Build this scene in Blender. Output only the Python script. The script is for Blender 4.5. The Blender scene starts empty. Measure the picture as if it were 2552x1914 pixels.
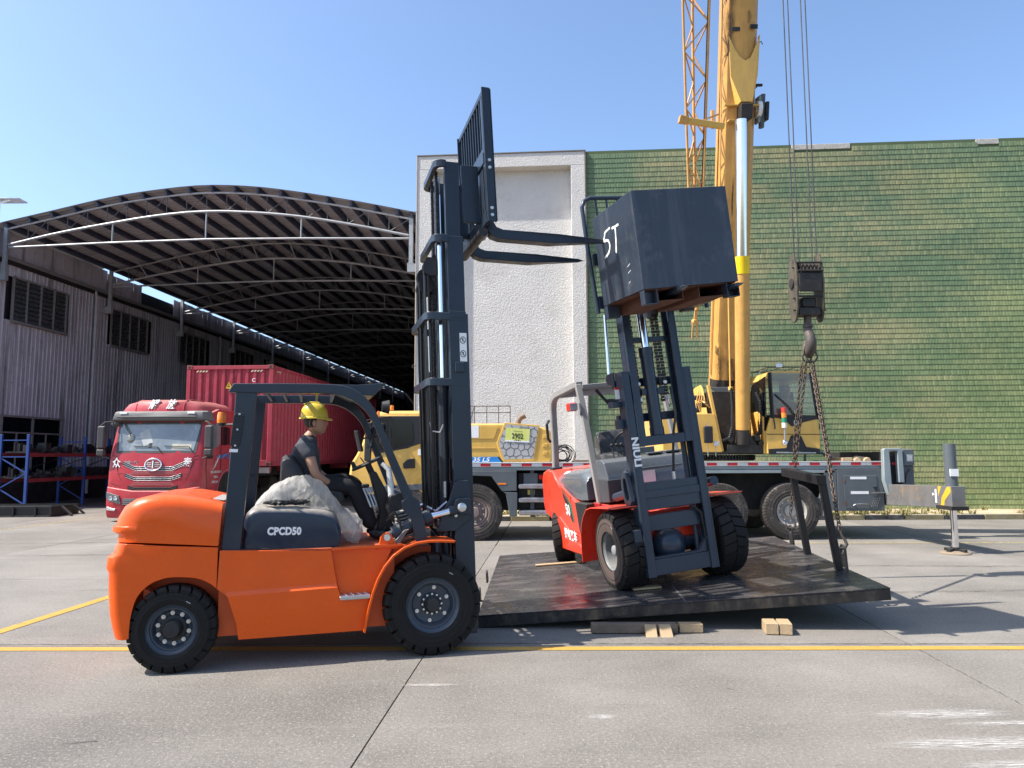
import bpy, bmesh, math, random
from mathutils import Vector, Matrix, noise
random.seed(7)
SC = bpy.context.scene
COL = SC.collection
R = math.radians
sin, cos, pi = math.sin, math.cos, math.pi

# ---------------------------------------------------------------- camera
cam = bpy.data.cameras.new('camera')
cam.sensor_width = 36.0
cam.lens = 36.0 * 1800 / 2552
cam.clip_start = 0.05
cam.clip_end = 3000
camo = bpy.data.objects.new('camera', cam)
COL.objects.link(camo)
camo.location = (0, 0, 1.65)
camo.rotation_euler = (Matrix.Rotation(R(90 + 5.65), 3, 'X') @ Matrix.Rotation(R(-0.2), 3, 'Z')).to_euler()
SC.camera = camo

# ---------------------------------------------------------------- daylight
SUN_EL, SUN_AZ = 51.0, 11.0     # height; how far the sun stands on the camera's side of straight left
to_sun = Vector((-cos(R(SUN_AZ)) * cos(R(SUN_EL)), -sin(R(SUN_AZ)) * cos(R(SUN_EL)), sin(R(SUN_EL))))
world = bpy.data.worlds.new('World')
SC.world = world
world.use_nodes = True
wn, wl = world.node_tree.nodes, world.node_tree.links
sky = wn.new('ShaderNodeTexSky')
sky.sky_type = 'NISHITA'
sky.sun_disc = False
sky.sun_elevation = R(SUN_EL)
sky.sun_rotation = math.atan2(to_sun.x, to_sun.y)
sky.altitude = 20
sky.air_density = 1.0
sky.dust_density = 1.7
sky.ozone_density = 4.0
bg = wn['Background']
bg.inputs['Strength'].default_value = 0.15
wl.new(sky.outputs[0], bg.inputs[0])
sun = bpy.data.lights.new('sun', 'SUN')
sun.energy = 5.0
sun.angle = R(0.53)
sun.color = (1.0, 0.93, 0.84)
suno = bpy.data.objects.new('sun', sun)
COL.objects.link(suno)
suno.rotation_euler = to_sun.to_track_quat('Z', 'Y').to_euler()
suno.location = (-20, -10, 40)
vs = SC.view_settings
vs.view_transform = 'Standard'
vs.look = 'None'
vs.gamma = 1
vs.exposure = 0.9
SC.cycles.max_bounces = 8
SC.cycles.use_denoising = True
SC.cycles.sample_clamp_indirect = 6

# ---------------------------------------------------------------- helpers
class MB:
    def __init__(s):
        s.v, s.f, s.mi, s.m, s.c = [], [], [], 0, []
    def add(s, vs_, fs, M=None):
        b = len(s.v)
        s.v += [tuple(M @ Vector(p)) if M else tuple(p) for p in vs_]
        for f in fs:
            s.f.append([b + i for i in f]); s.mi.append(s.m)
        return s
    def box(s, x0, x1, y0, y1, z0, z1, M=None):
        return s.add([(x0,y0,z0),(x1,y0,z0),(x1,y1,z0),(x0,y1,z0),(x0,y0,z1),(x1,y0,z1),(x1,y1,z1),(x0,y1,z1)],
                     [(0,3,2,1),(4,5,6,7),(0,1,5,4),(1,2,6,5),(2,3,7,6),(3,0,4,7)], M)
    def beam(s, p0, p1, w, h, up=(0,0,1)):
        p0, p1 = Vector(p0), Vector(p1); d = (p1 - p0).normalized(); u = Vector(up)
        sd = d.cross(u)
        if sd.length < 1e-4: sd = d.cross(Vector((1,0,0)))
        sd.normalize(); u = sd.cross(d)
        q = [(-w/2,-h/2),(w/2,-h/2),(w/2,h/2),(-w/2,h/2)]
        return s.add([p + sd*a + u*b for p in (p0,p1) for a, b in q], [(0,1,2,3),(7,6,5,4),(0,4,5,1),(1,5,6,2),(2,6,7,3),(3,7,4,0)])
    def prism(s, poly, a, b, ax='y', M=None):
        k = {'y': lambda p, t: (p[0], t, p[1]), 'x': lambda p, t: (t, p[0], p[1]), 'z': lambda p, t: (p[0], p[1], t)}[ax]
        n = len(poly)
        return s.add([k(p, a) for p in poly] + [k(p, b) for p in poly],
                     [list(range(n)), list(range(2*n-1, n-1, -1))] + [[i, i+n, (i+1) % n + n, (i+1) % n] for i in range(n)], M)
    def loft(s, rings, closed=True, caps=True, wrap=False, M=None):
        n = len(rings[0]); m = len(rings); fs = []
        for j in range(m if wrap else m - 1):
            for i in range(n if closed else n - 1):
                a, b = j*n + i, j*n + (i+1) % n; c, d = ((j+1) % m)*n + (i+1) % n, ((j+1) % m)*n + i
                fs.append((a, b, c, d))
        if caps and not wrap and closed:
            fs += [list(range(n-1, -1, -1)), [(m-1)*n + i for i in range(n)]]
        return s.add([p for r in rings for p in r], fs, M)
    def tube(s, pts, r, n=8, wrap=False, caps=True):
        pts = [Vector(p) for p in pts]; m = len(pts); rings = []; u = None
        for i, p in enumerate(pts):
            if wrap: d = pts[(i+1) % m] - pts[i-1]
            else: d = pts[min(i+1, m-1)] - pts[max(i-1, 0)]
            if d.length < 1e-9: d = Vector((0,0,1))
            d.normalize()
            if u is None: u = d.cross(Vector((0,0,1)) if abs(d.z) < .9 else Vector((1,0,0)))
            u = (u - d*u.dot(d)); u.normalize(); w = d.cross(u)
            rr = r[i] if isinstance(r, (list, tuple)) else r
            rings.append([p + u*rr*cos(2*pi*k/n) + w*rr*sin(2*pi*k/n) for k in range(n)])
        return s.loft(rings, True, caps, wrap)
    def cyl(s, p0, p1, r0, r1=None, n=16):
        return s.tube([p0, p1], [r0, r0 if r1 is None else r1], n)
    def lathe(s, prof, o, d, n=32, caps=True):     # prof: (radius, along d)
        o, d = Vector(o), Vector(d).normalized()
        u = d.cross(Vector((0,0,1)) if abs(d.z) < .9 else Vector((1,0,0))).normalized(); w = d.cross(u)
        rings = [[o + d*t + (u*cos(2*pi*k/n) + w*sin(2*pi*k/n))*r for k in range(n)] for r, t in prof]
        return s.loft(rings, True, caps)
    def ball(s, c, r, n=12, m=8, sc=(1,1,1), M=None):
        c = Vector(c)
        rings = [[c + Vector((r*sc[0]*sin(pi*j/m)*cos(2*pi*i/n), r*sc[1]*sin(pi*j/m)*sin(2*pi*i/n), r*sc[2]*cos(pi*j/m))) for i in range(n)]
                 for j in [0.02] + list(range(1, m)) + [m - 0.02]]
        return s.loft(rings, True, True, False, M)
    def band(s, pts, y0, y1, t, ax='y'):           # a bent strip following pts in the xz plane
        n = len(pts); ins = []
        for i in range(n):
            a, b = pts[max(i-1,0)], pts[min(i+1,n-1)]
            dx, dz = b[0]-a[0], b[1]-a[1]; l = math.hypot(dx, dz) or 1
            ins.append((pts[i][0] + dz/l*t, pts[i][1] - dx/l*t))
        return s.prism(list(pts) + ins[::-1], y0, y1, ax)
    def mesh(s, name):
        me = bpy.data.meshes.new(name)
        me.from_pydata(s.v, [], s.f)
        for p, i in zip(me.polygons, s.mi): p.material_index = i
        bm = bmesh.new(); bm.from_mesh(me); bmesh.ops.recalc_face_normals(bm, faces=bm.faces); bm.to_mesh(me); bm.free()
        return me
    def build(s, name, mat, parent=None, bevel=0, smooth=38, loc=None, rot=None, seg=1, solid=0):
        me = s.mesh(name)
        for m in (mat if isinstance(mat, (list, tuple)) else [mat]): me.materials.append(m)
        if smooth:
            me.polygons.foreach_set('use_smooth', [True]*len(me.polygons))
            me.set_sharp_from_angle(angle=R(smooth))
        o = bpy.data.objects.new(name, me); COL.objects.link(o)
        if solid:
            md = o.modifiers.new('solid', 'SOLIDIFY'); md.thickness = solid; md.offset = 0
        if bevel:
            md = o.modifiers.new('bevel', 'BEVEL'); md.width = bevel; md.segments = seg; md.limit_method = 'ANGLE'; md.angle_limit = R(40)
            md.harden_normals = bool(smooth)
        if loc: o.location = loc
        if rot: o.rotation_euler = rot
        if parent: o.parent = parent
        return o

def thing(name, label, cat, loc=(0,0,0), rot=(0,0,0), group=None):
    o = bpy.data.objects.new(name, None); COL.objects.link(o)
    o.location = loc; o.rotation_euler = rot; o.empty_display_size = .1
    o['label'] = label; o['category'] = cat
    if group: o['group'] = group
    return o
def tag(o, label=None, cat=None, group=None, kind=None):
    if label: o['label'] = label
    if cat: o['category'] = cat
    if group: o['group'] = group
    if kind: o['kind'] = kind
    return o
def dup(o, parent=None, loc=None, rot=None, M=None):
    c = o.copy(); COL.objects.link(c)
    c.parent = parent if parent else o.parent
    if loc is not None: c.location = loc
    if rot is not None: c.rotation_euler = rot
    for ch in o.children: dup(ch, c)
    return c
def bx(name, mat, par, x0, x1, y0, y1, z0, z1, bevel=.004):
    return MB().box(x0,x1,y0,y1,z0,z1).build(name, mat, par, bevel)
def text(name, body, size, mat, parent, M, ext=.002, bold=0, shear=0, sx=1, align='CENTER', spacing=1):
    c = bpy.data.curves.new(name, 'FONT'); c.body = body; c.size = size; c.extrude = ext; c.offset = bold; c.shear = shear
    c.align_x = align; c.align_y = 'CENTER'; c.space_character = spacing; c.resolution_u = 3
    o = bpy.data.objects.new(name, c); COL.objects.link(o)
    bpy.context.view_layer.update()
    me = bpy.data.meshes.new_from_object(o.evaluated_get(bpy.context.evaluated_depsgraph_get()))
    bpy.data.objects.remove(o)
    me.materials.clear(); me.materials.append(mat)
    me.transform(M @ Matrix.Diagonal((sx,1,1,1)))
    o = bpy.data.objects.new(name, me); COL.objects.link(o)
    if parent: o.parent = parent
    return o
def face(o, x, z):      # 4x4 with local x -> x, local y -> z, origin o (vectors)
    x, z = Vector(x).normalized(), Vector(z).normalized(); n = x.cross(z)
    M = Matrix((x, z, n)).transposed().to_4x4(); M.translation = Vector(o)
    return M

# ---------------------------------------------------------------- materials
def mat(name, col, rough=.5, metal=0, var=.12, vs_=3, bump=0, bs=60, coat=0, dust=None, streak=None, wear=None, spec=.34, space='Object', rv=.12, chip=None, trans=0):
    m = bpy.data.materials.new(name); m.use_nodes = True
    N, L = m.node_tree.nodes, m.node_tree.links; b = N['Principled BSDF']
    tc = N.new('ShaderNodeTexCoord').outputs[space]
    def nz(scale, det=5, ro=.6, st=None):
        t = N.new('ShaderNodeTexNoise'); t.inputs['Scale'].default_value = scale; t.inputs['Detail'].default_value = det; t.inputs['Roughness'].default_value = ro
        if st:
            mp = N.new('ShaderNodeMapping'); mp.inputs['Scale'].default_value = st; L.new(tc, mp.inputs[0]); L.new(mp.outputs[0], t.inputs['Vector'])
        else: L.new(tc, t.inputs['Vector'])
        return t.outputs['Fac']
    def ramp(src, a, bb, lo=0, hi=1):
        r = N.new('ShaderNodeMapRange'); r.inputs['From Min'].default_value = a; r.inputs['From Max'].default_value = bb
        r.inputs['To Min'].default_value = lo; r.inputs['To Max'].default_value = hi; L.new(src, r.inputs['Value']); return r.outputs[0]
    def mix(f, c1, c2):
        x = N.new('ShaderNodeMix'); x.data_type = 'RGBA'
        if isinstance(f, (int, float)): x.inputs[0].default_value = f
        else: L.new(f, x.inputs[0])
        for i, c in ((6, c1), (7, c2)):
            if isinstance(c, tuple): x.inputs[i].default_value = (*c[:3], 1)
            else: L.new(c, x.inputs[i])
        return x.outputs[2]
    def mul(a, c):
        x = N.new('ShaderNodeMath'); x.operation = 'MULTIPLY'
        for i, q in enumerate((a, c)):
            if isinstance(q, (int, float)): x.inputs[i].default_value = q
            else: L.new(q, x.inputs[i])
        return x.outputs[0]
    n1 = nz(vs_)
    c = mix(ramp(n1, .3, .7), tuple(q*(1-var) for q in col), tuple(min(1, q*(1+var)) for q in col))
    if streak:      # (colour, amount, mapping scale)
        c = mix(mul(ramp(nz(1, 6, .65, streak[2]), .5, .72), streak[1]), c, streak[0])
    if wear:        # (colour, amount, scale)
        c = mix(mul(ramp(nz(wear[2], 8, .7), .54, .68), wear[1]), c, wear[0])
    if chip:        # sharp chips
        c = mix(ramp(nz(chip[2], 6, .75), chip[1], chip[1] + .02), c, chip[0])
    rg = ramp(nz(vs_*2.3, 6, .7), .3, .7, max(0.02, rough - rv), min(1, rough + rv))
    if dust:        # (colour, amount): settles on faces that look up, thin film elsewhere
        g = N.new('ShaderNodeNewGeometry'); sx = N.new('ShaderNodeSeparateXYZ'); L.new(g.outputs['Normal'], sx.inputs[0])
        up = ramp(sx.outputs[2], .25, .95, .025, 1)
        dn = mul(mul(up, dust[1]), ramp(nz(9, 8, .75), .25, .7, .35, 1))
        c = mix(dn, c, dust[0])
        a = N.new('ShaderNodeMath'); a.operation = 'ADD'; a.use_clamp = True; L.new(rg, a.inputs[0]); L.new(mul(dn, .5), a.inputs[1]); rg = a.outputs[0]
    L.new(c, b.inputs['Base Color']); L.new(rg, b.inputs['Roughness'])
    b.inputs['Metallic'].default_value = metal
    b.inputs['Specular IOR Level'].default_value = spec
    b.inputs['Coat Weight'].default_value = coat; b.inputs['Coat Roughness'].default_value = .06
    if bump:
        bp = N.new('ShaderNodeBump'); bp.inputs['Strength'].default_value = 1; bp.inputs['Distance'].default_value = bump
        L.new(nz(bs, 4, .6), bp.inputs['Height']); L.new(bp.outputs[0], b.inputs['Normal'])
    m.diffuse_color = (*col[:3], 1)
    return m
DUST = (.42, .38, .32)
m_orange = mat('orange_paint', (.70, .088, .004), .30, var=.04, coat=.20, spec=.28, dust=((.6,.42,.32), .10), bump=.0006, bs=35)
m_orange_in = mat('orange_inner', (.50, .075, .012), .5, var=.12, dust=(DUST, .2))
m_slate = mat('slate_paint', (.017, .026, .040), .36, var=.08, coat=.15, dust=(DUST, .12), bump=.0005, bs=60)
m_slate2 = mat('slate_gloss', (.008, .017, .038), .2, var=.06, coat=.10, dust=(DUST, .95), bump=.0006, bs=25)
m_black = mat('black_plastic', (.018, .018, .02), .45, dust=(DUST, .12))
m_blackg = mat('black_steel', (.02, .02, .022), .4, var=.3, dust=(DUST, .15), wear=((.12,.10,.08), .35, 14))
m_rubber = mat('tyre_rubber', (.013, .0125, .012), .78, var=.15, spec=.22, dust=((.13,.115,.10), .22), bump=.001, bs=80)
m_rubber_d = mat('dusty_tyre_rubber', (.045, .040, .036), .85, var=.2, dust=((.24,.20,.165), .55), wear=((.21,.175,.145), .7, 5), bump=.001, bs=80)
m_brownside = mat('brown_tyre_side', (.085, .062, .052), .75, var=.12, bump=.0008, bs=70)
m_rim = mat('slate_rim', (.036, .05, .07), .35, var=.08, coat=.2, dust=(DUST, .1))
m_rimg = mat('grey_rim', (.15, .155, .16), .42, var=.1, dust=(DUST, .2))
m_bolt = mat('zinc_bolt', (.62, .62, .60), .35, metal=.8, var=.1)
m_chrome = mat('chrome', (.80, .81, .83), .10, metal=1, var=.03, rv=.04)
m_steel = mat('steel', (.45, .45, .46), .35, metal=.9, var=.2, wear=((.2,.18,.15), .4, 20))
m_galv = mat('galvanised_pipe', (.30, .315, .33), .5, metal=.35, var=.15, wear=((.30,.22,.16), .4, 9))
m_white = mat('white_print', (.78, .78, .76), .5, var=.04, dust=(DUST, .1))
m_blackp = mat('black_print', (.02, .02, .02), .5)
m_mat = mat('floor_mat', (.13, .13, .12), .8, var=.2, dust=(DUST, .5), bump=.002, bs=40)
m_hose = mat('hose_rubber', (.015, .015, .016), .4)
m_amber = mat('amber_lens', (.85, .22, .02), .15, coat=.5, var=.05)
m_redl = mat('red_lens', (.55, .03, .02), .15, coat=.5)
m_lens = mat('clear_lens', (.55, .56, .58), .1, metal=.5, var=.3, vs_=30)
m_glass = bpy.data.materials.new('glass'); m_glass.use_nodes = True
def mkglass(m, tint, mixf):
    N, L = m.node_tree.nodes, m.node_tree.links; N.remove(N['Principled BSDF'])
    t = N.new('ShaderNodeBsdfTransparent'); t.inputs[0].default_value = (*tint, 1)
    g = N.new('ShaderNodeBsdfGlossy'); g.inputs['Roughness'].default_value = .03; g.inputs['Color'].default_value = (1,1,1,1)
    d = N.new('ShaderNodeBsdfDiffuse'); d.inputs[0].default_value = (.45,.43,.40,1)
    f = N.new('ShaderNodeFresnel'); f.inputs[0].default_value = 1.5
    a = N.new('ShaderNodeMath'); a.operation = 'MULTIPLY_ADD'; L.new(f.outputs[0], a.inputs[0]); a.inputs[1].default_value = 1.3; a.inputs[2].default_value = mixf
    mx = N.new('ShaderNodeMixShader'); L.new(a.outputs[0], mx.inputs[0]); L.new(t.outputs[0], mx.inputs[1]); L.new(g.outputs[0], mx.inputs[2])
    n = N.new('ShaderNodeTexNoise'); n.inputs['Scale'].default_value = 2.2; n.inputs['Detail'].default_value = 6
    r = N.new('ShaderNodeMapRange'); r.inputs[1].default_value = .35; r.inputs[2].default_value = .8; r.inputs[3].default_value = .03; r.inputs[4].default_value = .22; L.new(n.outputs[0], r.inputs[0])
    m2 = N.new('ShaderNodeMixShader'); L.new(r.outputs[0], m2.inputs[0]); L.new(mx.outputs[0], m2.inputs[1]); L.new(d.outputs[0], m2.inputs[2])
    L.new(m2.outputs[0], N['Material Output'].inputs[0])
mkglass(m_glass, (.55, .62, .62), .04)

def wheel(par, c, Rr, W, rim, s=-1, nl=24, tm=None, rm=None, bolts=6, bolt_r=.5, lug=.034, hub=.3, sidemat=None, yaw=0, duty=.80, inset=.05, marks=True, hubm=None, nut=.013):
    """a wheel whose outer side looks along s*y; returns the rim object; tyre, bolts and hub hang under it"""
    tm = tm or m_rubber; rm = rm or m_rim
    h = W/2
    b = MB()     # rim: outer flange, dish, inner barrel; t runs outwards
    ri = rim
    prof = [(ri*.30, h-inset-.05), (ri*.62, h-inset-.05), (ri*.70, h-inset-.045), (ri*.76, h-inset-.01), (ri*.80, h-inset+.005), (ri*.86, h-inset+.006), (ri*.88, h-.03), (ri*.95, h-.022), (ri*1.0, h-.008), (ri*1.03, h-.012), (ri*1.02, h-.03), (ri*.97, h-.06), (ri*.95, -h+.06), (ri*1.02, -h+.02), (ri*.94, -h+.02), (ri*.90, -h+.08), (ri*.3, -h+.10)]
    b.lathe(prof, (0,0,0), (0,s,0), 48)
    r = b.build('wheel', rm, par, 0, 30, loc=c, rot=(0,0,yaw))
    t = MB()
    cp = [(ri*1.0, h-.012), (ri*1.06, h-.002), (ri*1.14, h+.004), (ri*1.15, h+.0075), (ri*1.165, h+.0075), (ri*1.175, h+.005), (Rr*.70, h+.008), (Rr*.705, h+.011), (Rr*.715, h+.011), (Rr*.72, h+.008), (Rr*.76, h+.006), (Rr*.80, h+.004), (Rr*.815, h+.006), (Rr*.83, h+.001), (Rr-lug*1.25, h-.03), (Rr-lug, h-.06), (Rr-lug, -h+.06), (Rr-lug*1.25, -h+.03), (Rr*.83, -h), (ri*1.0, -h+.01)]
    t.lathe(cp, (0,0,0), (0,s,0), 64, caps=False)
    if sidemat: t.m = 0
    for side in (1, -1):
        for k in range(nl):
            a0 = 2*pi*(k + (.5 if side < 0 else 0))/nl; da = 2*pi/nl*duty
            poly = [(Rr*.825, h+.003), (Rr*.855, h+.002), (Rr*.858, h-.004), (Rr*.868, h-.004), (Rr*.871, h+.001), (Rr*.895, h-.001), (Rr*.898, h-.006), (Rr*.908, h-.006), (Rr*.911, h-.003), (Rr*.94, h-.006), (Rr*.972, h-.012), (Rr, h-.035), (Rr, .004), (Rr-lug*1.1, .004), (Rr-lug*1.4, h-.05)]
            rings = []
            for j in range(3):
                a = a0 + da*j/2
                rings.append([(rr*cos(a + .10*(1 - max(0, tt)/h)), s*side*tt, rr*sin(a + .10*(1 - max(0, tt)/h))) for rr, tt in poly])
            t.loft(rings)
    ty = t.build('tyre', [tm], r, 0, 30)
    hb = MB(); hr = ri*hub
    hb.lathe([(hr*1.45, h-inset-.045), (hr*1.45, h-inset-.03), (hr*1.1, h-inset-.025), (hr*1.0, h-inset+.0), (hr*.96, h-inset+.045), (hr*.85, h-inset+.055), (hr*.3, h-inset+.058), (.004, h-inset+.058)], (0,0,0), (0,s,0), 28)
    hb.build('hub', hubm or m_black, r, 0, 35)
    bm_ = None
    for k in range(bolts):
        a = 2*pi*k/bolts + .4
        p = (ri*bolt_r*cos(a), s*(h-inset-.05), ri*bolt_r*sin(a)); q = (p[0], s*(h-inset-.03), p[2]); q2 = (p[0], s*(h-inset-.018), p[2])
        nb = MB().cyl(p, q, nut*1.35, n=6).cyl(q, q2, nut*.6, n=8)
        nb.build('bolt', m_bolt, r, 0, 30)
    if marks:
        a = 1.05
        M = Matrix.Rotation(-(a-pi/2), 4, 'Y')
        MB().box(-.018,.018, s*(h+.006), s*(h+.009), Rr*.70, Rr*.725, M).build('tyre_sticker', m_white, r, 0, 0)
    return r
# ================================================================ ground
def concrete(name, base, seedv=0.0):
    m = bpy.data.materials.new(name); m.use_nodes = True
    N, L = m.node_tree.nodes, m.node_tree.links; b = N['Principled BSDF']
    tc = N.new('ShaderNodeNewGeometry').outputs['Position']
    def nz(scale, det=6, ro=.6, st=None, typ='ShaderNodeTexNoise'):
        t = N.new(typ); t.inputs['Scale'].default_value = scale
        if typ == 'ShaderNodeTexNoise': t.inputs['Detail'].default_value = det; t.inputs['Roughness'].default_value = ro
        mp = N.new('ShaderNodeMapping'); mp.inputs['Scale'].default_value = st or (1,1,1); mp.inputs['Location'].default_value = (seedv, seedv*.7, 0)
        L.new(tc, mp.inputs[0]); L.new(mp.outputs[0], t.inputs['Vector'])
        return t.outputs[0]
    def ramp(src, a, c, lo=0, hi=1):
        r = N.new('ShaderNodeMapRange'); r.inputs[1].default_value = a; r.inputs[2].default_value = c; r.inputs[3].default_value = lo; r.inputs[4].default_value = hi
        L.new(src, r.inputs[0]); return r.outputs[0]
    def mix(f, c1, c2, bt='MIX'):
        x = N.new('ShaderNodeMix'); x.data_type = 'RGBA'; x.blend_type = bt
        if isinstance(f, (int, float)): x.inputs[0].default_value = f
        else: L.new(f, x.inputs[0])
        for i, c in ((6, c1), (7, c2)):
            if isinstance(c, tuple): x.inputs[i].default_value = (*c, 1)
            else: L.new(c, x.inputs[i])
        return x.outputs[2]
    lo = tuple(q*.72 for q in base); hi = tuple(min(1, q*1.20) for q in base)
    c = mix(ramp(nz(.55, 8, .62), .32, .68), lo, hi)
    c = mix(ramp(nz(1.6, 7, .7, (.35, 1.6, 1)), .5, .78, 0, .55), c, tuple(q*.66 for q in base))      # long drag stains
    c = mix(ramp(nz(3.1, 8, .72, (.5, 2.2, 1)), .56, .78, 0, .5), c, tuple(min(1, q*1.42) for q in base))      # pale scuffs
    c = mix(ramp(nz(48, 4, .85), .53, .62, 0, .75), c, (.34, .31, .27))      # light grit
    c = mix(ramp(nz(38, 4, .85), .56, .66, 0, .7), c, (.05, .045, .04))        # dark grit
    c = mix(ramp(nz(.9, 9, .8), .63, .73, 0, .55), c, (.05, .046, .043))       # oil
    L.new(c, b.inputs['Base Color'])
    L.new(ramp(nz(2.2, 6, .7), .3, .7, .72, .95), b.inputs['Roughness'])
    b.inputs['Specular IOR Level'].default_value = .25
    bp = N.new('ShaderNodeBump'); bp.inputs['Distance'].default_value = .010; bp.inputs['Strength'].default_value = 1
    h = mix(.35, nz(70, 4, .8), nz(12, 6, .7)); L.new(h, bp.inputs['Height']); L.new(bp.outputs[0], b.inputs['Normal'])
    return m
m_conc = [concrete('yard_concrete', (.194,.180,.160)), concrete('yard_concrete_b', (.206,.193,.173), 13.0), concrete('yard_concrete_c', (.181,.169,.151), 31.0)]
m_shedfloor_shade = concrete('shed_floor_shade', (.060, .056, .052), 50.0)  # darker copy of the yard concrete: the shed's interior shade put into the colour
m_base = mat('joint_filler', (.012, .011, .010), .9, var=.3, space='Object')
g = MB(); g.box(-400, 400, -60, 700, -.5, -.018)
ground = tag(g.build('ground', m_base, None, 0, 0), kind='structure')
# slabs of the yard: joints run away from the camera at a slight angle
X0, DX = -.72, 4.17
ys = [-6, -1.2, 2.35-.0, 6.47, 9.95, 13.4, 17.0, 20.6, 24.2, 28, 32, 36, 42, 50, 60]
ys = [-6, -1.0, 6.50, 9.98, 13.5, 17.0, 20.6, 24.2, 28, 32, 38, 46, 56, 72]
def jx(i, y): return X0 + DX*i + .058*(y - 6.5)
k = 0
for j in range(len(ys)-1):
    for i in range(-9, 8):
        xa, xb = jx(i, ys[j]), jx(i+1, ys[j]); xc, xd = jx(i+1, ys[j+1]), jx(i, ys[j+1])
        gq = .0048 if ys[j] < 12 else .009
        b = MB(); ya, yb = ys[j] - .003*xa + gq, ys[j+1] - .003*xa - gq
        b.prism([(xa+gq, ya), (xb-gq, ya), (xc-gq, yb), (xd+gq, yb)], -.015, 0, 'z')
        b.build('concrete_slab', m_shedfloor_shade if ys[j] > 24 and i < 0 else m_conc[(i*7 + j*3) % 3], ground, 0, 0)

def worn(name, col, under, scale=(1,1,1), lo=.40, hi=.56, edge=None):
    """paint that has flaked: transparent where worn through"""
    m = mat(name, col, .7, var=.1, vs_=6, space='Object'); N, L = m.node_tree.nodes, m.node_tree.links
    t = N.new('ShaderNodeTexNoise'); t.inputs['Scale'].default_value = 7; t.inputs['Detail'].default_value = 9; t.inputs['Roughness'].default_value = .75
    mp = N.new('ShaderNodeMapping'); mp.inputs['Scale'].default_value = scale
    L.new(N.new('ShaderNodeTexCoord').outputs['Object'], mp.inputs[0]); L.new(mp.outputs[0], t.inputs['Vector'])
    r = N.new('ShaderNodeMapRange'); r.inputs[1].default_value = lo; r.inputs[2].default_value = hi; L.new(t.outputs[0], r.inputs[0])
    src = r.outputs[0]
    if edge:        # soft outline: fades towards the rim of a sheet of size edge
        g = N.new('ShaderNodeTexCoord').outputs['Generated']; gr = N.new('ShaderNodeVectorMath'); gr.operation = 'DISTANCE'; gr.inputs[1].default_value = (.5,.5,0)
        mp2 = N.new('ShaderNodeMapping'); mp2.inputs['Scale'].default_value = (1,1,0); L.new(g, mp2.inputs[0]); L.new(mp2.outputs[0], gr.inputs[0])
        r2 = N.new('ShaderNodeMapRange'); r2.inputs[1].default_value = .5; r2.inputs[2].default_value = .15; L.new(gr.outputs['Value'], r2.inputs[0])
        x = N.new('ShaderNodeMath'); x.operation = 'MULTIPLY'; L.new(src, x.inputs[0]); L.new(r2.outputs[0], x.inputs[1]); src = x.outputs[0]
    L.new(src, N['Principled BSDF'].inputs['Alpha'])
    return m
m_yline = worn('yellow_road_paint', (.42, .255, .05), None, (1,1,1), .30, .42)
m_yline2 = worn('faded_yellow_paint', (.42, .33, .12), None, (1,1,1), .38, .55)
m_scrape = worn('white_scrape', (.66, .65, .62), None, (.8, 9, 1), .44, .66, True)
def strip(name, p0, p1, w, m, z=.004):
    b = MB(); p0, p1 = Vector((*p0, z)), Vector((*p1, z)); d = (p1-p0).normalized(); n = Vector((-d.y, d.x, 0))*w/2
    nseg = max(1, int((p1-p0).length/1.5)); rows = []
    b.add([p0-n, p1-n, p1+n, p0+n], [(0,1,2,3)])
    return tag(b.build(name, m, ground, 0, 0))
strip('painted_line', (-9.0, 6.465), (9.5, 6.305), .115, m_yline)
strip('painted_line', (-4.90, 6.53), (-4.50, 13.3), .13, m_yline, .0045)
strip('painted_line', (3.2, 13.75), (16, 13.6), .07, m_yline2)
strip('painted_line', (-11.85, 13.6), (-11.2, 23.5), .07, m_yline2)
for (x, y, w, h) in ((2.74, 4.78, 1.0, .20), (2.75, 4.31, 1.5, .22), (2.85, 4.02, 1.1, .16), (.56, 4.75, .22, .10), (.75, 3.70, .25, .08), (3.1, 4.62, .9, .10), (-.6, 5.4, .5, .08)):
    b = MB(); b.add([(-w/2,-h/2,0),(w/2,-h/2,0),(w/2,h/2,0),(-w/2,h/2,0)], [(0,1,2,3)])
    b.build('paint_scrape', m_scrape, ground, 0, 0, loc=(x, y, .005), rot=(0,0,R(2)))
m_tmark = worn('tyre_mark', (.11, .10, .088), None, (.5, 4, 1), .46, .70, True)
for (x, y, w, h, a) in ((5.2, 8.9, 4.5, .22, 4), (6.2, 10.9, 6.0, .25, -3), (-4.0, 9.4, 4.0, .25, 10), (-6.5, 12.5, 6.0, .3, 6), (-7.5, 14.2, 7.0, .3, 3)):
    b = MB(); b.add([(-w/2,-h/2,0),(w/2,-h/2,0),(w/2,h/2,0),(-w/2,h/2,0)], [(0,1,2,3)])
    b.build('tyre_mark', m_tmark, ground, 0, 0, loc=(x, y, .0025), rot=(0,0,R(a)))
# the wavering cracks along the joint beside the yellow line
m_crack = mat('crack', (.035,.032,.03), .95)
def crack(pts, w):
    b = MB(); q = []; rnd = random.Random(len(pts)*3)
    for (xa, ya), (xb, yb) in zip(pts, pts[1:]):
        n = max(2, int(math.hypot(xb-xa, yb-ya)/.06))
        for i in range(n):
            t = i/n; q.append((xa+(xb-xa)*t + rnd.uniform(-.008,.008), ya+(yb-ya)*t + rnd.uniform(-.008,.008), w*rnd.uniform(.3,1.3)))
    vs_ = []; fs = []
    for i, (x, y, ww) in enumerate(q):
        vs_ += [(x, y-ww, .0035), (x, y+ww, .0035)]
        if i: fs.append((2*i-2, 2*i-1, 2*i+1, 2*i))
    b.add(vs_, fs); b.build('crack', m_crack, ground, 0, 0)
crack([(-7, 6.60), (-3, 6.56), (0, 6.55), (3, 6.50), (7, 6.47)], .005)
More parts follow.
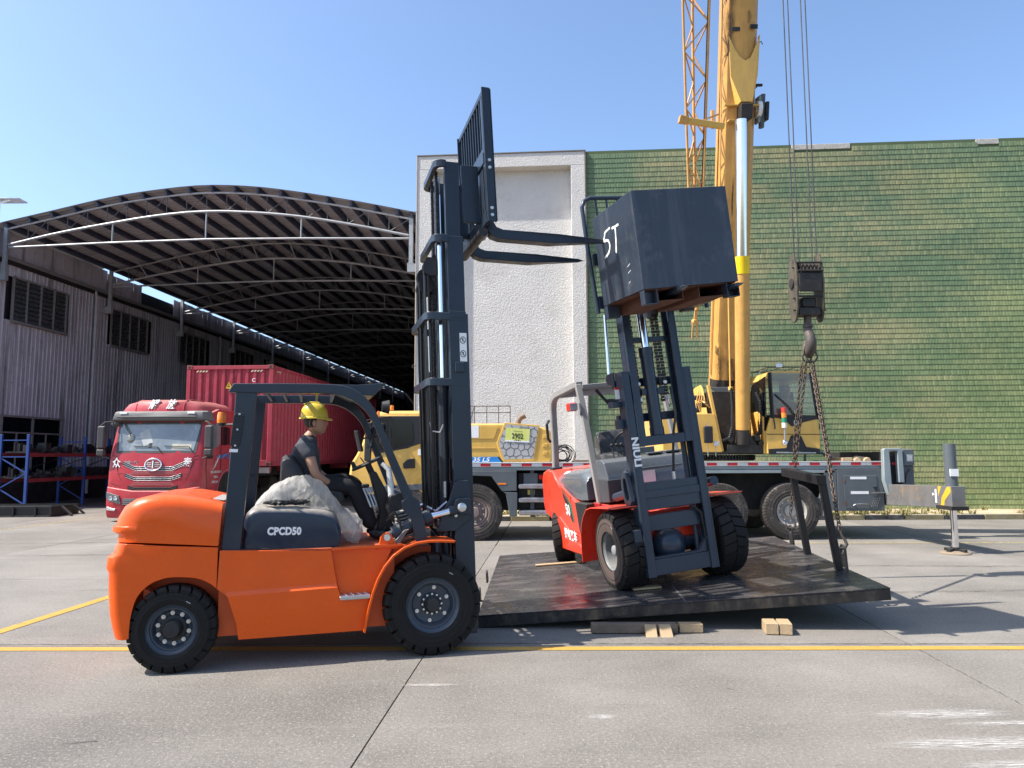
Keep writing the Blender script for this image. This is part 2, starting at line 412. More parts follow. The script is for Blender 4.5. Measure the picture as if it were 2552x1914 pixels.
crack([(4.55, 6.9), (4.9, 6.1), (5.0, 5.85), (5.8, 5.5)], .003)
crack([(jx(0, y), y) for y in (2.5, 4.2, 6.2)], .0035)
crack([(jx(1, y), y) for y in (3.0, 4.2, 5.4, 6.4, 7.6)], .008)
crack([(-2.6, 4.35), (-2.45, 4.40), (-2.38, 4.37)], .004)
crack([(1.5, 5.3), (1.62, 5.28)], .003)

# ================================================================ kerb, verge, walls
m_kerb_k = mat('kerb_black', (.045, .045, .048), .8, var=.3, wear=((.22,.21,.19), .6, 9), dust=(DUST, .7), bump=.004, bs=25)
m_kerb_y = mat('kerb_yellow', (.20, .17, .09), .8, var=.25, wear=((.22,.21,.19), .8, 7), dust=(DUST, .7), bump=.004, bs=25)
kerb = tag(bx('kerb', m_conc[1], None, -3, 34, 18.62, 18.66, -.01, .11, 0), kind='structure')
x = -3.0; i = 0
while x < 33:
    w = random.uniform(.98, 1.02); j = random.uniform(-.012, .012)
    MB().box(x, x+w-.015, 18.48+j, 18.62+j, -.01, .135+random.uniform(-.01,.006)).build('kerb_stone', (m_kerb_k, m_kerb_y)[i % 2], kerb, .018, 38, seg=2)
    x += w; i += 1
m_soil = mat('dry_soil', (.42, .33, .22), .95, var=.25, vs_=2, wear=((.20,.17,.10), .8, 3), bump=.02, bs=12)
b = MB(); nx, ny = 120, 10
b.add([(-3 + 37*i_/nx, 18.64 + 2.7*j_/ny, .115 + .03*noise.noise(Vector((i_*.5, j_*.5, 0))) + .012*(j_ > 0)) for j_ in range(ny+1) for i_ in range(nx+1)],
      [(j_*(nx+1)+i_, j_*(nx+1)+i_+1, (j_+1)*(nx+1)+i_+1, (j_+1)*(nx+1)+i_) for j_ in range(ny) for i_ in range(nx)])
tag(b.build('verge', m_soil, None, 0, 60), kind='structure')
m_weed = mat('weeds', (.20, .19, .07), .8, var=.5, vs_=9)
b = MB(); rw = random.Random(3)
for c in range(230):
    cx = rw.choice([rw.uniform(-2.5, 30), rw.gauss(9.9, .9), rw.gauss(8.3, .8), rw.gauss(-.4, .6), rw.gauss(1.2, .5)]); cy = 18.5 + abs(rw.gauss(0, .35)) if rw.random() < .6 else rw.uniform(18.7, 20.2)
    hgt = rw.uniform(.05, .20)
    for q in range(rw.randint(8, 22)):
        a = rw.uniform(0, 2*pi); r_ = rw.uniform(.02, .16); hh = hgt*rw.uniform(.4, 1.2); x0, y0 = cx + rw.uniform(-.08,.08), cy + rw.uniform(-.06,.06)
        w = rw.uniform(.006, .014); dx, dy = cos(a), sin(a)
        b.add([(x0-dy*w, y0+dx*w, .10), (x0+dy*w, y0-dx*w, .10), (x0+dx*r_*.5+dy*w, y0+dy*r_*.5-dx*w, .12+hh*.7), (x0+dx*r_*.5-dy*w, y0+dy*r_*.5+dx*w, .12+hh*.7), (x0+dx*r_, y0+dy*r_, .12+hh)], [(0,1,2,3), (3,2,4)])
tag(b.build('weeds', m_weed, None, 0, 0), kind='stuff')

def clamp01(t): return max(0., min(1., t))
# ---- green tiled wall
def tile_mat():
    m = bpy.data.materials.new('green_tile'); m.use_nodes = True; N, L = m.node_tree.nodes, m.node_tree.links; b = N['Principled BSDF']
    a = N.new('ShaderNodeAttribute'); a.attribute_name = 'tone'
    t = N.new('ShaderNodeTexNoise'); t.inputs['Scale'].default_value = 30; t.inputs['Detail'].default_value = 5
    g = N.new('ShaderNodeNewGeometry'); L.new(g.outputs['Position'], t.inputs['Vector'])
    r = N.new('ShaderNodeMapRange'); r.inputs[1].default_value = .3; r.inputs[2].default_value = .7; r.inputs[3].default_value = .78; r.inputs[4].default_value = 1.22; L.new(t.outputs[0], r.inputs[0])
    x = N.new('ShaderNodeVectorMath'); x.operation = 'SCALE'; L.new(a.outputs['Color'], x.inputs[0]); L.new(r.outputs[0], x.inputs['Scale'])
    L.new(x.outputs[0], b.inputs['Base Color']); b.inputs['Roughness'].default_value = .6; b.inputs['Specular IOR Level'].default_value = .3
    return m
m_tile = tile_mat()
m_grout = mat('green_grout', (.085, .115, .055), .8)
gw = thing('green_tiled_wall', 'tall wall clad in green and ochre ribbed tile courses behind the crane truck', 'wall', (2.20, 21.02, 0), (0,0,R(-3.9)))
WL, WH = 24.0, 10.80
bx('wall_core', m_grout, gw, 0, WL, .05, .45, .1, WH, 0)
PATCH = [(6.15, 7.8), (11.4, 12.0)]
rt = random.Random(11); rowh = .1515; nrow = int((WH-.1)/rowh); tw = .083
for j in range(nrow):
    z0 = .1 + rowh*j + (.02 if False else 0); z1 = z0 + rowh - .007; b = MB(); tones = []
    x = -rt.uniform(0, tw)
    if j == nrow-1: skips = PATCH
    else: skips = []
    phase = rt.uniform(0, 10)
    while x < WL:
        w = tw*rt.uniform(.94, 1.06); xa, xb = max(x, 0), min(x + w - .0015, WL)
        if xb > xa + .01 and not any(a < x < c for a, c in skips):
            t1 = rt.uniform(-.003, .003); o = .003*noise.noise(Vector((x*6, j*1.7, 3)))
            zt = z1 + rt.uniform(-.002,.002); xm = (xa + xb)/2
            # ribbed tile: a proud middle, foot kicked out over the course below
            b.add([(xa, .024+t1*.3, zt), (xm, .021+o, zt), (xb, .024-t1*.3, zt), (xb, .015-t1*.4, z0), (xm, .012+o, z0), (xa, .015+t1*.4, z0), (xa, .05, z0), (xb, .05, z0), (xa, .05, zt), (xb, .05, zt)],
                  [(0,1,4,5), (1,2,3,4), (5,4,3,7,6), (0,5,6,8), (2,9,7,3), (0,8,9,2,1)])
            n1 = noise.noise(Vector((x*.55, z0*1.1, 5))); n2 = noise.noise(Vector((x*.9+9, z0*5.5, 1))); n3 = rt.uniform(-1, 1); alt = ((int(x/tw)) % 2)*1.0
            och = max(0, min(1, .36 + .75*n1 + .55*n2 + .14*n3 + .22*(alt-.5) - max(0, (1.6 - x))*.55 + .03*(z0-5)/5))
            dk = 1.34 + .09*n3 + .22*noise.noise(Vector((x*.4+20, z0*.9, 8)))
            gr = Vector((.090, .134, .074)).lerp(Vector((.096, .140, .066)), clamp01((x-3)/4)*clamp01((8-z0)/4))
            gr = gr.lerp(Vector((.125, .165, .064)), max(0, min(1, (x-7)/8 + (3-z0)/6)))
            oc = Vector((.235, .205, .105)).lerp(Vector((.185, .215, .09)), max(0, min(1, (x-8)/5)))
            cc = gr.lerp(oc, och*.80)*dk
            tones += [tuple(cc)]*6
        x += w
    o = b.build('tile_course', m_tile, gw, 0, 0)
    at = o.data.color_attributes.new('tone', 'FLOAT_COLOR', 'CORNER'); arr = []
    for p, c in zip(o.data.polygons, tones): arr += [c[0], c[1], c[2], 1.0]*p.loop_total
    at.data.foreach_set('color', arr)
m_mortar = mat('bare_mortar', (.42,.40,.36), .9, var=.2, vs_=8, bump=.01, bs=20)
for a, c in PATCH: bx('mortar_patch', m_mortar, gw, a-.02, c+.02, .02, .06, WH-.17, WH-.01, .01)

# ---- white roughcast block
def roughcast():
    m = mat('white_roughcast', (.62, .605, .575), .9, var=.05, vs_=1.3, wear=((.40,.37,.33), .30, 1.2), chip=((.13,.11,.09), .735, 5.5), space='Object')
    N, L = m.node_tree.nodes, m.node_tree.links; b = N['Principled BSDF']
    tc = N.new('ShaderNodeTexCoord').outputs['Object']
    mr = N.new('ShaderNodeMapping'); mr.inputs['Rotation'].default_value = (0, R(-38), 0); L.new(tc, mr.inputs[0])
    mp = N.new('ShaderNodeMapping'); mp.inputs['Scale'].default_value = (14, 14, 38); L.new(mr.outputs[0], mp.inputs[0])
    t = N.new('ShaderNodeTexNoise'); t.inputs['Scale'].default_value = 1.1; t.inputs['Detail'].default_value = 5; t.inputs['Roughness'].default_value = .62; L.new(mp.outputs[0], t.inputs['Vector'])
    bp = N.new('ShaderNodeBump'); bp.inputs['Distance'].default_value = .042; bp.inputs['Strength'].default_value = .9; L.new(t.outputs[0], bp.inputs['Height']); L.new(bp.outputs[0], b.inputs['Normal'])
    return m
m_rough = roughcast()
wbk = thing('white_block', 'tall off-white roughcast block with a sunken panel beside the arched shed', 'building', (-2.87, 21.36, 0), (0,0,R(-4.2)))
W_, H_ = 5.10, 10.78
bx('recess_panel', m_rough, wbk, .40, W_-.42, .34, .5, .02, H_-.4, 0)
bx('left_pier', m_rough, wbk, 0, .45, .0, 2.4, 0, H_-.42, .012)
bx('right_pier', m_rough, wbk, W_-.42, W_, .0, .5, 0, H_-.42, .012)
bx('lintel', m_rough, wbk, 0, W_, .003, 2.4, H_-.42, H_, .012)
bx('back_wall', m_rough, wbk, .02, W_, .5, 2.38, 0, H_-.43, 0)
m_cap = mat('cap_metal', (.16,.14,.12), .6, wear=((.25,.12,.06), .5, 6))
bx('cap_strip', m_cap, wbk, -.02, W_+.03, -.02, .12, H_+.002, H_+.035, 0)
bx('corner_strip', m_cap, wbk, W_+.003, W_+.028, -.022, .02, 0, H_, 0)
bx('corner_strip', mat('cream_trim', (.55,.47,.38), .7), wbk, -.03, -.004, -.022, .02, 0, H_, 0)
for z in (2.2, 4.3, 6.6, 9.0):      # small wire loops sticking out of the corners
    for x_ in (-.05, W_+.05):
        c = [(x_ + .05*cos(a), -.02, z + .05*sin(a)) for a in [R(t) for t in range(0, 300, 30)]]
        MB().tube(c, .006, 5).build('wire_loop', m_cap, wbk, 0, 30)

# ================================================================ warehouse on the left and arched canopy
KS = 1.07
SO = (-16.0*KS, 22.4*KS, 1.65*(1-KS))
m_side = mat('wall_siding', (.42, .41, .45), .55, var=.08, vs_=1.2, streak=((.075,.07,.07), .8, (1.5, 3.0, .25)), wear=((.10,.09,.09), .4, 6))
m_side_shade = mat('siding_shade', (.02, .02, .022), .7, var=.2)  # near-black siding colour carries the shade of the shed interior
m_lvr = mat('louvre_glass', (.055, .06, .065), .25, var=.3, dust=(DUST, .2))
m_frame = mat('window_frame_paint', (.20, .19, .19), .6, wear=((.07,.06,.055), .5, 12))
wh = thing('warehouse', 'grey metal clad warehouse with louvred windows along the left of the shed', 'building', SO, (0,0,R(-3.56)))
wh.scale = (KS, KS, KS)
# ribbed cladding, panel by panel; the plane is x=-.3, outer face looks +x
def ribbed(y0, y1, z0, z1, pitch=.19, d=.022):
    b = MB(); rings = []; y = y0; pr = []
    while y < y1 - .001:
        for a, q in ((0, 0), (.70, 0), (.76, d), (.92, d), (.98, 0)):
            yy = min(y + a*pitch, y1); pr.append((yy, q))
        y += pitch
    pr.append((y1, 0))
    b.loft([[(-.3 + q, yy, z0) for yy, q in pr], [(-.3 + q, yy, z1) for yy, q in pr]], False, False)
    return b
wins = [(.70, 3.28), (5.92, 8.45), (11.15, 13.65), (16.4, 18.9), (21.6, 24.1)]
door = (.55, 3.35, .95, 2.94)
y = -1.14
while y < 27:
    y2 = y + .76
    zs = [(.0, 7.98)]
    hit = [w for w in wins if y2 > w[0]+.02 and y < w[1]-.02]
    if hit: zs = [(.0, 6.07), (7.50, 7.98)]
    if y2 > door[0]+.05 and y < door[1]-.05: zs = [(0, door[2])] + [(door[3], zs[0][1])] + zs[1:]
    yc0, yc1 = y, y2
    for z0, z1 in zs: ribbed(yc0, yc1, z0, z1).build('siding_panel', m_side, wh, 0, 20)
    y = y2
ribbed(27, 62, 0, 7.98).build('siding_panel', m_side, wh, 0, 20)
bx('inner_wall', m_side_shade, wh, -.9, -.45, -1.2, 62, 0, 7.9, 0)
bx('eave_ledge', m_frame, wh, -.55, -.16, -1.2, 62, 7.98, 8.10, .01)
bx('eave_soffit', m_side_shade, wh, -.31, -.20, -1.2, 62, 7.86, 7.979, 0)
y = -1.2; i = 0
while y < 30:       # the upper strip of cladding above the ledge, worn and gappy
    w = random.uniform(.45, .62)
    if not (7.4 < y < 10.2): MB().box(-.33, -.30 + random.uniform(0,.012), y, y+w-.02, 8.10, (8.93 if y < 5.2 else 8.85) + .004*y + random.uniform(-.02,.02)).build('clerestory_board', m_side, wh, 0, 0)
    y += w; i += 1
bx('clerestory_board', m_side, wh, -.33, -.3, 30, 62, 8.10, 8.95, 0)
bx('clerestory_back', m_side_shade, wh, -.45, -.40, -1.2, 62, 8.1, 8.68, 0)
for (a, c) in wins:     # louvred windows: frame part with slats under it
    f = MB(); n = 4
    f.box(-.32, -.255, a-.03, a+.04, 6.03, 7.54); f.box(-.32, -.255, c-.04, c+.03, 6.03, 7.54)
    f.box(-.32, -.255, a, c, 7.48, 7.54); f.box(-.32, -.20, a-.06, c+.06, 6.0, 6.08)
    for k in range(1, n): f.box(-.32, -.26, a+(c-a)*k/n-.025, a+(c-a)*k/n+.025, 6.08, 7.48)
    fo = f.build('window', m_frame, wh, .004)
    sl = None
    for k in range(n):
        ya, yb = a + (c-a)*k/n + .03, a + (c-a)*(k+1)/n - .03
        for q in range(9):
            z = 6.10 + q*.153
            ang = .045
            s_ = MB().add([(-.34, ya, z+.15), (-.29, ya, z), (-.283, ya, z), (-.333, ya, z+.15), (-.34, yb, z+.15), (-.29, yb, z), (-.283, yb, z), (-.333, yb, z+.15)],
                          [(0,1,2,3), (4,7,6,5), (0,4,5,1), (3,2,6,7), (1,5,6,2), (0,3,7,4)])
            s_.build('slat', m_lvr, fo, 0, 0)
# ground floor window band with mullions
a, c, z0, z1 = door
f = MB(); f.box(-.33, -.25, a-.05, a+.04, z0-.1, z1+.05); f.box(-.33, -.25, c-.04, c+.05, z0-.1, z1+.05); f.box(-.33, -.24, a-.1, c+.1, z1, z1+.07); f.box(-.33, -.24, a-.1, c+.1, z0-.1, z0)
f.box(-.33, -.26, a, c, 2.42, 2.47); f.box(-.33, -.26, (a+c)/2-.04, (a+c)/2+.04, z0, z1)
f.box(-.33, -.27, a+.68, a+.72, z0, 2.42); f.box(-.33, -.27, c-.75, c-.71, z0, 2.42)
fo = f.build('window', m_frame, wh, .004)
m_dglass = mat('dark_glass', (.006, .008, .010), .08, spec=.35, rv=.03)
for (ya, yb, za, zb) in ((a+.04, (a+c)/2-.04, 2.47, z1), ((a+c)/2+.04, c-.04, 2.47, z1), (a+.04, a+.68, z0, 2.42), (a+.72, (a+c)/2-.04, z0, 2.42), ((a+c)/2+.04, c-.75, z0, 2.42), (c-.71, c-.04, z0, 2.42)):
    MB().box(-.315, -.305, ya, yb, za, zb).build('pane', m_dglass, fo, 0, 0)
for (yy, zt) in ((4.75, 7.95), (15.0, 7.9)): MB().tube([(-.16, yy, .3), (-.16, yy, zt-.25), (-.22, yy, zt)], .055, 10).build('downpipe', mat('downpipe_paint', (.42,.41,.41), .6, wear=((.2,.17,.15), .5, 5)), wh, 0, 40)
m_brick = mat('dark_brick', (.035, .03, .03), .9, var=.4)
bx('brick_plinth', m_brick, wh, -.30, -.22, -1.2, 62, 0, .86, 0)
bx('end_wall', m_side_shade, wh, -.4, 13.6, 61, 61.3, 0, 10.3, 0)
bx('far_side_wall', m_side_shade, wh, 13.2, 13.5, 1.6, 61, 0, 9.2, 0)
# the bit of white steelwork on the roof behind, far left
rs = thing('roof_truss_piece', 'bit of white steel truss showing above the warehouse roof at its far left', 'truss', (-17.9, 24.5, 10.0), (0,0,0))
b = MB(); b.beam((-1.2,0,.05), (.35,0,.62), .06, .06); b.beam((-1.2,0,.62), (.25,0,.66), .05, .05); b.beam((-.9,0,.0), (-.2,0,.62), .06,.06); b.beam((.0,0,-.6), (.0,0,.62), .06,.06); b.beam((-.5,0,-.6), (-.5,0,.6), .05,.05)
b.build('truss_bars', m_white, rs, .004)
bx('roof_edge', m_side, rs, -.4, .75, -.1, .35, .60, .64, 0)
bx('support', m_white, rs, -.55, -.45, -.05, .05, -1.9, -.4, 0)

# canopy
ctrl = [(-.05, 8.91), (1.45, 9.22), (3.4, 9.62), (5.0, 9.83), (6.46, 9.925), (8.0, 9.84), (9.5, 9.62), (11.3, 9.28), (12.95, 8.92)]
def arc(x, pts):
    # smooth interpolation through the control points
    import bisect
    xs = [p[0] for p in pts]; i = max(1, min(len(xs)-1, bisect.bisect(xs, x)))
    def m(k):
        if k <= 0: return (pts[1][1]-pts[0][1])/(xs[1]-xs[0])
        if k >= len(xs)-1: return (pts[-1][1]-pts[-2][1])/(xs[-1]-xs[-2])
        return (pts[k+1][1]-pts[k-1][1])/(xs[k+1]-xs[k-1])
    x0, x1 = xs[i-1], xs[i]; h = x1-x0; t = (x-x0)/h
    return (2*t**3-3*t*t+1)*pts[i-1][1] + (t**3-2*t*t+t)*h*m(i-1) + (-2*t**3+3*t*t)*pts[i][1] + (t**3-t*t)*h*m(i)
low = [(.0, 8.36), (1.6, 8.70), (3.43, 9.0), (5.0, 9.21), (6.47, 9.294), (8.0, 9.22), (9.5, 9.05), (11.3, 8.72), (12.88, 8.37)]
m_roofs = mat('roof_sheet', (.36, .375, .40), .55, var=.12, vs_=1.5, wear=((.2,.17,.15), .3, 4))
m_purlin = mat('purlin_paint', (.05, .06, .10), .5, var=.2)
m_web = mat('web_bar_paint', (.10, .10, .11), .55, var=.2)
m_truss = mat('truss_pipe', (.40, .40, .41), .5, metal=.2, var=.2, wear=((.16,.11,.08), .5, 12))
cn = thing('arched_canopy', 'long arched steel canopy roof on pipe trusses over the loading alley', 'canopy', SO, (0,0,R(-3.56)))
cn.scale = (KS, KS, KS)
xs_ = [-.12 + 13.6*i/26 for i in range(27)]
b = MB(); pr = []
nr = 10; L1 = 2.0
for i in range(nr):
    for a, q in ((0, 0), (.55, 0), (.65, .028), (.88, .028)): pr.append((L1*(i+a)/nr, q))
pr.append((L1, 0))
b.loft([[(x_, yy, arc(x_, ctrl) + .175 + q) for yy, q in pr] for x_ in xs_], False, False)
first = b.build('roof_sheet', m_roofs, cn, 0, 25, loc=(0,-.15,0))
for k in range(1, 31): dup(first, cn, (0, -.15 + L1*k, 0))
b = MB(); b.add([(-.75, -.15, 8.93), (.0, -.15, 9.09), (.0, 5.4, 9.09), (-.75, 5.4, 8.93)], [(0,1,2,3)]); b.build('eave_sheet', m_roofs, cn, 0, 0)
px = [-.03, .72, 1.45, 2.19, 2.925, 3.67, 4.40, 5.15, 5.90, 6.617, 7.356, 8.09, 8.83, 9.57, 10.3, 11.05, 11.8, 12.5, 12.95]
for q in px:
    z = arc(q, ctrl); sl = math.atan2(arc(q+.1, ctrl) - arc(q-.1, ctrl), .2)
    b = MB(); b.box(-.03, .03, -.08, 61, 0, .17); b.box(.03, .075, -.08, 61, 0, .012); b.box(-.03, .075, -.08, 61, .158, .172)
    b.build('purlin', m_purlin, cn, 0, 0, loc=(q, 0, z), rot=(0, -sl, 0))
def truss(k):
    yk = 5.43*k; up = [( x_, yk, arc(x_, ctrl) - .03) for x_ in [-.05 + 13*i/30 for i in range(31)]]; lo_ = [(x_, yk, arc(x_, low)) for x_ in [.02 + 12.85*i/30 for i in range(31)]]
    rr = 1.0
    t = MB().tube(up, .032, 8).build('truss', m_truss, cn, 0, 40)
    MB().tube(lo_, .045, 8).build('lower_chord', m_galv if k == 0 else m_truss, t, 0, 40)
    MB().tube([(.02, yk, 8.28), (3.4, yk, 8.36), (6.46, yk, 8.40), (9.5, yk, 8.36), (12.88, yk, 8.28)], .036, 8).build('tie_rod', m_galv if k == 0 else m_truss, t, 0, 40)
    for hx in (3.43, 6.46, 9.5): MB().cyl((hx, yk, arc(hx, low)), (hx, yk, 8.39), .026, n=8).build('hanger', m_galv if k == 0 else m_truss, t, 0, 40)
    n = 20; webs = []
    for i in range(1, n):
        xa = .0 + 12.9*i/n; webs.append(((xa, arc(xa, ctrl)-.03), (xa, arc(xa, low))))
        if i % 2: webs.append(((xa, arc(xa, low)), (xa + 12.9/n, arc(xa + 12.9/n, ctrl)-.03)))
    if k < 5:
        for p, q in webs: MB().cyl((p[0], yk, p[1]), (q[0], yk, q[1]), .013, n=6).build('web_bar', m_web, t, 0, 40)
    else:
        b = MB()
        for p, q in webs: b.cyl((p[0], yk, p[1]), (q[0], yk, q[1]), .013, n=5)
        b.build('web_bars', m_web, t, 0, 40)
    for hx in [1.4 + 1.48*i for i in range(8)] if k else []:     # struts forward up to the purlins
        MB().cyl((hx, yk, arc(hx, low)), (hx-.05, yk-.85, arc(hx, ctrl)+.02), .024, n=6).build('strut', m_truss, t, 0, 40)
    for sx in (0, 1):
        x_ = -.07 if sx == 0 else 12.95; b = MB()
        b.box(x_-.06, x_+.06, yk-.05, yk+.05, 7.50, 8.93); b.box(x_-.10, x_+.10, yk-.07, yk+.07, 7.47, 7.50)
        b.build('post', m_galv if k == 0 else m_truss, cn, .004)
        b = MB(); b.box(min(x_, x_+.1-sx*.2)-.28*(1-sx)-.1*(1-sx), x_+.1+.3*sx, yk-.07, yk+.07, 7.22, 7.47)
        b.build('bracket', m_galv if k == 0 else m_truss, cn, .006)
for k in range(11): truss(k)
# ================================================================ orange forklift
fa = thing('forklift', 'orange diesel forklift with slate overhead guard and its tall mast raised', 'forklift', (-.887, 6.865, 0), (0,0,R(15.5)), 'forklifts in the yard')
def clamp(t): return max(0., min(1., t))
def shell(outline, yh, rear, rr, top, rt_, arch=None, mirror=True):
    """loft a side outline across the width with the rear corners and top edges rounded in plan"""
    ys_ = sorted({yh*q for q in (1, .985, .95, .9, .84, .76, .66, .56, .42, .2, 0)})
    ys_ = sorted(set([-q for q in ys_] + ys_)); rings = []
    for y in ys_:
        t = clamp((abs(y) - (yh - rr))/rr); e = rr*(1 - math.sqrt(max(0, 1 - t*t)))
        t2 = clamp((abs(y) - (yh - rt_))/rt_); e2 = rt_*(1 - math.sqrt(max(0, 1 - t2*t2)))
        r = []
        for x, z in outline:
            w = clamp((rear + .42 - x)/.42); wz = clamp((z - (top - .24))/.24)
            if arch and abs(y) < arch[0]: z = max(z, arch[1]) if x > rear + .02 else z
            r.append((x + e*w, y, z - e2*wz))
        rings.append(r)
    return MB().loft(rings)
up = [(-1.668, .948), (-1.648, 1.272), (-1.73, 1.300), (-1.821, 1.322), (-1.961, 1.347), (-2.088, 1.353), (-2.20, 1.345), (-2.30, 1.320), (-2.38, 1.265), (-2.425, 1.18), (-2.440, 1.118), (-2.462, 1.112), (-2.465, 1.072), (-2.42, 1.052), (-2.425, .995)]
shell(up, .665, -2.46, .20, 1.353, .10).build('rear_hood', m_orange, fa, .006, 40, seg=2)
archp0 = [(-2.342, .283), (-2.342, .353), (-2.332, .464), (-2.295, .574), (-2.22, .651), (-2.125, .699), (-2.02, .721), (-1.912, .720), (-1.802, .703), (-1.718, .662), (-1.668, .621)]
def smooth_line(P, n=4):
    out = []
    for i in range(len(P)-1):
        p0, p1, p2, p3 = P[max(i-1,0)], P[i], P[i+1], P[min(i+2,len(P)-1)]
        for k in range(n):
            t = k/n; out.append(tuple(.5*((2*p1[a]) + (-p0[a]+p2[a])*t + (2*p0[a]-5*p1[a]+4*p2[a]-p3[a])*t*t + (-p0[a]+3*p1[a]-3*p2[a]+p3[a])*t**3) for a in (0,1)))
    return out + [P[-1]]
archp = smooth_line(archp0)
dn = [(-1.668, .938), (-2.05, .962), (-2.38, .988), (-2.395, .97), (-2.41, .91), (-2.448, .885), (-2.455, .80), (-2.436, .765), (-2.432, .632), (-2.415, .45), (-2.395, .36), (-2.37, .272)] + archp
b = MB(); rings = []
for y in (-.670, -.666, -.655, -.63, -.60, -.56, -.52, -.45):
    t = clamp((abs(y) - .50)/.17); e = .10*(1 - math.sqrt(max(0, 1 - t*t)))
    rings.append([(x - .03*clamp((-2.03 - x)/.30)*(1 if z < .7 or i < 12 else 0) + e*clamp((-2.03 - x)/.30), y, z) for i, (x, z) in enumerate(dn)])
b.loft(rings); b.loft([[(x, -y, z) for x, y, z in r] for r in rings])
core = dn[:12] + [(-2.2, .272), (-2.15, .60), (-1.668, .60)]
b.loft([[(x, y, z) for x, z in core] for y in (-.449, 0, .449)])
b.build('counterweight', m_orange, fa, .008, 55, seg=2)
MB().prism(archp + [(-1.50, .621), (-1.50, .34), (-2.30, .34)], -.455, -.4505).build('arch_liner', m_orange_in, fa, 0, 0)
bx('wheel_housing', m_orange_in, fa, -2.0, -1.0, -.40, .40, .42, .80, .01)
MB().cyl((-1.95,-.55,.34),(-1.95,.55,.34), .055).build('steer_axle', m_black, fa)
MB().prism([(-2.20,.64),(-2.13,.60),(-2.13,.40),(-2.20,.44)], -.60, -.44).build('inner_rib', m_orange_in, fa)
# filler cap and panel joint on the hood
MB().lathe([(.001,.02),(.05,.02),(.056,.01),(.058,-.01)], (-1.80,-.42,1.292), (.05,0,1), 24).build('filler_cap', m_orange, fa, 0)
MB().lathe([(.001,.006),(.03,.006),(.033,-.01)], (-2.12,-.40,1.332), (0,0,1), 20).build('hood_plug', m_black, fa, 0)
MB().prism([(-2.02,1.336),(-1.66,1.285),(-1.66,1.292),(-2.02,1.344)], -.40, .30).build('hood_lid', mat('hood_lid_grey', (.30,.30,.29), .35, dust=(DUST,.5)), fa, .003)
# side panels of the chassis
for s in (-1, 1):
    P = lambda x, z, y: (x, s*y, z)
    v = [P(-1.654,.912,.660), P(-1.25,.897,.660), P(-.802,.880,.660), P(-1.602,.590,.664), P(-1.2,.605,.664), P(-.753,.618,.664), P(-1.585,.560,.690), P(-1.2,.573,.690), P(-.746,.588,.690),
         P(-1.56,.490,.690), P(-.711,.483,.690), P(-.488,.498,.690), P(-1.512,.345,.684), P(-1.0,.355,.684), P(-.503,.360,.684), P(-1.496,.218,.655), P(-1.0,.222,.655), P(-.512,.226,.655)]
    fc = [(0,3,4,1), (1,4,5,2), (3,6,7,4), (4,7,8,5), (6,9,10,8,7), (9,12,13,14,11,10), (12,15,16,13), (13,16,17,14), (0,1,2,2+0) if False else (0,3,6)]
    v += [P(-1.665,.617,.664), P(-1.654,.912,.60), P(-.802,.880,.60), P(-1.496,.218,.60), P(-.512,.226,.60), P(-.488,.498,.60), P(-.711,.483,.60), P(-.802,.880,.60)]
    fc = [(0,3,4,1), (1,4,5,2), (3,6,7,4), (4,7,8,5), (6,9,10,8,7), (9,12,13,14,11,10), (12,15,16,13), (13,16,17,14), (0,18,6,3), (0,1,2,20,19), (15,21,22,17,16), (14,17,22,23,11), (11,23,24,10), (10,24,25,2,5,8)]
    MB().add(v, fc).build('side_panel', m_orange, fa, .003, 22)
    # footwell cheek between panel and mudguard
    MB().add([P(-.802,.880,.612), P(-.30,.885,.612), P(-.34,.80,.625), P(-.44,.60,.63), P(-.485,.50,.635), P(-.715,.486,.635)], [(0,1,2,3,4,5)]).build('footwell_cheek', m_orange, fa, 0, 0)
    st = MB(); st.prism([(-.735,.522),(-.484,.530),(-.484,.492),(-.725,.488)], s*.60, s*.735)
    st = st.build('step_plate', m_steel, fa, .01, 38, seg=2)
    for i in range(4):
        for j in range(3): MB().lathe([(.010,0),(.008,.004),(.001,.005)], (-.69+.055*i+.008*j, s*(.635+.036*j), .524+.0015*i), (0,0,1), 8).build('stud', m_steel, st, 0)
bx('chassis', m_orange_in, fa, -1.66, -.28, -.60, .60, .24, .895, .004)
bx('chassis_front', m_orange_in, fa, -.28, .06, -.40, .40, .30, .86, .004)
MB().prism([(-.84,.893),(-.36,.893),(-.28,.93),(-.20,1.02),(-.16,1.03),(-.24,.905),(-.34,.875),(-.84,.872)], -.60, .60).build('floor_mat', m_mat, fa, .004)
MB().beam((-.80,-.635,.888), (-.22,-.635,.905), .05, .02).build('sill_rail', m_orange, fa, .004)
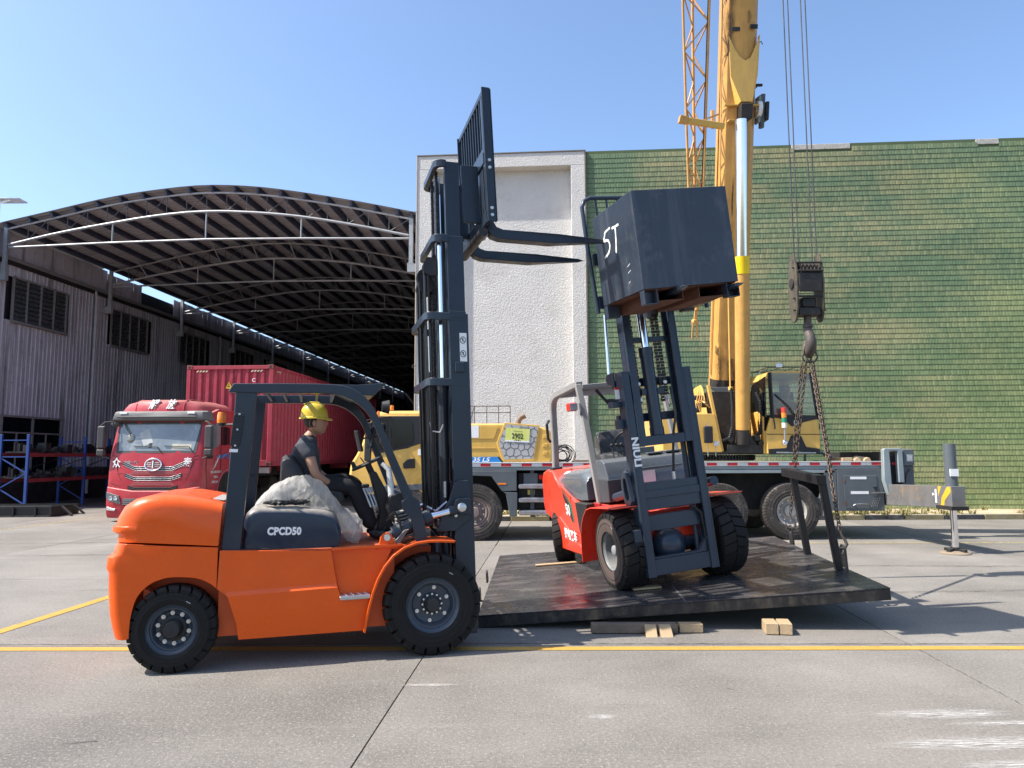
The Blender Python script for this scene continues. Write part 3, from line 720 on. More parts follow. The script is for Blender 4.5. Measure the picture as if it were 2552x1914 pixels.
# mudguards
fp = [(-.535,.225), (-.524,.30), (-.500,.42), (-.470,.535), (-.430,.645), (-.375,.745), (-.305,.83), (-.215,.893), (-.11,.930), (.0,.943), (.10,.942), (.215,.934)]
for s in (-1, 1):
    MB().band(fp, min(s*.745, s*.40), max(s*.745, s*.40), .010).build('mudguard', m_orange, fa, .003, 50)
    MB().band([(x-.006, z+.004) for x, z in fp], min(s*.748, s*.728), max(s*.748, s*.728), .022).build('mudguard_lip', m_orange, fa, .005, 50)
    MB().prism([(-.60,.24)] + [(x+.0, z) for x, z in fp[:9]] + [(-.11,.90), (-.30,.88), (-.60,.62)], s*.58, s*.60).build('arch_plate', m_orange_in, fa, .002)
    # tilt cylinder and its lug
    a = [(-.415,.885), (-.402,.965), (-.385,.993), (-.347,1.008), (-.312,.993), (-.296,.965), (-.27,.915), (-.18,.90), (-.18,.87), (-.44,.87)]
    lg = MB().prism(a, s*.62, s*.575).build('tilt_lug', m_orange, fa, .004)
    MB().lathe([(.001,.02),(.026,.02),(.030,.014),(.030,0)], (-.347, s*.62, .967), (0,s,0), 20).build('pin_cap', m_bolt, lg, 0)
    cy = MB(); cy.cyl((-.345,s*.52,.962), (-.27,s*.52,.992), .035); cy.cyl((-.29,s*.52,.984), (.0,s*.52,1.107), .062); cy.cyl((-.02,s*.52,1.099), (.045,s*.52,1.127), .069)
    cy = cy.build('tilt_cylinder', m_slate, fa)
    MB().cyl((.03,s*.52,1.12), (.235,s*.52,1.172), .030).build('cylinder_rod', m_chrome, cy)
    MB().cyl((.20,s*.52,1.162), (.30,s*.52,1.188), .045).build('rod_end', m_slate, cy)
    MB().tube([(-.22,s*.57,1.02), (-.24,s*.58,1.10), (-.28,s*.55,1.17), (-.34,s*.45,1.10)], .012, 6).build('hose', m_hose, cy)
# wheels
wheel(fa, (.03, -.59, .41), .41, .30, .222, -1, 22, bolt_r=.61, hub=.27)
wheel(fa, (.03, .59, .41), .41, .30, .222, 1, 22, bolt_r=.61, hub=.27)
wheel(fa, (-1.975, -.575, .328), .328, .215, .186, -1, 22, bolts=10, bolt_r=.62, hub=.36, lug=.028, yaw=R(-3))
wheel(fa, (-1.975, .575, .335), .335, .215, .165, 1, 22, bolts=5, lug=.028, yaw=R(-3))
for s in (-1, 1):       # ring of small hub bolts on the front wheels
    for k in range(12):
        a = 2*pi*k/12; MB().lathe([(.001,.012),(.0095,.010),(.011,0)], (.03+.080*cos(a), s*(.59+.15-.078), .41+.080*sin(a)), (0,s,0), 6).build('hub_bolt', m_bolt, fa, 0, 0)
# engine cover with its white letters
hp = [(-1.508,.905), (-1.503,1.0), (-1.495,1.13), (-1.478,1.185), (-1.445,1.220), (-1.38,1.236), (-1.1,1.229), (-.86,1.203), (-.79,1.175), (-.748,1.125), (-.722,1.04), (-.712,.97), (-.725,.92), (-.755,.893)]
b = MB(); rings = []; zc = .9
for q in (-1, -.995, -.975, -.93, -.86, -.6, 0, .6, .86, .93, .975, .995, 1):
    t = clamp((abs(q)-.86)/.14); e = .045*(1 - math.sqrt(1 - t*t)); r = []
    for x, z in hp:
        r.append((x + e*(-1.1 - x)/.4*clamp((z-.88)/.15), q*.555 , z - e*clamp((z-1.0)/.2)*1.2))
    rings.append(r)
b.loft(rings).build('engine_cover', m_slate2, fa, .006, 40, seg=2)
MB().prism([(-1.53,.892),(-.70,.875),(-.70,.893),(-1.53,.912)], -.57, .57).build('cover_seal', m_black, fa, .004)
text('model_letters', 'CPCD50', .083, m_white, fa, face((-1.176, -.5575, 1.036), (1,0,-.022), (.03,0,1)), .002, .0042, sx=.84, spacing=1.05)
# overhead guard
def guard(s):
    yo, yi = s*.62, s*.555
    leg = MB().prism([(-1.578,2.175), (-1.418,2.178), (-1.508,.898), (-1.650,.902)], min(yo,yi), max(yo,yi)).build('guard_leg', m_slate, fa, .008, 38, seg=2)
    outer = [(-1.640,2.168), (-1.600,2.240), (-1.21,2.250), (-.95,2.253), (-.80,2.250), (-.73,2.243), (-.665,2.224), (-.60,2.190), (-.545,2.147), (-.50,2.095), (-.462,2.04), (-.42,1.955), (-.385,1.865), (-.130,1.298)]
    inner = [(-.205,1.275), (-.42,1.80), (-.455,1.885), (-.50,1.975), (-.545,2.035), (-.60,2.085), (-.66,2.125), (-.735,2.155), (-.80,2.168), (-.95,2.172), (-1.21,2.170), (-1.42,2.166)]
    MB().prism(outer + inner, min(yo+.01*s, yi), max(yo+.01*s, yi)).build('guard_beam', m_slate, fa, .008, 40, seg=2)
    MB().prism([(-.225,1.262), (-.175,1.312), (-.118,1.298), (-.078,1.268), (-.003,.945), (-.10,.905), (-.150,1.12), (-.215,1.195)], min(yo+.014*s, yi-.004*s), max(yo+.014*s, yi-.004*s)).build('guard_foot', m_slate, fa, .008, 38, seg=2)
for s in (-1, 1): guard(s)
for x in (-1.56, -1.36, -1.22, -1.08, -.94, -.80): MB().beam((x,-.56,2.205), (x,.56,2.205), .025 if x > -1.5 else .10, .05).build('roof_bar', m_slate, fa, .004)
MB().prism([(-.80,2.262),(-.62,2.262),(-.36,2.285),(-.36,2.275),(-.47,2.17),(-.62,2.18)], -.50, .60).build('roof_visor', m_slate, fa, .003)
# grille on the rear leg, plate below it, beacon behind it
vg = MB().prism([(-1.590,1.975),(-1.575,2.0),(-1.520,2.0),(-1.508,1.975),(-1.535,1.745),(-1.55,1.725),(-1.595,1.725),(-1.610,1.745)], -.628, -.62).build('leg_vent', m_black, fa, .003)
for i in range(10):
    z = 1.765 + i*.0225 + (.012 if i > 4 else 0); MB().beam((-1.588+.10*(z-1.765),-.631,z), (-1.532+.10*(z-1.765),-.631,z), .008, .009).build('slat', m_slate, vg, 0, 0)
for z in (1.737, 1.866, 1.99): MB().lathe([(.001,.004),(.008,.003),(.009,0)], (-1.567+.10*(z-1.77),-.629,z), (0,-1,0), 8).build('screw', m_bolt, vg, 0)
MB().prism([(-1.612,1.71),(-1.548,1.708),(-1.551,1.683),(-1.615,1.685)], -.6225, -.621).build('small_label', m_white, fa, 0, 0)
bc = MB().lathe([(.032,-.02),(.036,0),(.034,.05),(.028,.075),(.001,.078)], (-1.70,-.45,1.94), (0,0,1), 16).build('beacon', m_amber, fa, 0)
MB().cyl((-1.70,-.45,1.90),(-1.70,-.45,1.925), .036).cyl((-1.70,-.45,1.91),(-1.58,-.53,1.91),.01).build('beacon_bracket', m_black, bc)
# seat, steering, levers
b = MB(); rings = []
for y, k in ((-.24,.72), (-.22,.9), (-.15,1), (0,1), (.15,1), (.22,.9), (.24,.72)):
    rings.append([(x*1.0 + (1-k)*.05, y, 1.30 + (z-1.30)*k) for x, z in [(-1.225,1.30), (-1.238,1.45), (-1.235,1.60), (-1.222,1.645), (-1.19,1.665), (-1.14,1.655), (-1.09,1.61), (-1.05,1.54), (-1.02,1.42), (-1.02,1.34), (-1.02,1.28), (-1.22,1.27)]])
st = b.loft(rings).build('seat', m_black, fa, .008, 50, seg=2)
MB().prism([(-1.20,1.22),(-.72,1.22),(-.68,1.27),(-.70,1.33),(-.80,1.345),(-1.1,1.33),(-1.20,1.34)], -.24, .24).build('seat_cushion', m_black, st, .02, 50, seg=3)
cl = MB(); cl.prism([(-.46,1.50),(-.40,1.51),(-.22,1.18),(-.20,.94),(-.40,.94),(-.36,1.15)], -.09, .09)
cl = cl.build('steering_column', m_black, fa, .012, 40, seg=2)
n = Vector((-.42, 0, .907)).normalized(); ux = n.cross(Vector((0,1,0))); c0 = Vector((-.475, .0, 1.582))
MB().tube([c0 + (ux*cos(2*pi*i/28) + Vector((0,1,0))*sin(2*pi*i/28))*.142 for i in range(28)], .013, 8, wrap=True).build('steering_wheel', m_black, cl, 0, 60)
b = MB()
for a in (0.3, 2.4, 4.4): b.beam(c0, c0 + (ux*cos(a) + Vector((0,1,0))*sin(a))*.138, .025, .012)
b.cyl(c0 - n*.10, c0 + n*.01, .03); b.build('wheel_spokes', m_black, cl)
MB().cyl(c0 + ux*.12 + n*.01, c0 + ux*.12 + n*.07, .022, .016).build('spinner_knob', m_black, cl)
MB().prism([(-.30,1.30),(-.16,1.34),(-.10,1.22),(-.12,1.08),(-.26,1.05),(-.32,1.18)], -.30, .34).build('dashboard', m_black, fa, .02, 40, seg=2)
b = MB()
for i in range(5): b.prism([(-.25,1.02+.03*i),(-.07,1.06+.03*i),(-.07,1.078+.03*i),(-.25,1.038+.03*i)], -.42, -.20)
b.build('vent_panel', mat('grey_panel', (.16,.16,.155), .6, dust=(DUST,.5)), fa, .003)
m_wrap = mat('plastic_wrap', (.55,.55,.54), .25, var=.2, bump=.004, bs=40, spec=.8)
MB().tube([(-.36,-.20,1.58), (-.30,-.22,1.53), (-.28,-.22,1.40), (-.27,-.24,1.22), (-.24,-.26,1.06), (-.18,-.26,1.0)], [.02,.026,.03,.028,.026,.02], 9).build('wrapped_lever', m_wrap, fa, 0, 60)
for i in range(3):
    MB().tube([(-.46+.03*i,-.30+.035*i,1.20), (-.50+.03*i,-.30+.035*i,1.30), (-.53+.02*i,-.30+.035*i,1.37)], .008, 6).build('lever', m_steel, fa)
    MB().ball((-.53+.02*i,-.30+.035*i,1.385), .02, 10, 6).build('lever_knob', m_black, fa)
MB().tube([(-.56,-.10,1.02),(-.50,-.10,1.14),(-.47,-.10,1.22)], .012).build('brake_handle', m_redl, fa)
for (x, y) in ((-.38,-.10), (-.36,.12)): MB().beam((x,y,.93),(x+.08,y,1.01), .07, .02).build('pedal', m_black, fa, .004)
for (p, r0) in (([(-.12,-.30,1.0),(-.05,-.33,1.09),(.05,-.30,1.12),(.15,-.28,1.05)], .013), ([(-.10,-.2,.98),(.0,-.24,1.14),(.1,-.2,1.16),(.2,-.2,1.0)], .012), ([(-.1,-.1,.96),(.05,-.12,1.05),(.2,-.12,.9)], .016), ([(-.15,-.38,.98),(-.08,-.42,1.04),(.02,-.4,1.02)], .01), ([(-.2,-.36,.95),(-.16,-.40,1.12)], .006)):
    MB().tube(p, r0, 7).build('hose', m_hose if r0 > .011 else m_steel, fa)
b = MB()
for q in range(9): b.box(-.08+.03*q, -.06+.03*q, -.34, -.26, 1.0+.02*(q%3), 1.05+.03*(q%2))
b.build('valve_block', m_steel, fa, .004)
# mirrors and work lamps at the front posts
for (x, y, z, h) in ((-.39,.56,1.84,.25), (-.52,.60,1.80,.22)):
    mr = MB().box(-.012,.012,-.05,.05,-h/2,h/2).build('mirror', m_black, fa, .010, loc=(x,y,z), rot=(0,R(14) if x > -.5 else R(-14),R(20)))
MB().tube([(-.39,.56,1.84),(-.30,.57,1.85),(-.28,.58,1.84)], .008).tube([(-.52,.6,1.8),(-.46,.6,1.83),(-.40,.58,1.84)], .008).build('mirror_arm', m_black, fa)
hl = MB().cyl((-.40,-.57,2.07),(-.34,-.57,2.07), .045, .06).build('work_lamp', m_black, fa)

# ---- mast (leans back two degrees)
def MX(u, v): return (.470 - .033*v + u, v)      # u behind(-)/ahead(+) of the front edge, v height
def rail(par, y0, y1, u0, u1, v0, v1, name='mast_rail', fl=.03):
    """a C channel: web on the outer side, flanges front and rear"""
    b = MB(); s = 1 if y1 > y0 else -1; P = [MX(u0, v0), MX(u1, v0), MX(u1, v1), MX(u0, v1)]
    b.prism(P, min(y0, y0+s*.022), max(y0, y0+s*.022))
    b.prism([MX(u1-fl, v0+.001), MX(u1-.001, v0+.001), MX(u1-.001, v1-.001), MX(u1-fl, v1-.001)], min(y0+s*.02, y1), max(y0+s*.02, y1))
    b.prism([MX(u0+.001, v0+.001), MX(u0+fl, v0+.001), MX(u0+fl, v1-.001), MX(u0+.001, v1-.001)], min(y0+s*.02, y1), max(y0+s*.02, y1))
    return b.build(name, m_slate, par, .004, 38)
for s in (-1, 1):
    rail(fa, s*.475, s*.385, -.175, 0, .10, 2.94)
    rail(fa, s*.400 if False else s*.382, s*.300, -.158, -.004, .80, 3.69)
    rail(fa, s*.297, s*.225, -.148, -.008, 1.62, 4.44)
    # bracket plate for the tilt cylinder
    pl = [(.10,.990), (.262,.990), (.40,1.095), (.395,1.405), (.372,1.432), (.280,1.430), (.245,1.40), (.20,1.25), (.15,1.16)]
    MB().prism(pl, min(s*.480,s*.500), max(s*.480,s*.500)).build('mast_bracket', m_slate, fa, .006)
    a = MB().prism([(.235,1.225),(.25,1.262),(.28,1.275),(.385,1.28),(.385,1.14),(.30,1.14),(.245,1.165)], min(s*.50,s*.565), max(s*.50,s*.565)).build('clevis', m_slate, fa, .008, seg=2)
    MB().lathe([(.001,.016),(.030,.016),(.038,.010),(.040,0)], (.305,s*.565,1.20), (0,s,0), 22).build('pin_cap', m_bolt, a, 0)
    MB().lathe([(.001,.02),(.014,.018),(.016,0)], (.262,s*.50,1.125), (0,s,0), 8).build('bolt', m_bolt, a, 0)
def cross(par, v, u_near, u_back, h=.07, yo=.477, nm='mast_tie'):
    b = MB(); x0 = MX(u_near, v)[0]; xb = MX(u_back, v)[0]
    pts = [(x0, -yo), (xb+.07, -yo), (xb+.025, -yo+.02), (xb, -yo+.07), (xb, yo-.07), (xb+.025, yo-.02), (xb+.07, yo), (x0, yo)]
    pin = [(x0, -yo+.03), (xb+.085, -yo+.03), (xb+.06, -yo+.045), (xb+.045, -yo+.085), (xb+.045, yo-.085), (xb+.06, yo-.045), (xb+.085, yo-.03), (x0, yo-.03)]
    n = len(pts); b.add([(x, y, v-h) for x, y in pts] + [(x, y, v) for x, y in pts] + [(x, y, v-h) for x, y in pin] + [(x, y, v) for x, y in pin],
        [f for i in range(n-1) for f in ((i, i+1, n+i+1, n+i), (2*n+i, 3*n+i, 3*n+i+1, 2*n+i+1), (n+i, n+i+1, 3*n+i+1, 3*n+i), (i, 2*n+i, 2*n+i+1, i+1))] + [(0, n, 3*n, 2*n), (n-1, 3*n-1, 4*n-1, 2*n-1)])
    return b.build(nm, m_slate, par, .006, 38, seg=2)
cross(fa, 2.945, -.02, -.395); cross(fa, 2.345, -.02, -.385); cross(fa, 3.69, -.15, -.30, yo=.42); cross(fa, 4.43, -.14, -.255, yo=.36)
MB().beam((.40,-.40,.22),(.40,.40,.22), .05, .20).build('mast_foot', m_slate, fa, .006)
MB().beam((.30,-.38,1.35),(.30,.38,1.35), .05, .12).build('mast_tie', m_slate, fa, .006)
MB().prism([MX(-.175,2.90), MX(-.02,2.90), MX(-.02,2.96), MX(-.175,2.96)], -.480, -.47).build('rail_cap', m_slate, fa, .003)
b = MB(); b.prism([MX(-.085,2.50), MX(-.02,2.50), MX(-.02,2.76), MX(-.085,2.76)], -.4775, -.4765)
lb = b.build('warning_label', m_white, fa, 0, 0)
for v_ in (2.695, 2.57):
    c_ = MX(-.055, v_); MB().tube([(c_[0]+.024*cos(2*pi*i/20), -.4785, c_[1]+.03*sin(2*pi*i/20)) for i in range(20)], .003, 5, wrap=True).beam((c_[0]-.018,-.4785,c_[1]+.02),(c_[0]+.018,-.4785,c_[1]-.02),.002,.004).ball((c_[0],-.4785,c_[1]+.012),.006,8,5,(1,.2,1)).beam((c_[0],-.4785,c_[1]+.008),(c_[0],-.4785,c_[1]-.014),.002,.007).build('warning_mark', m_blackp, lb, 0)
MB().prism([MX(-.135,2.40), MX(-.055,2.40), MX(-.055,2.49), MX(-.135,2.49)], -.50, -.476).build('stop_block', m_slate, fa, .004)
# lift cylinders, rods, pulleys, chains, hoses behind the rails
for s in (-1, 1):
    x_, y_ = .135, s*.315
    lc = MB().cyl((.10+.12,y_,.5),(.175,y_,2.30), .045, n=20).cyl((.177,y_,2.25),(.174,y_,2.36), .052, n=20).build('lift_cylinder', m_slate, fa)
    MB().cyl((.174,y_,2.34),(.135,y_,3.62), .024, n=14).build('cylinder_rod', m_chrome, lc)
    for j, (u, v, r) in enumerate(((-.28, 3.42, .085), (-.315, 3.27, .075))):
        c_ = MX(u, v); yy = s*(.20 - .12*j)
        MB().lathe([(r,-.045),(r,-.035),(r*.82,-.03),(r*.82,-.012),(r,-.008),(r,.008),(r*.82,.012),(r*.82,.03),(r,.035),(r,.045)], (c_[0],yy,c_[1]), (0,1,0), 26).build('pulley', m_black, fa, 0, 30)
        lk = MB()
        for q in range(int((v-.95)/.034)):
            vv = .95 + q*.034
            for side, uu in ((1, u+r*.85),):
                p_ = MX(uu, vv); w_ = .016 if q % 2 else .022
                lk.box(p_[0]-.013, p_[0]+.013, yy-w_, yy+w_, vv, vv+.029)
        tag(lk.build('lift_chain', m_blackg, fa, 0, 0))
        for du, rr in ((-r*.8, .011), (-r*.35, .010)):
            MB().tube([(*MX(u+du, v)[:1], yy+.01, v), (MX(u+du, 2.2)[0], yy+.012, 2.2), (MX(u+du, 1.05)[0]+.01, yy+.0, 1.05)], rr, 8).build('hose', m_hose, fa)
cc = MB().cyl((.25,0,1.75),(.205,0,3.05), .045, n=20).build('centre_cylinder', m_slate, fa); MB().cyl((.205,0,3.0),(.16,0,4.38), .026, n=14).build('cylinder_rod', m_chrome, cc)
for yy in (-.13, .13):
    lk = MB()
    for q in range(41):
        vv = 3.0 + q*.034; p_ = MX(-.20, vv); w_ = .016 if q % 2 else .022; lk.box(p_[0]-.013, p_[0]+.013, yy-w_, yy+w_, vv, vv+.029)
    lk.build('lift_chain', m_blackg, fa, 0, 0)
for (yy, u, v0, v1, r_) in ((-.36,-.33,1.02,2.9,.010), (-.40,-.24,1.0,2.3,.012), (-.36,-.37,1.35,3.3,.008), (-.42,-.36,1.1,2.4,.009)):
    MB().tube([(MX(u,v0)[0],yy,v0),(MX(u,(v0+v1)/2)[0]+.008,yy,(v0+v1)/2),(MX(u,v1)[0],yy,v1)], r_, 8).build('hose', m_hose, fa)
MB().tube([(MX(-.36,1.90)[0],-.36,1.95),(MX(-.34,1.86)[0],-.36,1.87),(MX(-.27,1.85)[0],-.38,1.86),(MX(-.24,1.9)[0],-.4,1.93)], .010, 8).build('pipe', m_steel, fa)
MB().cyl((MX(-.24,1.28)[0],-.40,1.28),(MX(-.24,1.42)[0],-.40,1.42), .018).build('hose_fitting', m_steel, fa)
MB().tube([(.02,-.40,1.20),(.10,-.42,1.16),(.20,-.42,1.24)], .014).build('pipe', m_steel, fa)
# ---- carriage, backrest and forks
def CX_(v): return .545 + (4.45 - v)*.055       # front face of the carriage at height v (leans with the mast)
def bar(name, y0, y1, v0, v1, d0, d1, bevel=.005, m=m_slate):
    return MB().prism([(CX_(v0)-d0, v0), (CX_(v0)-d1, v0), (CX_(v1)-d1, v1), (CX_(v1)-d0, v1)], y0, y1).build(name, m, fa, bevel)
bar('carriage_bar', -.52, .58, 3.80, 3.92, .045, 0); bar('carriage_bar', -.52, .58, 4.36, 4.47, .045, 0)
for yy in (-.30, .22): bar('carriage_plate', yy, yy+.04, 3.86, 4.42, .21, .046); 
for yy in (-.42, -.30, .22, .36): bar('carriage_web', yy, yy+.10, 3.925, 4.355, .03, .008)
bar('post', -.560, -.545, 3.80, 5.09, .035, -.045); bar('post_flange', -.558, -.49, 3.81, 5.085, -.046, -.056); bar('post', .60, .615, 3.80, 5.09, .035, -.045)
bar('post_flange', -.542, -.48, 3.80, 5.0, .036, .028)
bar('backrest_rail', -.545, .60, 5.035, 5.085, .02, -.03); bar('backrest_rail', -.545, .60, 4.50, 4.545, .02, -.03)
for i in range(10): yy = -.455 + i*.105; bar('backrest_bar', yy-.008, yy+.008, 4.546, 5.034, .015, -.03, .003)
for v_ in (3.86, 3.925, 4.31, 4.38):
    MB().lathe([(.001,.016),(.015,.015),(.017,0)], (CX_(v_)+.005,-.560,v_), (0,-1,0), 6).build('bolt', m_bolt, fa, 0)
bar('side_guide', -.53, -.43, 3.86, 4.60, .0, -.05); bar('side_guide', .44, .54, 3.86, 4.60, .0, -.05)
for y0 in (-.40, .33):
    f = [(CX_(4.45)+.0, 4.45), (CX_(4.45)+.045, 4.45), (CX_(3.95)+.05, 3.95), (CX_(3.85)+.055, 3.86), (CX_(3.8)+.085, 3.805), (CX_(3.8)+.15, 3.785), (1.30,3.787), (1.78,3.782), (1.845,3.768), (1.78,3.748), (1.22,3.690), (CX_(3.75)+.12,3.693), (CX_(3.75)+.04,3.715), (CX_(3.75)+.0, 3.76)]
    b = MB(); n = len(f)
    b.add([(x, y0 + (.0 if x < 1.6 else .045), z) for x, z in f] + [(x, y0+.13 - (.0 if x < 1.6 else .045), z) for x, z in f], [list(range(n)), list(range(2*n-1,n-1,-1))] + [[i, i+n, (i+1)%n+n, (i+1)%n] for i in range(n)])
    b.build('fork', m_slate, fa, .006, 50)
MB().tube([(.60,-.1,3.78),(.58,-.2,3.74),(.60,-.36,3.77)], .02).build('side_shift_cylinder', m_steel, fa)
b = MB(); b.cyl((CX_(3.75)-.05,-.42,3.74),(CX_(3.75)-.05,.48,3.74), .045); b.build('carriage_roller_bar', m_blackg, fa)
# drive axle
MB().cyl((.03,-.45,.41),(.03,.45,.41), .12, n=20).build('drive_axle', m_slate, fa)
# ================================================================ steel plate deck being lifted, with what stands on it
PO = Vector((-.340, 7.128, .120)); PR = Matrix.Rotation(-.047, 4, 'Z') @ Matrix.Rotation(-.072, 4, 'Y') @ Matrix.Rotation(.029, 4, 'X')
PM = Matrix.Translation(PO) @ PR
m_plate = mat('black_deck_paint', (.020, .020, .024), .22, var=.3, vs_=2, rv=.14, streak=((.17,.155,.14), .75, (1.4, 5.5, 1)), wear=((.15,.135,.12), .55, 3.2), bump=.0012, bs=14, dust=((.16,.15,.14), .18))
m_plate_e = mat('black_deck_edge', (.016, .016, .018), .4, var=.4, streak=((.13,.11,.08), .6, (5, 3, 2)), wear=((.11,.09,.07), .5, 8), bump=.001, bs=30)
deck = thing('steel_deck', 'big black steel deck plate hoisted at its right end by chains', 'steel plate', PO, PR.to_euler())
MB().box(0, 3.906, 0, 3.446, -.012, 0).build('top_plate', m_plate, deck, .003)
for (a, c, d, e) in ((0.002,3.904,.002,.05), (0.002,3.904,3.39,3.444), (.002,.05,.05,3.39), (3.856,3.904,.05,3.39)): MB().box(a,c,d,e,-.115,-.0125).build('edge_beam', m_plate_e, deck, .004)
for i in range(6): MB().box(.05, 3.85, .45+.5*i, .52+.5*i, -.11, -.013).build('under_rib', m_plate_e, deck, 0)
MB().box(1.98, 2.0, .02, 3.42, .0002, .0025).build('weld_seam', mat('weld_seam', (.10,.095,.09), .5), deck, 0, 0)
def eyeplate(par, M, r=.075, hole=.032, L=.16, t=.022, m=m_blackg):
    out = []; inn = []
    for i in range(24):
        a = 2*pi*i/24; inn.append((hole*cos(a), hole*sin(a)))
        if -.1 < (a - pi) % (2*pi) < pi: pass
        ca, sa = cos(a), sin(a)
        out.append((r*ca, r*sa) if sa >= 0 else (r*(1 if ca > 0 else -1)*min(1, abs(ca)*3), -L*min(1, -sa*3)))
    b = MB(); n = 24
    b.add([(x, -t/2, z) for x, z in out] + [(x, t/2, z) for x, z in out] + [(x, -t/2, z) for x, z in inn] + [(x, t/2, z) for x, z in inn],
          [f for i in range(n) for f in ((i, (i+1)%n, n+(i+1)%n, n+i), (2*n+i, 3*n+i, 3*n+(i+1)%n, 2*n+(i+1)%n), (i, 2*n+i, 2*n+(i+1)%n, (i+1)%n), (n+i, n+(i+1)%n, 3*n+(i+1)%n, 3*n+i))], M)
    return b.build('eye_plate', m, par, .003)
eyeplate(deck, Matrix.Translation((3.93, 1.10, .17)) @ Matrix.Rotation(R(90), 4, 'Z'), .07, .036, .20)
eyeplate(deck, Matrix.Translation((3.93, 2.78, .17)) @ Matrix.Rotation(R(90), 4, 'Z'), .07, .036, .20)
for yy in (1.30, 2.35): eyeplate(deck, Matrix.Translation((-.10, yy, -.05)) @ Matrix.Rotation(R(90), 4, 'Y') @ Matrix.Rotation(R(180), 4, 'Z') @ Matrix.Rotation(R(90), 4, 'Z') @ Matrix.Rotation(R(90), 4, 'X') , .055, .028, .10)
# the black goal-shaped guard frame welded near the lifted edge
m_frameb = mat('black_frame_paint', (.012, .012, .013), .42)
MB().beam((3.80,.93,0),(3.72,.93,.95),.075,.07).build('frame_post', m_frameb, deck, .006)
MB().beam((3.83,1.93,0),(3.75,1.93,.95),.075,.07).build('frame_post', m_frameb, deck, .006)
MB().beam((3.71,.88,.965),(3.74,2.20,.985),.085,.10).build('frame_top', m_frameb, deck, .006)
# ================================================================ red forklift, leaning with the deck
FB = (1.765, 8.03, .285)
MBm = Matrix.Rotation(R(-75), 4, 'Z') @ Matrix.Rotation(R(6.0), 4, 'X')
fb = thing('forklift', 'red and grey electric forklift tilted on the black deck, holding a steel block aloft', 'forklift', FB, MBm.to_euler(), 'forklifts in the yard')
m_red = mat('red_paint', (.70, .045, .018), .30, var=.05, coat=.4, dust=(DUST, .18), bump=.0006, bs=30)
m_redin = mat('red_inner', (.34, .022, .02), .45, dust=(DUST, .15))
m_greyb = mat('grey_cowl', (.085, .10, .115), .22, var=.06, coat=.5, dust=(DUST, .15), bump=.0005, bs=30)
m_gbeam = mat('light_grey_guard', (.25, .245, .235), .4, var=.05, dust=(DUST, .2))
m_slb = mat('slate_mast', (.022, .034, .054), .34, var=.08, coat=.2, dust=(DUST, .12), bump=.0005, bs=50)
wheel(fb, (.0, -.565, .42), .42, .31, .20, -1, 24, tm=m_rubber, rm=m_rimg, hubm=m_rimg, bolts=10, bolt_r=.44, nut=.010, hub=.27, inset=.15, duty=.84)
wheel(fb, (.0, .565, .42), .42, .31, .20, 1, 24, rm=m_rimg, hubm=m_rimg, bolts=10, bolt_r=.36, inset=.10, duty=.84)
for s in (-1, 1):
    w = wheel(fb, (-2.08, s*.52, .345), .345, .23, .165, s, 22, rm=m_rimg, bolts=5, duty=.84, lug=.024, yaw=R(-24))
    # sidewall ring in the brown of new rubber
hbB = MB().lathe([(.085,-.06),(.085,.02),(.06,.03),(.055,.09),(.04,.10),(.001,.10)], (0,-.58,.42), (0,-1,0), 28).build('wheel_hub', mat('hub_grey', (.24,.245,.25), .45, dust=(DUST,.3)), fb, 0)
for k in range(10): MB().cyl((.068*cos(.63*k),-.60,.42+.068*sin(.63*k)), (.068*cos(.63*k),-.625,.42+.068*sin(.63*k)), .012, n=6).build('wheel_nut', m_bolt, hbB, 0, 0)
MB().lathe([(.208,.1585),(.225,.163),(.30,.164),(.335,.162),(.348,.158)], (0,-.565,.42), (0,-1,0), 48, caps=False).build('sidewall_ring', m_brownside, fb, 0)
for s in (-1, 1):
    o = [(-2.47,1.12), (-2.40,1.20), (-2.20,1.245), (-1.95,1.235), (-1.86,1.15), (-1.72,1.055), (-1.42,.95), (-1.10,.862), (-1.075,.70), (-1.03,.48), (-1.035,.22), (-1.42,.205), (-1.80,.215), (-1.93,.36), (-2.02,.53), (-2.16,.60), (-2.32,.635), (-2.48,.66), (-2.52,.80)]
    rings = []
    for y, e in ((.34,0), (.56,0), (.615,.008), (.635,.03)): rings.append([(x + (e*2.2 if x < -2.2 else 0) - (e*.4 if x > -1.2 else 0), s*y, z + (e*.6 if z < .6 else -e*.8)) for x, z in o])
    MB().loft(rings).build('side_body', m_red, fb, .008, 34, seg=2)
    # raised lower skirt with its slanted upper edge
    MB().loft([[(x, s*y, z) for x, z in q] for y, q in ((.60, [(-2.00,.565),(-1.80,.66),(-1.04,.33),(-1.04,.225),(-1.78,.215)]), (.652, [(-1.965,.555),(-1.80,.635),(-1.05,.31),(-1.05,.24),(-1.77,.23)]))]).build('side_skirt', m_red, fb, .006, 30)
    MB().prism([(-1.10,.868),(-.70,.868),(-.80,.55),(-.88,.38),(-1.01,.38),(-1.055,.60)], min(s*.56,s*.66), max(s*.56,s*.66)).build('corner_cover', m_black, fb, .008)
    MB().prism([(-1.70,1.062),(-1.62,1.04),(-1.30,.93),(-1.33,.80)] , min(s*.634,s*.64), max(s*.634,s*.64)).build('trim', m_red, fb, .002)
    fpts = [(-.80,.20), (-.795,.35), (-.765,.52), (-.70,.66), (-.61,.76), (-.50,.835), (-.36,.865), (-.2,.875), (.34,.905)]
    MB().band(fpts, min(s*.42,s*.75), max(s*.42,s*.75), .012).build('mudguard', m_red, fb, .003, 50)
    MB().prism([(x, z-.0) for x, z in fpts[:7]] + [(-.36,.80),(-.82,.50)], min(s*.42,s*.44), max(s*.42,s*.44)).build('arch_plate', m_redin, fb, 0)
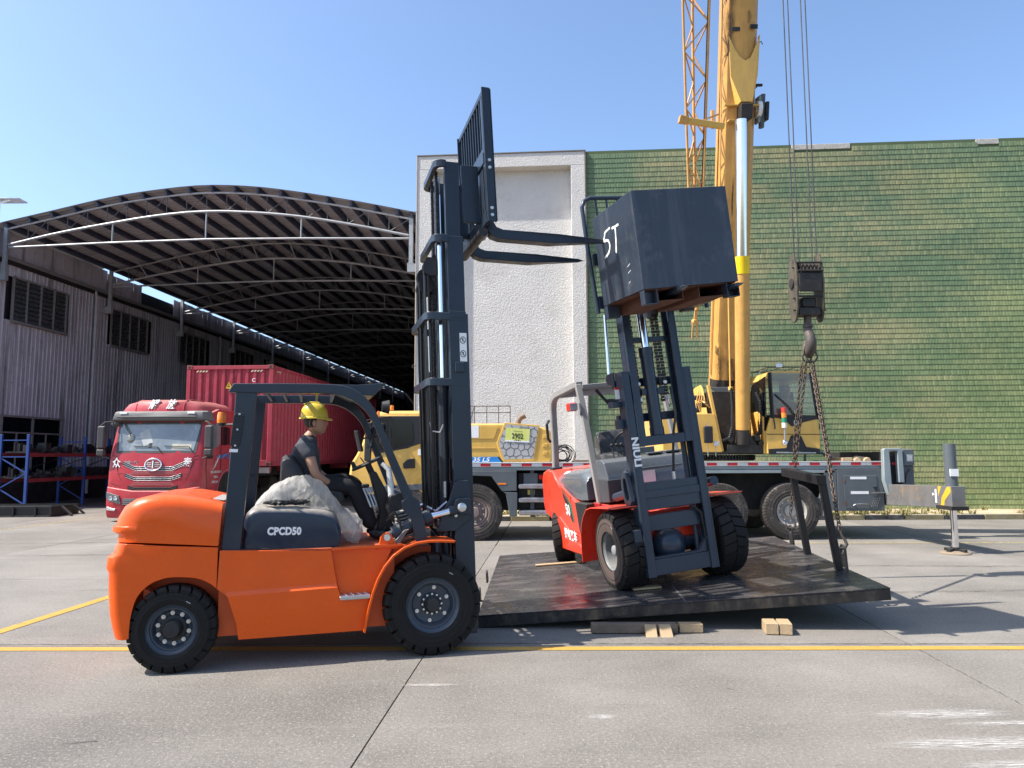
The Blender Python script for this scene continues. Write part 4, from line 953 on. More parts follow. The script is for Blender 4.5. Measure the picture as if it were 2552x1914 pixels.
text('capacity_number', '50', .19, m_white, fb, face((-1.43, -.6450, .745), (1,0,-.10), (-.12,0,1)), .001, .003, sx=.85)
MB().prism([(-1.60,1.03),(-1.53,1.00),(-1.33,.83),(-1.27,.60),(-1.335,.615),(-1.53,.84),(-1.585,.90)], -.6385, -.637).build('number_badge', mat('badge_black', (.015,.02,.02), .3), fb, 0, 0)
MB().prism([(-1.60,1.035),(-1.52,1.005),(-1.31,.83),(-1.25,.60),(-1.268,.60),(-1.34,.80),(-1.56,.985),(-1.597,.99)], -.640, -.6388).build('badge_stripe', mat('badge_green', (.02,.20,.12), .35), fb, 0, 0)
text('side_letters', '锂电叉车', .145, m_white, fb, face((-1.385, -.660, .435), (1,0,-.03), (.02,0,1)), .001, .0035, sx=.78)
# counterweight middle and battery cover
shell([(-1.60,.40),(-1.60,1.15),(-1.86,1.20),(-2.20,1.24),(-2.42,1.20),(-2.50,1.10),(-2.53,.80),(-2.50,.62),(-2.30,.45)], .50, -2.53, .12, 1.24, .05).build('counterweight', m_red, fb, .01, 40, seg=2)
hood = [(-2.02,1.07), (-1.99,1.14), (-1.93,1.19), (-1.80,1.215), (-1.0,1.255), (-.86,1.25), (-.80,1.20), (-.79,.90), (-1.0,.885), (-1.35,.90), (-1.6,1.0)]
rings = []
for y in (-.60, -.585, -.55, -.46, -.2, .2, .46, .55, .585, .60):
    t = clamp((abs(y) - .40)/.20); e = .13*(1 - math.sqrt(1 - t*t)) if t < 1 else .13
    rings.append([(x + e*clamp((-1.7-x)/.3)*.5, y, z - e*clamp((z-1.0)/.15)) for x, z in hood])
MB().loft(rings).build('battery_cover', m_greyb, fb, .008, 36, seg=2)
for (x, y, w, h, rz) in ((-1.66,-.47,.20,.10,.3), (-1.40,-.32,.22,.06,.1)): 
    q = MB().box(-w/2,w/2,-h/2,h/2,0,.002).build('warning_sticker', m_white, fb, 0, 0, loc=(x,y,1.205), rot=(R(22),R(-3),rz)); MB().box(-w/2,w/2,h/2-.025,h/2,.002,.003).build('sticker_band', m_redl, q, 0, 0)
# floor, dash and seat
bx('chassis', m_redin, fb, -1.7, -.35, -.54, .54, .24, .87, .01)
bx('front_chassis', m_red, fb, -.35, .12, -.40, .40, .42, .80, .01)
dash = MB().prism([(-.66,.88),(-.30,.90),(-.28,1.18),(-.36,1.34),(-.45,1.375),(-.62,1.36)], -.53, .53).build('front_cowl', m_greyb, fb, .015, 36, seg=2)
MB().box(-.275,-.262, -.32, .40, 1.215, 1.24).build('cowl_rib', m_greyb, dash, .008)
bx('data_plate', m_white, dash, -.2785, -.270, -.26, .05, 1.04, 1.20, 0)
MB().prism([(-.55,.88),(-.27,.90),(-.26,1.15),(-.55,1.16)], -.545, -.30).build('cowl_side', mat('cowl_dark', (.05,.055,.062), .5), fb, .01)
for (z,) in ((.93,), (.98,)): MB().lathe([(.001,.006),(.012,.004),(.014,0)], (-.262,-.36,z), (1,0,0), 8).build('bolt', m_bolt, fb, 0)
b = MB(); rings = []
for y, k in ((-.25,.8), (-.22,.95), (0,1), (.22,.95), (.25,.8)): rings.append([(-1.1 + (x+1.1)*k, y, 1.3+(z-1.3)*k) for x, z in ((-1.28,1.28),(-1.33,1.45),(-1.31,1.66),(-1.26,1.70),(-1.18,1.69),(-1.13,1.60),(-1.12,1.42),(-1.0,1.36),(-.86,1.35),(-.82,1.28))])
m_bagseat = mat('bagged_seat', (.05,.052,.055), .22, var=.3, bump=.01, bs=14, wear=((.4,.4,.4), .35, 7))
b.loft(rings).build('seat', m_bagseat, fb, .01, 60, seg=2)
MB().tube([(-.50,-.02,1.36),(-.70,-.02,1.52),(-.74,-.02,1.56)], .03).build('steering_column', m_black, fb)
c0 = Vector((-.76,-.02,1.58)); n = Vector((-.6,0,.8)); ux = n.cross(Vector((0,1,0)))
MB().tube([c0 + (ux*cos(2*pi*i/28) + Vector((0,1,0))*sin(2*pi*i/28))*.16 for i in range(28)], .014, 8, wrap=True).build('steering_wheel', m_black, fb, 0, 60)
for y in (-.22,-.16,-.10): MB().tube([(-.52,y-.1,1.36),(-.56,y-.1,1.50)], .007).ball((-.56,y-.1,1.52), .02, 8, 6).build('lever', m_black, fb)
for i, y in enumerate((.05,.28)): MB().box(-.60,-.40,y,y+.20,1.375,1.395).build('cowl_lid', m_greyb, fb, .006)
MB().beam((-.50,.06,1.39),(-.50,.06,1.46),.25,.02).build('cowl_lid', m_greyb, fb, .006)
# overhead guard: rounded rear hoop and slim front legs
for s in (-1, 1):
    pts = [(-2.12,1.16), (-2.03,1.55), (-1.97,1.95), (-1.95,2.05), (-1.90,2.14), (-1.82,2.19), (-1.72,2.215), (-.95,2.275), (-.86,2.27)]
    b = MB(); P = [Vector((x, s*.52, z)) for x, z in pts]; sec = [(-.045,-.042),(.022,-.042),(.036,-.028),(.036,.028),(.022,.042),(-.045,.042)]
    rings = []
    for i, p in enumerate(P):
        d = (P[min(i+1,len(P)-1)] - P[max(i-1,0)]).normalized(); nn = Vector((-d.z, 0, d.x))
        rings.append([p + nn*a*(-1) + Vector((0, c*s, 0)) for a, c in sec])
    b.loft(rings).build('guard_beam', m_gbeam, fb, .006, 40, seg=2)
    MB().prism([(-2.17,1.10),(-2.03,1.10),(-2.0,1.27),(-2.135,1.27)], min(s*.46,s*.60), max(s*.46,s*.60)).build('guard_foot', m_slb, fb, .01)
    MB().prism([(-.595,.88),(-.535,.88),(-.75,1.95),(-.84,2.285),(-.90,2.285),(-.805,1.95)], min(s*.525,s*.575), max(s*.50,s*.575)).build('guard_leg', m_gbeam, fb, .008, 40, seg=2)
    MB().prism([(-.80,2.05),(-.76,2.06),(-.735,1.95),(-.76,1.90),(-.80,1.96)], min(s*.576,s*.60), max(s*.576,s*.60)).build('lamp_bracket', m_gbeam, fb, .006)
    lp = MB().box(-.69,-.60, -.055,.055, -.05,.05).build('work_lamp', m_redl, fb, .015, loc=(0,s*.62,2.01), rot=(0,0,R(-10*s)))
    MB().box(-.598,-.592, -.05,.05, -.04,.04).build('lens', m_lens, lp, .004)
for x in (-1.75, -1.55, -1.35, -1.15, -1.0): MB().beam((x,-.5,2.20+.03*(x+1.9)),(x,.5,2.20+.03*(x+1.9)), .03, .05).build('roof_bar', m_gbeam, fb, .004)
MB().beam((-.88,-.5,2.25),(-.88,.5,2.25), .12, .05).build('roof_bar', m_gbeam, fb, .006)
MB().tube([(-1.98,-.60,1.62),(-1.92,-.645,1.66),(-1.90,-.65,1.85),(-1.95,-.60,1.90)], .02, 8).build('grab_handle', m_black, fb)
MB().tube([(-.9,-.3,2.2),(-.86,-.2,2.05),(-.86,.0,2.05)], .02).ball((-.86,-.1,2.03), .07, 12, 8, (.6,1.5,.5)).build('rear_mirror', m_black, fb)
# ---- mast: outer and inner rails, both tipped back a little
def mx(x, z): return (x - .055*(z - .2), z)
m_mast = m_slb
def brail(y0, y1, x0, x1, z0, z1):
    s = 1 if y1 > y0 else -1; b = MB(); P = lambda x, z: mx(x, z)
    b.prism([P(x0,z0),P(x1,z0),P(x1,z1),P(x0,z1)], min(y0,y0+s*.022), max(y0,y0+s*.022))
    b.prism([P(x1-.03,z0+.001),P(x1-.001,z0+.001),P(x1-.001,z1-.001),P(x1-.03,z1-.001)], min(y0+s*.02,y1), max(y0+s*.02,y1))
    b.prism([P(x0+.001,z0+.001),P(x0+.03,z0+.001),P(x0+.03,z1-.001),P(x0+.001,z1-.001)], min(y0+s*.02,y1), max(y0+s*.02,y1))
    return b.build('mast_rail', m_mast, fb, .004)
yc = -.09
for s in (-1, 1):
    brail(yc + s*.405, yc + s*.315, .27, .44, .17, 2.30)
    brail(yc + s*.310, yc + s*.225, .285, .45, 1.50, 3.50)
    MB().prism([mx(.27,2.16),mx(.10,2.19),mx(.06,2.24),mx(.10,2.30),mx(.27,2.31)], min(yc+s*.405,yc+s*.43), max(yc+s*.405,yc+s*.43)).build('rail_hook', m_mast, fb, .006)
for z in (2.18, 1.80): 
    MB().beam((*mx(.22,z)[:1], yc-.42, z), (mx(.22,z)[0], yc+.42, z), .08, .09).build('mast_tie', m_mast, fb, .006)
def fbar(y0, y1, z0, z1, x0=.30, x1=.38, nm='mast_tie', m=m_mast, bev=.006):
    return MB().prism([mx(x0,z0), mx(x1,z0), mx(x1,z1), mx(x0,z1)], y0, y1).build(nm, m, fb, bev)
fbar(yc-.37, yc+.37, .18, .34, .33, .42); fbar(yc-.37, yc+.37, .62, .78, .29, .36); fbar(yc-.35, yc+.35, .84, 1.12, .30, .41); fbar(yc-.35, yc+.35, .96, 1.04, .405, .425)
MB().prism([(yc-.37,.34),(yc-.37,.50),(yc-.30,.36),(yc+.22,.36),(yc+.30,.46),(yc+.37,.60),(yc+.37,.34)], .33-.01, .40-.01, 'x').build('foot_gusset', m_mast, fb, .004)
fbar(yc-.27, yc+.27, 1.50, 1.60, .33, .44, 'inner_foot')
fbar(yc-.27, yc+.27, 2.60, 2.66, .30, .36); fbar(yc-.27, yc+.27, 3.38, 3.46, .30, .36)
yl_ = yc - .05
lc = MB().cyl((mx(.36,1.62)[0],yl_,1.62),(mx(.36,2.52)[0],yl_,2.52), .070, n=28).cyl((mx(.36,2.44)[0],yl_,2.44),(mx(.36,2.54)[0],yl_,2.54), .076, n=28).cyl((mx(.36,1.60)[0],yl_,1.60),(mx(.36,1.68)[0],yl_,1.68), .076, n=28).build('lift_cylinder', m_mast, fb)
MB().cyl((mx(.36,2.5)[0],yl_,2.5),(mx(.36,3.4)[0],yl_,3.4), .048, n=24).build('cylinder_rod', m_chrome, lc)
MB().prism([(yl_-.12,2.03),(yl_+.15,2.03),(yl_+.15,2.10),(yl_-.12,2.10)], mx(.36,2.06)[0]-.09, mx(.36,2.06)[0]+.02, 'x').build('cylinder_clamp', m_mast, lc, .006)
for (dy, dz) in ((-.14,.0), (-.14,.17), (.17,.0), (.17,.17)):
    MB().lathe([(.001,.015),(.02,.013),(.024,0)], (mx(.40,2.0+dz)[0]-.03, yl_+dy, 1.985+dz), (1,0,0), 6).build('bolt', m_bolt, lc, 0)
for yy in (yl_-.13, yl_+.14, yl_+.19):
    lk = MB()
    for q in range(38):
        vv = 1.95 + q*.034
        if yy > 0.0 and vv < 2.0: continue
        p = mx(.33, vv); w = .016 if q % 2 else .021; lk.box(p[0]-.012, p[0]+.012, yy-w, yy+w, vv, vv+.029)
    lk.build('lift_chain', m_blackg, fb, 0, 0)
MB().lathe([(.09,-.04),(.09,-.03),(.07,-.02),(.07,.02),(.09,.03),(.09,.04)], (mx(.32,2.95)[0], yl_+.16, 2.95), (0,1,0), 24).build('pulley', m_black, fb)
MB().tube([(.33,yl_+.19,2.1),(.36,yl_+.2,1.80),(.36,yl_+.15,1.62),(.33,yl_+.14,1.45),(.31,yl_+.12,1.2),(.31,yl_+.12,1.15)], .014, 8).build('hose', m_hose, fb)
MB().cyl((.31,yl_+.12,1.10),(.31,yl_+.12,1.20), .018).build('hose_fitting', m_bolt, fb)
MB().tube([(.30,-.1,.84),(.36,.10,.85),(.38,.20,.75),(.37,.23,.55),(.36,.22,.42),(.36,.28,.38)], .016, 8).build('hose', m_hose, fb)
MB().ball((.16,-.11,.43), .19, 28, 18, (.9,1,1)).lathe([(.06,-.34),(.07,-.15),(.13,.06),(.12,.12),(.075,.20),(.06,.26),(.06,.40)], (.12,-.11,.43), (0,1,0), 28).build('axle_housing', m_slb, fb, 0, 50)
MB().lathe([(.165,0),(.155,.08),(.11,.15),(.03,.17),(.001,.17)], (.10,-.10,.42), (1,0,0), 28).build('differential_cover', m_slb, fb, 0, 50)
MB().cyl((.05,-.5,.42),(.05,.5,.42), .07).build('drive_axle', m_slb, fb)
for s in (-1, 1):
    MB().cyl((mx(.27,.5)[0],yc+s*.28,.35),(mx(.27,1.5)[0],yc+s*.28,1.5), .03).build('side_cylinder', m_mast, fb)
    MB().cyl((-.25,s*.47,.95),(.30,s*.45,1.05), .05).build('tilt_cylinder', m_mast, fb)
# tilt bracket loop, bolts, hose, letters
lp_ = [(.06,.93),(.02,1.08),(.04,1.22),(.10,1.26),(.17,1.24),(.22,1.10),(.24,.95),(.20,.90),(.10,.89)]; ip = [(.10,.98),(.07,1.08),(.085,1.17),(.115,1.19),(.145,1.17),(.18,1.08),(.19,.99),(.165,.96),(.12,.955)]
b = MB(); n = len(lp_); o_ = .12
b.add([(x+o_, yc-.47, z) for x, z in lp_] + [(x+o_, yc-.425, z) for x, z in lp_] + [(x+o_, yc-.47, z) for x, z in ip] + [(x+o_, yc-.425, z) for x, z in ip],
      [f for i in range(n) for f in ((i,(i+1)%n,n+(i+1)%n,n+i),(2*n+i,3*n+i,3*n+(i+1)%n,2*n+(i+1)%n),(i,2*n+i,2*n+(i+1)%n,(i+1)%n),(n+i,n+(i+1)%n,3*n+(i+1)%n,3*n+i))])
b.build('tilt_bracket', m_mast, fb, .006)
fbar(yc-.50, yc-.41, .50, .66, .30, .42, 'rail_stop'); fbar(yc-.475, yc-.406, 1.70, 1.80, .26, .36, 'rail_stop'); fbar(yc-.50, yc-.406, 1.93, 1.99, .20, .34, 'rail_stop')
p0 = mx(.4405, 1.42); text('mast_letters', 'NIULI', .105, m_white, fb, face((.4425-.055*1.25, yc-.358, 1.45), (.055,0,-1), (0,1,0)), .001, .004, sx=1.2)
o = MB().box(-.001,.001,-.025,.025,-.06,.06).build('small_label', m_white, fb, 0, 0, loc=(mx(.32,1.9)[0], yc-.43, 2.08)); MB().box(-.002,.002,-.026,.026,.04,.065).build('label_band', m_redl, o, 0, 0)
MB().cyl((mx(.2,2.3)[0],yc-.44,2.30),(mx(.22,2.95)[0],yc-.40,2.95), .018).build('side_rod', m_chrome, fb)
# ---- carriage, backrest and forks under the block
zf = 2.90
for (z0, z1) in ((2.95, 3.08), (3.40, 3.53)): MB().box(.44,.49,-.72,.50,z0,z1).build('carriage_bar', m_mast, fb, .006)
bpts = [(-.73,2.90),(-.77,3.6),(-.78,4.02),(-.75,4.09),(-.68,4.12)]
MB().tube([(.47,y,z) for y, z in bpts] + [(.47,.42,4.12),(.47,.50,4.08),(.47,.52,4.0),(.47,.52,2.90)], .024, 8).build('backrest_frame', m_mast, fb, 0, 60)
for y in (-.62,-.50,-.38,-.26,-.14,-.02,.10,.22,.34): MB().cyl((.47,y,3.5),(.47,y,4.10), .012, n=8).build('backrest_bar', m_mast, fb)
for y0 in (-.43, .13):
    f = [(.49,3.50),(.535,3.50),(.54,2.99),(.57,2.94),(.63,2.925),(1.30,2.925),(1.60,2.922),(1.64,2.912),(1.60,2.90),(1.25,2.875),(.60,2.868),(.53,2.88),(.49,2.94)]
    b = MB(); n = len(f); b.add([(x, y0+(.045 if x > 1.5 else 0), z) for x, z in f] + [(x, y0+.14-(.045 if x > 1.5 else 0), z) for x, z in f], [list(range(n)), list(range(2*n-1,n-1,-1))] + [[i,i+n,(i+1)%n+n,(i+1)%n] for i in range(n)])
    b.build('fork', m_mast, fb, .005, 50)

# ================================================================ the five ton test block on the forks
MBW = Matrix.Translation(FB) @ MBm
blk = thing('test_weight', 'slate steel test weight block with white 5T, held high on the forks', 'weight block', MBW @ Vector((.55, -.70, 2.93)), (MBm @ Matrix.Rotation(R(1.9), 4, 'X') @ Matrix.Rotation(R(2.0), 4, 'Y')).to_euler())
m_blk = mat('weight_paint', (.020, .030, .047), .40, var=.08, vs_=1.5, coat=.05, dust=((.30,.29,.27), .35), wear=((.13,.13,.13), .3, 5), streak=((.11,.12,.13), .35, (9, 9, .6)), bump=.001, bs=12, spec=.6)
bd, bw, bh = .93, .97, .93
MB().box(0, bd, 0, bw, .03, bh).build('block_body', m_blk, blk, .003)
m_rust = mat('rusty_steel', (.11, .045, .028), .8, var=.3, wear=((.05,.03,.025), .6, 4))
MB().box(.02, bd-.02, .02, bw-.02, .022, .0298).build('base_plate', m_rust, blk, 0)
for (y0, y1) in ((.16,.42),(.58,.86)):
    b = MB(); b.box(.02,bd-.06,y0,y0+.01,-.085,.0215).box(.02,bd-.06,y1-.01,y1,-.085,.0215).box(.02,bd-.06,y0+.0101,y1-.0101,-.085,-.075); b.build('fork_pocket', m_rust, blk, .002)
for x0 in (.0, bd-.09):
    for y0 in (.0, bw-.13):
        b = MB(); b.box(x0,x0+.09,y0,y0+.008,-.10,.0215); b.box(x0,x0+.09,y0+.122,y0+.13,-.10,.0215); b.box(x0,x0+.008,y0+.009,y0+.121,-.10,.0215) if x0 > .1 else b.box(x0+.082,x0+.09,y0+.009,y0+.121,-.10,.0215)
        b.box(x0+.001,x0+.089,y0+.001,y0+.129,-.108,-.1005); b.build('foot_channel', m_blk, blk, .002)
m_spray = mat('spray_paint_white', (.80,.80,.78), .6)
def stroke(pts, w=.011):
    b = MB(); q = []
    for (a, c) in zip(pts, pts[1:]):
        for i in range(6): t = i/6; q.append((a[0]+(c[0]-a[0])*t, a[1]+(c[1]-a[1])*t))
    q.append(pts[-1]); vs_ = []; fs = []
    for i, (x, z) in enumerate(q):
        a, c = q[max(0,i-1)], q[min(len(q)-1,i+1)]; dx, dz = c[0]-a[0], c[1]-a[1]; l = math.hypot(dx, dz) or 1; ww = w*(1+.12*sin(i*.7))*(.55 if i in (0, len(q)-1) else 1)
        vs_ += [(x-dz/l*ww, -.0015, z+dx/l*ww), (x+dz/l*ww, -.0015, z-dx/l*ww)]
        if i: fs.append((2*i-2,2*i-1,2*i+1,2*i))
    b.add(vs_, fs); b.build('painted_mark', m_spray, blk, 0, 0)
def uv_(L): return [(u*bd, v*bh) for u, v in L]
stroke(uv_([(.43,.79),(.37,.785),(.30,.778),(.265,.765)]), .010); stroke(uv_([(.29,.775),(.262,.735),(.228,.700),(.265,.690),(.31,.690),(.350,.672),(.372,.630),(.362,.590),(.322,.553),(.262,.532),(.205,.524)]), .012)
stroke(uv_([(.465,.772),(.55,.768),(.64,.767)]), .011); stroke(uv_([(.552,.765),(.545,.700),(.533,.630),(.515,.560),(.502,.506)]), .013)
for (x, z, l) in ((.66,.29,.05), (.66,.23,.05), (.65,.14,.03)): stroke([(x,z),(x+l*1.4,z+l*.4)], .002)
# shims and planks on the deck
m_wood = mat('pale_wood', (.42,.30,.17), .8, var=.2, vs_=4, streak=((.20,.13,.07), .7, (2, 22, 22)), bump=.002, bs=30)
m_woodd = mat('weathered_wood', (.16,.125,.095), .85, var=.35, vs_=5, streak=((.035,.03,.028), .8, (1.5, 14, 14)), bump=.004, bs=25)
m_wooda = mat('end_grain_wood', (.40,.29,.17), .8, var=.2, vs_=4, wear=((.16,.14,.12), .6, 9), bump=.002, bs=30)
def dk(x, y, z=0): return PM @ Vector((x, y, z))
def wood(name, label, p, rz, sx, sy, sz, m, grp=None, rx=0, ry=0, Mt=None):
    o = MB().box(-sx/2,sx/2,-sy/2,sy/2,0,sz).build(name, m, None, .006, 38, loc=p)
    o.rotation_euler = ((PR if Mt is None else Mt) @ Matrix.Rotation(rz, 4, 'Z') @ Matrix.Rotation(rx, 4, 'X') @ Matrix.Rotation(ry, 4, 'Y')).to_euler()
    tag(o, label, 'plank', grp); return o
wood('wood_strip', 'thin pale wood strip lying on the deck by the red forklift\'s rear wheel', dk(.86,2.42,.002), R(3), .66, .07, .018, m_wood)
wood('wood_shim', 'small wood shim under the red forklift\'s front tyre', dk(1.71,.66,.002), R(6), .30, .12, .022, m_wood)
I = Matrix.Identity(4)
wood('timber', 'long dark weathered timber on the ground before the deck edge', (1.13, 6.93, .005), R(-1), .80, .10, .085, m_woodd, None, Mt=I)
wood('timber', 'short pale end of timber right of the two leaning blocks', (1.66, 6.95, .005), R(-1), .22, .10, .08, m_wooda, None, Mt=I)
wood('wood_block', 'left of two wood blocks leaning on the dark timber', (1.27, 6.84, .005), R(-2), .105, .16, .05, m_wooda, None, rx=R(42), Mt=I)
wood('wood_block', 'right of two wood blocks leaning on the dark timber', (1.405, 6.84, .005), R(3), .11, .16, .05, m_wooda, None, rx=R(40), Mt=I)
wood('wood_block', 'left block of the pair of wood blocks under the lifted deck edge', (2.40, 6.93, .005), R(-9), .115, .22, .10, m_wooda, None, Mt=I)
wood('wood_block', 'right block of the pair of wood blocks under the lifted deck edge', (2.525, 6.915, .005), R(-11), .115, .22, .10, m_wooda, None, Mt=I)
# ================================================================ yellow mobile crane behind
m_yel = mat('crane_yellow', (.64, .385, .085), .38, var=.07, coat=.2, dust=((.45,.38,.27), .3), wear=((.45,.27,.08), .35, 4), streak=((.30,.19,.08), .30, (4, 4, .5)))
m_yel2 = mat('boom_yellow', (.56, .30, .075), .45, var=.12, dust=((.45,.38,.27), .2), wear=((.33,.18,.07), .5, 2.2), streak=((.22,.13,.07), .6, (5, 5, .35)), chip=((.07,.06,.05), .66, 4))
m_lat = mat('lattice_yellow', (.56, .30, .09), .5, var=.15, wear=((.30,.13,.05), .5, 7))
m_cgrey = mat('carrier_grey', (.085, .10, .11), .45, var=.12, coat=.1, dust=((.30,.27,.23), .45), streak=((.16,.14,.12), .4, (4, 4, .6)))
m_cgrey2 = mat('carrier_light_grey', (.22, .26, .27), .45, var=.1, dust=((.30,.27,.23), .4))
m_wht = mat('rail_white', (.62, .62, .60), .45, var=.06, dust=((.35,.31,.27), .4), wear=((.35,.32,.28), .35, 7))
m_redt = mat('reflector_red', (.50, .015, .03), .35, var=.1, wear=((.5,.35,.32), .3, 25))
m_dark = mat('underbody', (.018, .017, .016), .8, var=.4, dust=(DUST, .2))
m_grease = mat('greasy_steel', (.028, .025, .022), .5, var=.4, wear=((.12,.08,.05), .4, 12))
m_brim = mat('brown_rim', (.17, .13, .115), .75, var=.25, wear=((.30,.25,.21), .5, 12))
m_prim = mat('pale_rim', (.36, .34, .31), .6, var=.15, wear=((.20,.17,.14), .5, 8))
ct = thing('crane_truck', 'yellow mobile crane with raised boom and grey carrier, parked by the green wall', 'crane truck', (0, 15.5, 0))
YN = -1.3
def box_(nm, m, *a, bevel=.006): return bx(nm, m, ct, *a, bevel)
box_('chassis', m_dark, -2.6, 7.2, -.75, .75, .55, 1.35, bevel=0)
dk_ = box_('deck', m_cgrey2, -1.0, 7.22, -1.25, 1.25, 1.38, 1.425)
rl = box_('side_rail', m_wht, -.98, 7.23, YN, -1.25, 1.430, 1.502)
box_('side_rail_top', m_wht, -.98, 7.23, YN-.012, -1.22, 1.5025, 1.515, bevel=.003)
for i in range(21):
    x = -.62 + .402*i; MB().box(x, x+.195, YN-.004, YN-.001, 1.440, 1.492).build('reflector', m_redt, rl, 0, 0); MB().lathe([(.001,.006),(.008,.003),(.008,0)], (x-.03, YN, 1.468), (0,-1,0), 6).build('rivet', m_steel, rl, 0, 0)
box_('skirt_rail', m_cgrey2, -.98, 7.22, YN+.03, -1.25, 1.36, 1.427)
MB().prism([(3.4,1.355),(6.30,1.355),(6.30,1.29),(3.55,1.29)], YN+.01, -1.2).build('fender_strip', m_cgrey2, ct, .006)
# front wing and steps
MB().prism([(-1.0,1.355),(.085,1.355),(.086,.962),(-.201,.955),(-.41,1.245),(-1.0,1.265)], YN, -1.26).build('wing', m_cgrey, ct, .01)
MB().prism([(-.19,.945),(.10,.935),(.09,.47),(-.05,.47),(-.125,.90)], YN, -1.24).build('wing_skirt', m_cgrey, ct, .012)
MB().box(-.28,-.12, YN-.006, YN-.001, 1.085, 1.115).build('side_marker', m_amber, ct, .003)
for z in (.487, .73, .995): box_('step_rail', m_steel, .11, 1.25, YN, -1.18, z, z+.105, bevel=.03)
for x in (.35, 1.0): box_('step_hanger', m_cgrey, x, x+.08, -1.18, -1.12, .45, 1.38)
box_('tank', m_dark, .12, 1.3, -1.15, -.76, .62, 1.30); 
box_('valve_box', m_cgrey, .22, .50, -1.20, -1.151, 1.05, 1.30)
box_('red_valve', m_redl, .52, .62, -1.20, -1.151, 1.18, 1.27); box_('yellow_label', mat('label_yellow', (.6,.5,.1), .5), .30,.44,-1.157,-1.1515,.88,.98)
for i in range(3): box_('tool_locker', m_cgrey, 1.45+.72*i, 2.13+.72*i, YN+.02, -.76, .60, 1.30)
# wheels
for (x, rm) in ((-.74, m_brim), (4.05, m_prim), (5.44, m_prim)):
    for s in (-1, 1):
        front = x < 0
        wheel(ct, (x, s*1.13, .55), .55, .30, .29, s, 56, tm=m_rubber_d, rm=rm, bolts=10, bolt_r=.62 if front else .66, hub=.36 if front else .40, hubm=rm, inset=.02 if front else .13, duty=.86, lug=.012, marks=False, nut=.014)
wheel(ct, (-2.15, -1.13, .55), .55, .30, .29, -1, 56, tm=m_rubber_d, rm=m_brim, bolts=10, bolt_r=.62, hub=.36, hubm=m_brim, inset=.02, duty=.86, lug=.012, marks=False)
MB().prism([(5.98,.80),(6.05,1.05),(6.10,1.35),(6.33,1.35),(6.33,.56),(6.12,.56)], YN+.01, -1.22).build('rear_wing', m_cgrey, ct, .01)
box_('mud_flap', m_wht, 6.07, 6.11, -1.2, -.9, .45, .80)
# tool cabinet with door, stickers and handles
cb = box_('tool_cabinet', m_cgrey, 6.335, 7.235, YN, -.75, .555, 1.352)
dr = MB().box(6.46, 7.10, YN-.010, YN-.001, .60, 1.24).build('cabinet_door', m_cgrey, ct, .005)
for (a, c, d, e) in ((6.585,6.90,1.165,1.215), (6.585,6.93,.88,.935)): MB().box(a,c,YN-.013,YN-.0105,d,e).build('reflector_strip', m_white, dr, 0, 0)
MB().tube([(6.62,YN-.012,.66),(6.65,YN-.035,.685),(6.76,YN-.045,.695),(6.88,YN-.035,.69),(6.92,YN-.012,.67)], .010, 7).build('handle', m_steel, dr)
MB().beam((6.96,YN-.03,.905),(7.24,YN-.03,.91),.02,.022).build('door_bar', m_steel, dr); MB().box(7.02,7.10,YN-.03,YN-.01,1.0,1.02).box(7.06,7.08,YN-.03,YN-.01,.91,1.0).build('door_latch', m_blackg, dr, 0)
for z in (1.13, .70): MB().box(6.445,6.475,YN-.016,YN-.0105,z-.04,z+.04).build('hinge', mat('rusty_hinge', (.16,.08,.04), .8, var=.4), dr, .002)
for i in range(5):
    for j in range(4): MB().beam((6.965+.035*j+.014*i,YN-.012,.645+.036*i),(6.988+.035*j+.014*i,YN-.012,.662+.036*i),.004,.010).build('tread_mark', m_steel, dr, 0, 0)
# things lying on the rear deck: parts of the crane's dunnage
def deckthing(nm, label, cat, mb, m, grp=None, bevel=.01): return tag(mb.build(nm, m, None, bevel), label, cat, grp)
def Wp(x, y, z): return (x, y+15.5, z)
m_log = mat('deck_timber', (.24,.18,.13), .9, var=.3, vs_=5, streak=((.06,.05,.045), .7, (2, 14, 14)))
deckthing('timber', 'dark flat board on the crane deck left of the pale blocks', 'plank', MB().box(6.05, 6.50, 14.35, 14.65, 1.430, 1.53), m_log)
deckthing('timber', 'squared yellowish timber on the crane deck beside the round-ended logs', 'plank', MB().box(6.50, 6.70, 14.3, 14.9, 1.430, 1.585), m_wooda)
deckthing('log', 'pale split log end on the crane deck, left of two', 'log', MB().lathe([(.001,0),(.07,0),(.078,.02),(.082,.5),(.001,.5)], (6.80,14.28,1.512), (0,1,0), 12), m_wooda)
deckthing('log', 'pale split log end on the crane deck, right of two', 'log', MB().lathe([(.001,0),(.07,0),(.078,.02),(.082,.5),(.001,.5)], (7.0,14.30,1.512), (0,1,.05), 12), m_wooda)
deckthing('timber', 'weathered wood blocks on the crane deck behind the red forklift\'s guard', 'plank', MB().box(1.23,1.75,14.5,14.7,1.43,1.56), m_log)
MB().tube([(6.35,.3,1.43),(6.38,.3,1.68),(6.75,.3,1.68),(6.85,.3,1.6),(6.95,.3,1.60)], .03, 8).build('winch_bracket', m_cgrey, ct)
box_('deck_handle', m_dark, 5.35,5.70,-1.1,-1.05,1.43,1.50)
# coil of cable on the deck
b = MB(); rc = random.Random(5)
for k in range(9):
    r_, cx_, cz_, ti = rc.uniform(.10,.24), 1.0+rc.uniform(-.08,.08), 1.66+rc.uniform(-.05,.04), rc.uniform(-.6,.6)
    b.tube([(cx_ + r_*cos(2*pi*i/20), 14.9 + r_*sin(2*pi*i/20)*ti, cz_ + r_*sin(2*pi*i/20)*rc.uniform(.85,1.0)) for i in range(20)], .009, 5, wrap=True)
tag(b.build('cable_coil', m_hose, None, 0, 60), 'tangled coil of dark cable on the crane deck behind the red forklift', 'cable')
